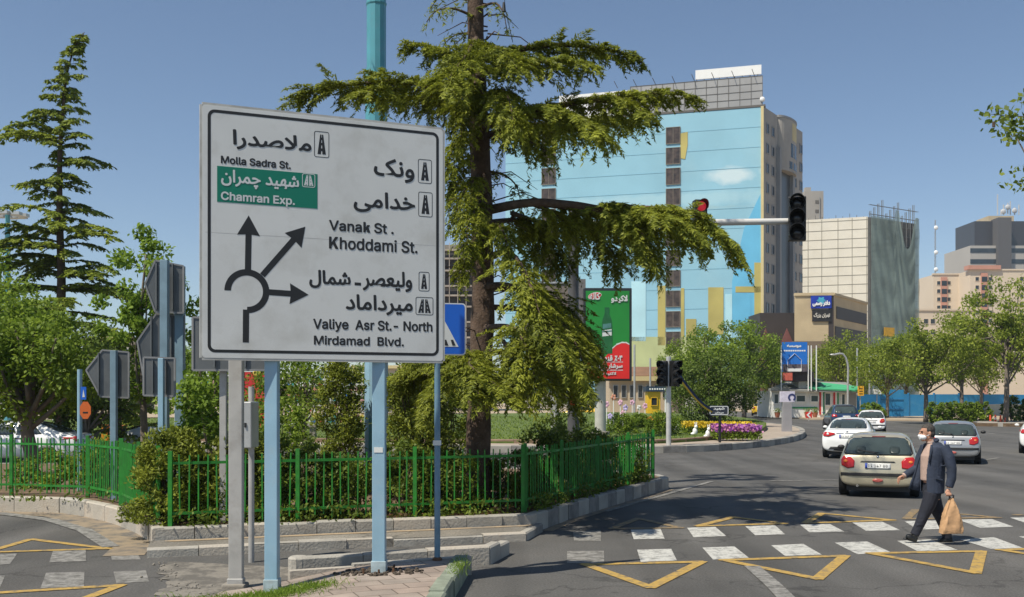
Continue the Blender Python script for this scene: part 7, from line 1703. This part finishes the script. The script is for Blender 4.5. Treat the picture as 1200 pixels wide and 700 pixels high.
        if kind == 'hatch': tl = [(.52, .66), (.66, .64), (.80, .70), (.82, .82), (.76, .90), (.60, .885), (.51, .80)]
        elif kind == 'sedan': tl = [(.40, .86), (.62, .78), (.86, .80), (.87, .90), (.80, .96), (.60, .945), (.42, .91)]
        else: tl = [(.55, .92), (.86, .90), (.88, 1.02), (.80, 1.08), (.58, 1.04)]
        if spec == 'samand': tl = [(.45, .76), (.86, .76), (.86, .96), (.45, .95)]
        f = Wd / 1.78
        lt = patch('tail_light', [(sg * y * (f if kind == 'hatch' else 1) , z) for y, z in tl], M_lred, off=.018, rings=4)
        cy = sum(p[0] for p in tl) / len(tl) * sg; cz = sum(p[1] for p in tl) / len(tl)
        patch('indicator', [(cy + .02 * math.cos(a) * 2.2, cz + (.02 if kind == 'hatch' else -.0) + .022 * math.sin(a) * 1.4) for a in [2 * PI * k / 10 for k in range(10)]], M_lam if kind == 'hatch' else M_lclr, off=.024, parent=lt, rings=2, sub=1)
        for wx in ((.68, 3.12) if kind == 'hatch' else (.95, 3.62) if kind == 'sedan' else (.9, 3.55)):
            Rw = .30 if kind == 'hatch' else .315 if kind == 'sedan' else .36
            patch('wheel_arch', [(wx + (Rw + .05) * math.cos(a), max(.24, Rw + (Rw + .05) * math.sin(a))) for a in [2 * PI * k / 20 for k in range(20)]], M_trim, 'y', .004, None, 2, sg, 1)
            Mx = Matrix.Rotation(PI / 2, 3, 'X'); wy = sg * (w - .10)
            b = MB(); b.lathe([(Rw * .62, -.10), (Rw * .94, -.10), (Rw, -.07), (Rw, .07), (Rw * .94, .10), (Rw * .62, .10)], 24, (wx, wy, Rw), Mx); wh = b.build('wheel', M_tyre, root, smooth='auto')
            b = MB(); b.lathe([(Rw * .64, -.085 * 1), (Rw * .60, -.05), (.06, -.03), (.06, .03), (Rw * .60, .05), (Rw * .64, .085)], 20, (wx, wy, Rw), Mx); b.build('rim', M_rim, wh, smooth='auto')
    # bumper, plate, lettering, trims
    zb = {'hatch': .50, 'sedan': .60, 'suv': .66}[kind]
    if kind == 'hatch':
        patch('bumper_strip', [(-w * .92, .475), (w * .92, .475), (w * .92, .545), (-w * .92, .545)], M_trim, off=.022, rings=4, sub=6)
        pz = .70; patch('hatch_handle', [(-.36, .775), (.36, .775), (.33, .80), (-.33, .80)], M_trim, off=.012, rings=2, sub=3)
        patch('rear_reflector', [(.0 + .11 * math.cos(a), .385 + .04 * math.sin(a)) for a in [2 * PI * k / 12 for k in range(12)]], mat('pink_reflector', (.5, .12, .10), .3), off=.02, rings=2, sub=1)
        patch('wiper', [(-.02, .985), (.05, .96), (.42, 1.03), (.42, 1.045)], M_trim, off=.032, rings=2, sub=3)
        patch('badge', [(.0 + .03 * math.cos(a), .895 + .03 * math.sin(a)) for a in [2 * PI * k / 8 for k in range(8)]], M_chr, off=.01, rings=1, sub=1)
        patch('brake_lamp', [(-.14, 1.31), (.14, 1.31), (.14, 1.325), (-.14, 1.325)], mat('dim_brake_red', (.2, .02, .02), .4), off=.012, rings=2, sub=2)
    elif kind == 'sedan':
        pz = .80; patch('lower_valance', [(-w * .75, .28), (w * .75, .28), (w * .62, .43), (-w * .62, .43)], M_trim, off=.012, rings=3)
        patch('brake_lamp', [(-.12, 1.375), (.12, 1.375), (.12, 1.39), (-.12, 1.39)], M_lred, off=.01, rings=1)
        patch('boot_trim', [(-.36, .895), (.36, .895), (.36, .915), (-.36, .915)], M_chr, off=.012, rings=1)
        patch('badge', [(.05 * math.cos(a), .965 + .025 * math.sin(a)) for a in [2 * PI * k / 8 for k in range(8)]], M_chr, off=.01, rings=1, sub=1)
    else:
        pz = .92; patch('lower_valance', [(-w * .85, .31), (w * .85, .31), (w * .85, .55), (-w * .85, .55)], M_trim, off=.012, rings=3); patch('spoiler', [(-.5, 1.60), (.5, 1.60), (.48, 1.65), (-.48, 1.65)], M_trim, off=.05, rings=1)
    lp = patch('number_plate', [(-.26, pz - .055), (.26, pz - .055), (.26, pz + .055), (-.26, pz + .055)], M_plate, off=.022, rings=3)
    patch('plate_band', [(.26, pz - .055), (.21, pz - .055), (.21, pz + .055), (.26, pz + .055)], M_pblu, off=.026, parent=lp, rings=1)
    h = bvh.ray_cast(Vector((-2, 0, pz)), Vector((1, 0, 0))); xr = h[0].x - .034
    b = MB(); lettering(b, '11 147 88', (xr, .2, pz - .03), (0, -1, 0), (0, 0, 1), (-1, 0, 0), 0, .40, 0, .06, 0, False, .001); b.build('plate_number', M_black, lp, fix=False)
    b = MB(); b.path([(.02, -.42 if kind != 'hatch' else .42, .26), (.4, -.42 if kind != 'hatch' else .42, .26)], .028, 10); b.build('exhaust_pipe', M_chr, root)
    b = MB(); b.box(.18, Lc - .4, -w * .78, w * .78, .14, .26); b.build('underbody', M_trim, root)
    # shapes dimly seen behind the rear glass: seat backs on the inside of the pane
    for y in (.36, -.34): patch('headrest', rrect(y - .11, y + .11, win[0][1] + .015, win[0][1] + .17, .06, 3), M_seat, off=.0225, parent=rw, rings=2, sub=1)
    return root
def paint(name, c, met=.3, rough=.3): return mat(name, c, rough, met, .03, 1.5, coat=.7)
def place(o, px, py, deg):
    g_ = G(px, py); a = R(90 - deg); fwd = Vector((math.cos(a), math.sin(a), 0)); o.location = g_ - fwd * .65; o.rotation_euler = (0, 0, a); return o
gold = car('hatchback_car', 'champagne gold hatchback waiting just beyond the zebra crossing', paint('gold_paint', (.47, .425, .31), .35), 'hatch'); place(gold, 1030, 581, 22)
silv = dup(gold, (0, 0, 0), 0, 1, 'silver-grey hatchback driving beyond the walking man', 'cars on the square'); place(silv, 1117, 543, 24)
def repaint(o, m):
    for c in o.children:
        if c.name.split('.')[0] == 'body': me = c.data.copy(); c.data = me; me.materials.clear(); me.materials.append(m)
repaint(silv, paint('silver_paint', (.31, .32, .33), .4))
w2 = dup(gold, (0, 0, 0), 0, 1, 'small white hatchback behind the dark blue off-roader', 'cars on the square'); place(w2, 1021, 508, 20); repaint(w2, paint('white_paint', (.78, .78, .76), 0))
w1 = car('sedan_car', 'white saloon between the gold hatchback and the off-roader', MATS['white_paint'], 'sedan'); place(w1, 994, 537, 22)
suv = car('suv_car', 'dark blue off-roader turning round the square ahead of the white cars', paint('navy_paint', (.02, .045, .10), .3), 'suv'); place(suv, 990, 505, 9)
taxi = dup(w1, (0, 0, 0), 0, (.9, .95, 1), 'yellow taxi waiting left of the white kiosk', 'cars on the square'); taxi.location = (P(890, 0, 110).x, 110, .13); taxi.rotation_euler = (0, 0, R(76)); repaint(taxi, paint('taxi_yellow', (.72, .45, .02), 0))
tx2 = dup(taxi, (P(708, 0, 92).x, 92, .0), R(170), (.9, .95, 1), 'yellow taxi half hidden behind the advertising column', 'cars on the square')
edge = dup(w1, (0, 0, 0), 0, 1, 'white car with red tail lights cut by the picture edge', 'cars on the square'); place(edge, 1224, 532, 27)
edge['label'] = 'white car beyond the silver hatchback, nearest the street side of the crossing'
lw = dup(w1, (P(30, 0, 33).x + 2, 33, .0), R(182), 1, 'white parked car seen through the left green railing', 'cars on the square')

# ================================================================ walking man
pY = 15.45
def mp(x, y, dy=0.0):     # crop pixel -> world, dy = distance behind his middle plane
    px = 1040 + x / 4.511; py = 490 + y / 4.511; return P(px, py, pY) + Vector((0, dy, 0))
def remesh(mb, voxel, smooth=4, name='m'):
    o = mb.build('tmp', M_black, None, base=(0, 0, 0)); r = o.modifiers.new('r', 'REMESH'); r.mode = 'VOXEL'; r.voxel_size = voxel
    if smooth: s = o.modifiers.new('s', 'SMOOTH'); s.iterations = smooth; s.factor = .5
    bpy.context.view_layer.update(); me = bpy.data.meshes.new_from_object(o.evaluated_get(bpy.context.evaluated_depsgraph_get())); bpy.data.objects.remove(o); me.materials.clear(); me.shade_smooth(); return me
def oval(b, pts, rx, ry_, n=14):
    """tube of oval sections; rx along x, ry along y (depth)"""
    pts = [Vector(p) for p in pts]; k0 = len(b.v); m = len(pts)
    for i, p in enumerate(pts):
        for j in range(n): a = 2 * PI * j / n; b.v.append((p.x + rx[i] * math.cos(a), p.y + ry_[i] * math.sin(a), p.z))
    for i in range(m - 1):
        for j in range(n): a = k0 + i * n + j; c = k0 + i * n + (j + 1) % n; b.f.append((a, c, c + n, a + n)); b.m.append(0)
    b.f.append(tuple(k0 + j for j in range(n))); b.m.append(0); e = k0 + (m - 1) * n; b.f.append(tuple(e + j for j in range(n))); b.m.append(0)
man_base = Vector((P(1090, 0, pY).x, pY, 0))
man = thing('person', 'grey-haired man in a navy jacket and white mask walking across with a paper bag', 'person', man_base)
M_skin = mat('skin', (.46, .24, .155), .55, 0, .1, 12); M_hair = mat('grey_hair', (.055, .048, .042), .8, 0, .5, 40); M_navy = mat('navy_jacket', (.026, .036, .062), .85, 0, .2, 9, .35, 35)
M_trs = mat('dark_trousers', (.014, .016, .026), .85, 0, .2, 9, .3, 30); M_shoe = mat('black_shoe', (.010, .010, .010), .4, 0, .2, 10); M_shirt = mat('beige_shirt', (.42, .30, .25), .85, 0, .1, 20); M_mask = mat('white_mask', (.80, .81, .82), .8, 0, .04, 15)
def attach(nm, me, m, par=None):
    par = par or man; me.transform(Matrix.Translation(-man_base)); me.materials.append(m); o = bpy.data.objects.new(nm, me); COL.objects.link(o); o.parent = par; ORG[o] = man_base; return o
# --- body: head, neck, torso, arms, hands with fingers, legs
b = MB()
hc = mp(208, 78)
b.ell(hc + Vector((.012, 0, .025)), (.098, .076, .105), 16, 12); b.ell(hc + Vector((-.035, 0, -.05)), (.062, .058, .075), 14, 10)     # cranium, face
b.ell(hc + Vector((-.052, 0, -.098)), (.04, .04, .032), 10, 8)                                                                         # chin
b.path([hc + Vector((-.088, 0, .022)), hc + Vector((-.112, 0, -.028))], [.010, .019], 8)                                              # nose
b.ell(hc + Vector((-.088, 0, .030)), (.02, .05, .012), 8, 6)                                                                           # brow
b.ell(hc + Vector((-.095, 0, -.070)), (.014, .028, .012), 8, 6)                                                                        # lips
for sg in (-1, 1): b.ell(hc + Vector((.018, sg * .078, -.012)), (.022, .012, .034), 8, 6)                                              # ears
b.path([hc + Vector((.02, 0, -.04)), mp(232, 130), mp(245, 165)], [.062, .064, .08], 12)
oval(b, [mp(242, 145), mp(240, 190), mp(238, 260), mp(238, 330), mp(236, 395), mp(234, 430)], [.08, .12, .13, .125, .125, .11], [.12, .17, .16, .15, .155, .14])
def leg(h, k, a, heel, toe, dy):
    b.path([mp(*h, dy), mp(*k, dy), mp(*a, dy)], [.088, .06, .036], 12)
leg((226, 410), (182, 512), (136, 612), (150, 635), (85, 624), -.06)
leg((244, 410), (288, 520), (332, 622), (352, 640), (285, 650), .08)
def arm(s, e, w_, r=(.058, .046, .032)): b.path([s, e, w_], r, 10)
sN, eN, wN = mp(272, 152, -.19), mp(303, 262, -.24), mp(288, 362, -.24)
sF, eF, wF = mp(228, 158, .19), mp(188, 270, .22), mp(118, 308, .20)
arm(sN, eN, wN); arm(sF, eF, wF)
# near hand: closed round the bag handles
hN = mp(285, 382, -.24); b.ell(hN, (.038, .026, .045), 10, 8)
for k in range(4):
    p = hN + Vector((-.036 + .022 * k, -.024, -.018)); r = (.0095, .010, .010, .0085)[k]
    b.path([p, p + Vector((.001, -.012, -.026)), p + Vector((.002, .010, -.043)), p + Vector((.002, .030, -.034))], [r, r, r * .95, r * .8], 7)
b.path([hN + Vector((-.030, .0, .008)), hN + Vector((-.046, -.020, -.018)), hN + Vector((-.030, -.034, -.036))], [.012, .011, .009], 7)
# far hand: relaxed, in front of him
hF = mp(98, 322, .20); b.ell(hF + Vector((.015, 0, .005)), (.045, .022, .036), 10, 8, Matrix.Rotation(R(-25), 3, 'Y'))
for k in range(4):
    p = hF + Vector((-.014 + .0 * k, 0, .022 - .020 * k)); l = (.034, .04, .037, .028)[k]; dn = Vector((-.8, 0, -.62 - .12 * k)).normalized(); dn2 = Vector((-.35, -.05, -1)).normalized()
    b.path([p, p + dn * l, p + dn * l + dn2 * l * .8, p + dn * l + dn2 * l * .8 + Vector((.35, -.1, -.8)).normalized() * l * .6], [.0105, .010, .009, .0075], 7)
b.path([hF + Vector((.02, -.015, .025)), hF + Vector((-.01, -.030, .018)), hF + Vector((-.035, -.034, .0))], [.013, .011, .009], 7)
body = attach('body', remesh(b, .0055, 3), M_skin)
# --- eyes, hair, mask
for sg in (-1, 1):
    b = MB(); b.ell(hc + Vector((-.088, sg * .032, .012)), (.010, .014, .008), 8, 6); b.build('eye', mat('eye_dark', (.03, .02, .02), .3), body, smooth=True)
b = MB(); b.ell(hc + Vector((.020, 0, .045)), (.104, .084, .098), 16, 12); b.ell(hc + Vector((.060, 0, -.01)), (.062, .078, .085), 14, 10)
me = remesh(b, .007, 2); bm = bmesh.new(); bm.from_mesh(me); 
bmesh.ops.delete(bm, geom=[v for v in bm.verts if (v.co.x < hc.x - .030 and v.co.z < hc.z + .075) or (v.co.z < hc.z - .078) or (abs(v.co.y - hc.y) > .066 and v.co.z < hc.z + .02 and v.co.x < hc.x + .030)], context='VERTS')
for v in bm.verts: v.co += Vector((rng.normal() * .0016, rng.normal() * .0016, rng.normal() * .0016))
bm.to_mesh(me); bm.free(); attach('hair', me, M_hair, body)
b = MB(); b.ell(hc + Vector((-.052, 0, -.064)), (.058, .064, .050), 14, 10); b.path([hc + Vector((-.095, 0, -.012)), hc + Vector((-.118, 0, -.045)), hc + Vector((-.096, 0, -.10))], [.012, .022, .018], 10); me = remesh(b, .006, 4); attach('face_mask', me, M_mask, man)
b = MB()
for sg in (-1, 1): b.path([hc + Vector((-.03, sg * .068, -.045)), hc + Vector((.0, sg * .081, -.03)), hc + Vector((.025, sg * .086, .0))], .0035, 5)
b.build('ear_loop', M_mask, man)
# --- trousers and shoes
b = MB()
oval(b, [mp(238, 340), mp(236, 390), mp(235, 428)], [.128, .135, .11], [.16, .165, .14])
b.path([mp(225, 395, -.07), mp(206, 458, -.07), mp(180, 515, -.065), mp(158, 568, -.06), mp(134, 616, -.06)], [.115, .105, .082, .072, .066], 14)
b.path([mp(246, 395, .08), mp(266, 470, .08), mp(292, 530, .08), mp(316, 585, .08), mp(330, 640, .08)], [.115, .105, .082, .075, .070], 14)
for k in range(16):
    t = random.random(); s = random.choice((0, 1)); A, B_ = ((215, 430), (140, 605)) if s == 0 else ((256, 440), (326, 630)); c = mp(A[0] + (B_[0] - A[0]) * t, A[1] + (B_[1] - A[1]) * t, -.07 if s == 0 else .08); b.path([c + Vector((-.06, -.045, -.01)), c + Vector((.0, -.075 * (1.1 - .3 * t), .012)), c + Vector((.06, -.045, -.012))], .012, 6)
tr_ = attach('trousers', remesh(b, .009, 5), M_trs)
def shoe(heel, toe, ankle, dy, nm='shoe'):
    b = MB(); h = mp(*heel, dy); t = mp(*toe, dy); a = mp(*ankle, dy); d = (t - h); 
    b.path([h, h + d * .35, h + d * .72, t], [.046, .050, .052, .036], 12); b.path([a, h + d * .12 + Vector((0, 0, .03))], [.055, .048], 10); b.path([h + d * .1 + Vector((0, 0, .02)), h + d * .55 + Vector((0, 0, .022))], [.045, .036], 10)
    o = attach(nm, remesh(b, .008, 3), M_shoe)
    s = MB(); up = Vector((0, 0, 1)); n_ = d.normalized(); dn = Vector((n_.z, 0, -n_.x)); dn = dn if dn.z < 0 else -dn
    s.plate([h + dn * .042 + Vector((.03, -.04, 0)), h + dn * .042 + Vector((.03, .04, 0)), t + dn * .036 + Vector((-.02, .042, 0)), t + dn * .036 + Vector((-.02, -.042, 0))], dn, .014); s.build('sole', M_trim, o)
shoe((146, 640), (92, 622), (134, 612), -.06); 
shoe((352, 648), (290, 652), (334, 628), .08)
# --- shirt front, jacket
b = MB(); oval(b, [mp(234, 128), mp(224, 160), mp(212, 200), mp(208, 260), mp(206, 330)], [.065, .07, .09, .085, .08], [.06, .12, .14, .13, .12]); attach('shirt', remesh(b, .009, 4), M_shirt)
b = MB(); oval(b, [mp(232, 112), mp(230, 134)], [.066, .078], [.062, .072]); attach('shirt_collar', remesh(b, .008, 3), M_shirt)
b = MB()
oval(b, [mp(247, 128), mp(247, 150), mp(242, 190), mp(239, 250), mp(238, 310), mp(237, 360), mp(236, 396)], [.09, .145, .178, .182, .175, .172, .168], [.10, .20, .205, .195, .185, .185, .185], 20)
b.path([sN + Vector((-.005, .03, .01)), mp(292, 205, -.225), eN, mp(302, 315, -.245), wN + Vector((.004, 0, .01))], [.088, .082, .073, .066, .058], 14)
b.path([sF + Vector((0, -.03, .01)), mp(205, 215, .21), eF, mp(150, 292, .21), wF], [.085, .078, .068, .06, .054], 14)
b.path([mp(236, 118, -.07), mp(262, 116, 0), mp(236, 118, .07)], [.03, .034, .03], 8)
# folds
for (p, q_, r) in (((258, 250, -.19), (312, 240, -.29), .014), ((270, 285, -.20), (318, 275, -.28), .013), ((230, 300, -.18), (262, 330, -.185), .012), ((270, 190, -.235), (308, 215, -.28), .014), ((215, 250, -.17), (238, 290, -.18), .010), ((285, 330, -.29), (308, 318, -.29), .011)):
    b.path([mp(*p), mp((p[0] + q_[0]) / 2, (p[1] + q_[1]) / 2 - 4, (p[2] + q_[2]) / 2 - .005), mp(*q_)], [r * .5, r, r * .5], 6)
me = remesh(b, .0085, 5)
# open the front: cut the jacket away along the chest so the shirt shows
bm = bmesh.new(); bm.from_mesh(me); front = {}
def fx(z):   # x of the jacket's near front edge at height z
    zs = [mp(0, y).z for y in (396, 372, 330, 270, 200, 150, 128)]; xs = [mp(x, 0).x for x in (193, 191, 189, 190, 197, 211, 226)]; return np.interp(z, zs[::1], xs) if zs[0] < zs[-1] else np.interp(z, zs[::-1], xs[::-1])
kill = [v for v in bm.verts if v.co.x < fx(v.co.z) and abs(v.co.y - pY) < .185 and v.co.y < pY + .10 and v.co.z > mp(0, 398).z and v.co.z < mp(0, 120).z]
bmesh.ops.delete(bm, geom=kill, context='VERTS'); bm.to_mesh(me); bm.free()
jk = attach('jacket', me, M_navy); sd_ = jk.modifiers.new('s', 'SOLIDIFY'); sd_.thickness = .012; sd_.offset = -1
# far jacket panel swinging forward
b = MB(); vs = []; top = [(206, 140), (196, 180), (176, 230), (160, 290), (140, 340), (128, 378)]; bot = [(228, 132), (214, 190), (204, 240), (198, 300), (196, 350), (196, 392)]
for t_, u_ in zip(top, bot):
    for k in range(6): s = k / 5; vs.append(mp(t_[0] + (u_[0] - t_[0]) * s, t_[1] + (u_[1] - t_[1]) * s, .13 + .02 * math.sin(k * 1.3)))
b.faces(vs, [(i * 6 + k, i * 6 + k + 1, (i + 1) * 6 + k + 1, (i + 1) * 6 + k) for i in range(5) for k in range(5)])
o = b.build('jacket_panel', M_navy, man, smooth=True); sd_ = o.modifiers.new('s', 'SOLIDIFY'); sd_.thickness = .014
b = MB(); b.path([mp(214, 140, -.135), mp(206, 175, -.165), mp(198, 235, -.17)], [.016, .022, .010], 8); b.build('lapel', M_navy, jk, smooth=True)
b = MB(); b.path([wF + Vector((.01, 0, .004)), wF + Vector((-.018, 0, -.012))], [.046, .043], 12); b.build('shirt_cuff', M_shirt, man, smooth=True)
b = MB(); b.path([mp(238, 122, -.10), mp(258, 117, -.06), mp(266, 116, 0), mp(258, 117, .06), mp(240, 122, .10)], [.014, .022, .024, .022, .014], 8); b.build('jacket_collar', M_navy, jk, smooth=True)
b = MB(); b.bar(mp(225, 312, -.196), mp(262, 322, -.2), .012, .022, (0, 0, 1)); b.build('pocket_flap', M_navy, jk)
# --- paper bag hanging from the near hand
bag = thing('paper_bag', 'crumpled light brown carrier bag hanging from the walking man\'s hand', 'bag', mp(300, 598, -.24))
M_bag = mat('kraft_paper', (.50, .30, .155), .8, 0, .14, 8, .5, 14)
nu, nv = 28, 22; vs = []; g = np.random.default_rng(4)
for j in range(nv + 1):
    t = j / nv; y = 598 - t * (598 - 415); xl = np.interp(t, [0, .1, .55, 1], [243, 243, 258, 292]); xr = np.interp(t, [0, .1, .5, 1], [358, 362, 346, 310]); dpt = np.interp(t, [0, .1, .6, 1], [.075, .085, .07, .018])
    c = mp((xl + xr) / 2, y, -.24); hw = (xr - xl) / 2 / 4.511 * pY / F
    for i in range(nu):
        a = 2 * PI * i / nu; ca, sa = math.cos(a), math.sin(a); e = .55; q_ = lambda v: math.copysign(abs(v) ** e, v)
        cr = .006 * math.sin(3 * a + 5 * t) + .005 * math.sin(7 * a - 9 * t) + .0025 * g.normal(); vs.append((c.x + q_(ca) * (hw + cr * .6), c.y + q_(sa) * (dpt + cr * 1.6), c.z + .006 * math.sin(3 * a)))
b = MB(); b.faces(vs, [(j * nu + i, j * nu + (i + 1) % nu, (j + 1) * nu + (i + 1) % nu, (j + 1) * nu + i) for j in range(nv) for i in range(nu)] + [tuple(range(nu))])
b.build('bag_body', M_bag, bag, smooth='auto')
for sg, x0, x1 in ((-1, 296, 276), (1, 306, 296)):
    b = MB(); top = hN + Vector((.006, sg * .012, -.036)); b.path([mp(x0 - 6, 418, -.24 + sg * .02), mp(x0 - 10, 402, -.24 + sg * .02), top, mp(x0 + 12, 402, -.24 + sg * .02), mp(x0 + 10, 418, -.24 + sg * .02)], .008, 6); b.build('handle', mat('bag_handle', (.05, .045, .05), .8), bag, smooth=True)
# ================================================================ city air
hz = bpy.data.materials.new('city_haze'); hz.use_nodes = True; _n = hz.node_tree.nodes; _n.remove(_n['Principled BSDF'])
pv = _n.new('ShaderNodeVolumePrincipled'); pv.inputs['Color'].default_value = (.66, .84, 1.0, 1); pv.inputs['Density'].default_value = .0002; pv.inputs['Anisotropy'].default_value = .2
hz.node_tree.links.new(pv.outputs[0], _n['Material Output'].inputs['Volume'])
b = MB(); b.box(-1510, 1510, -210, 2010, -1, 135); stuff(b.build('haze', hz))
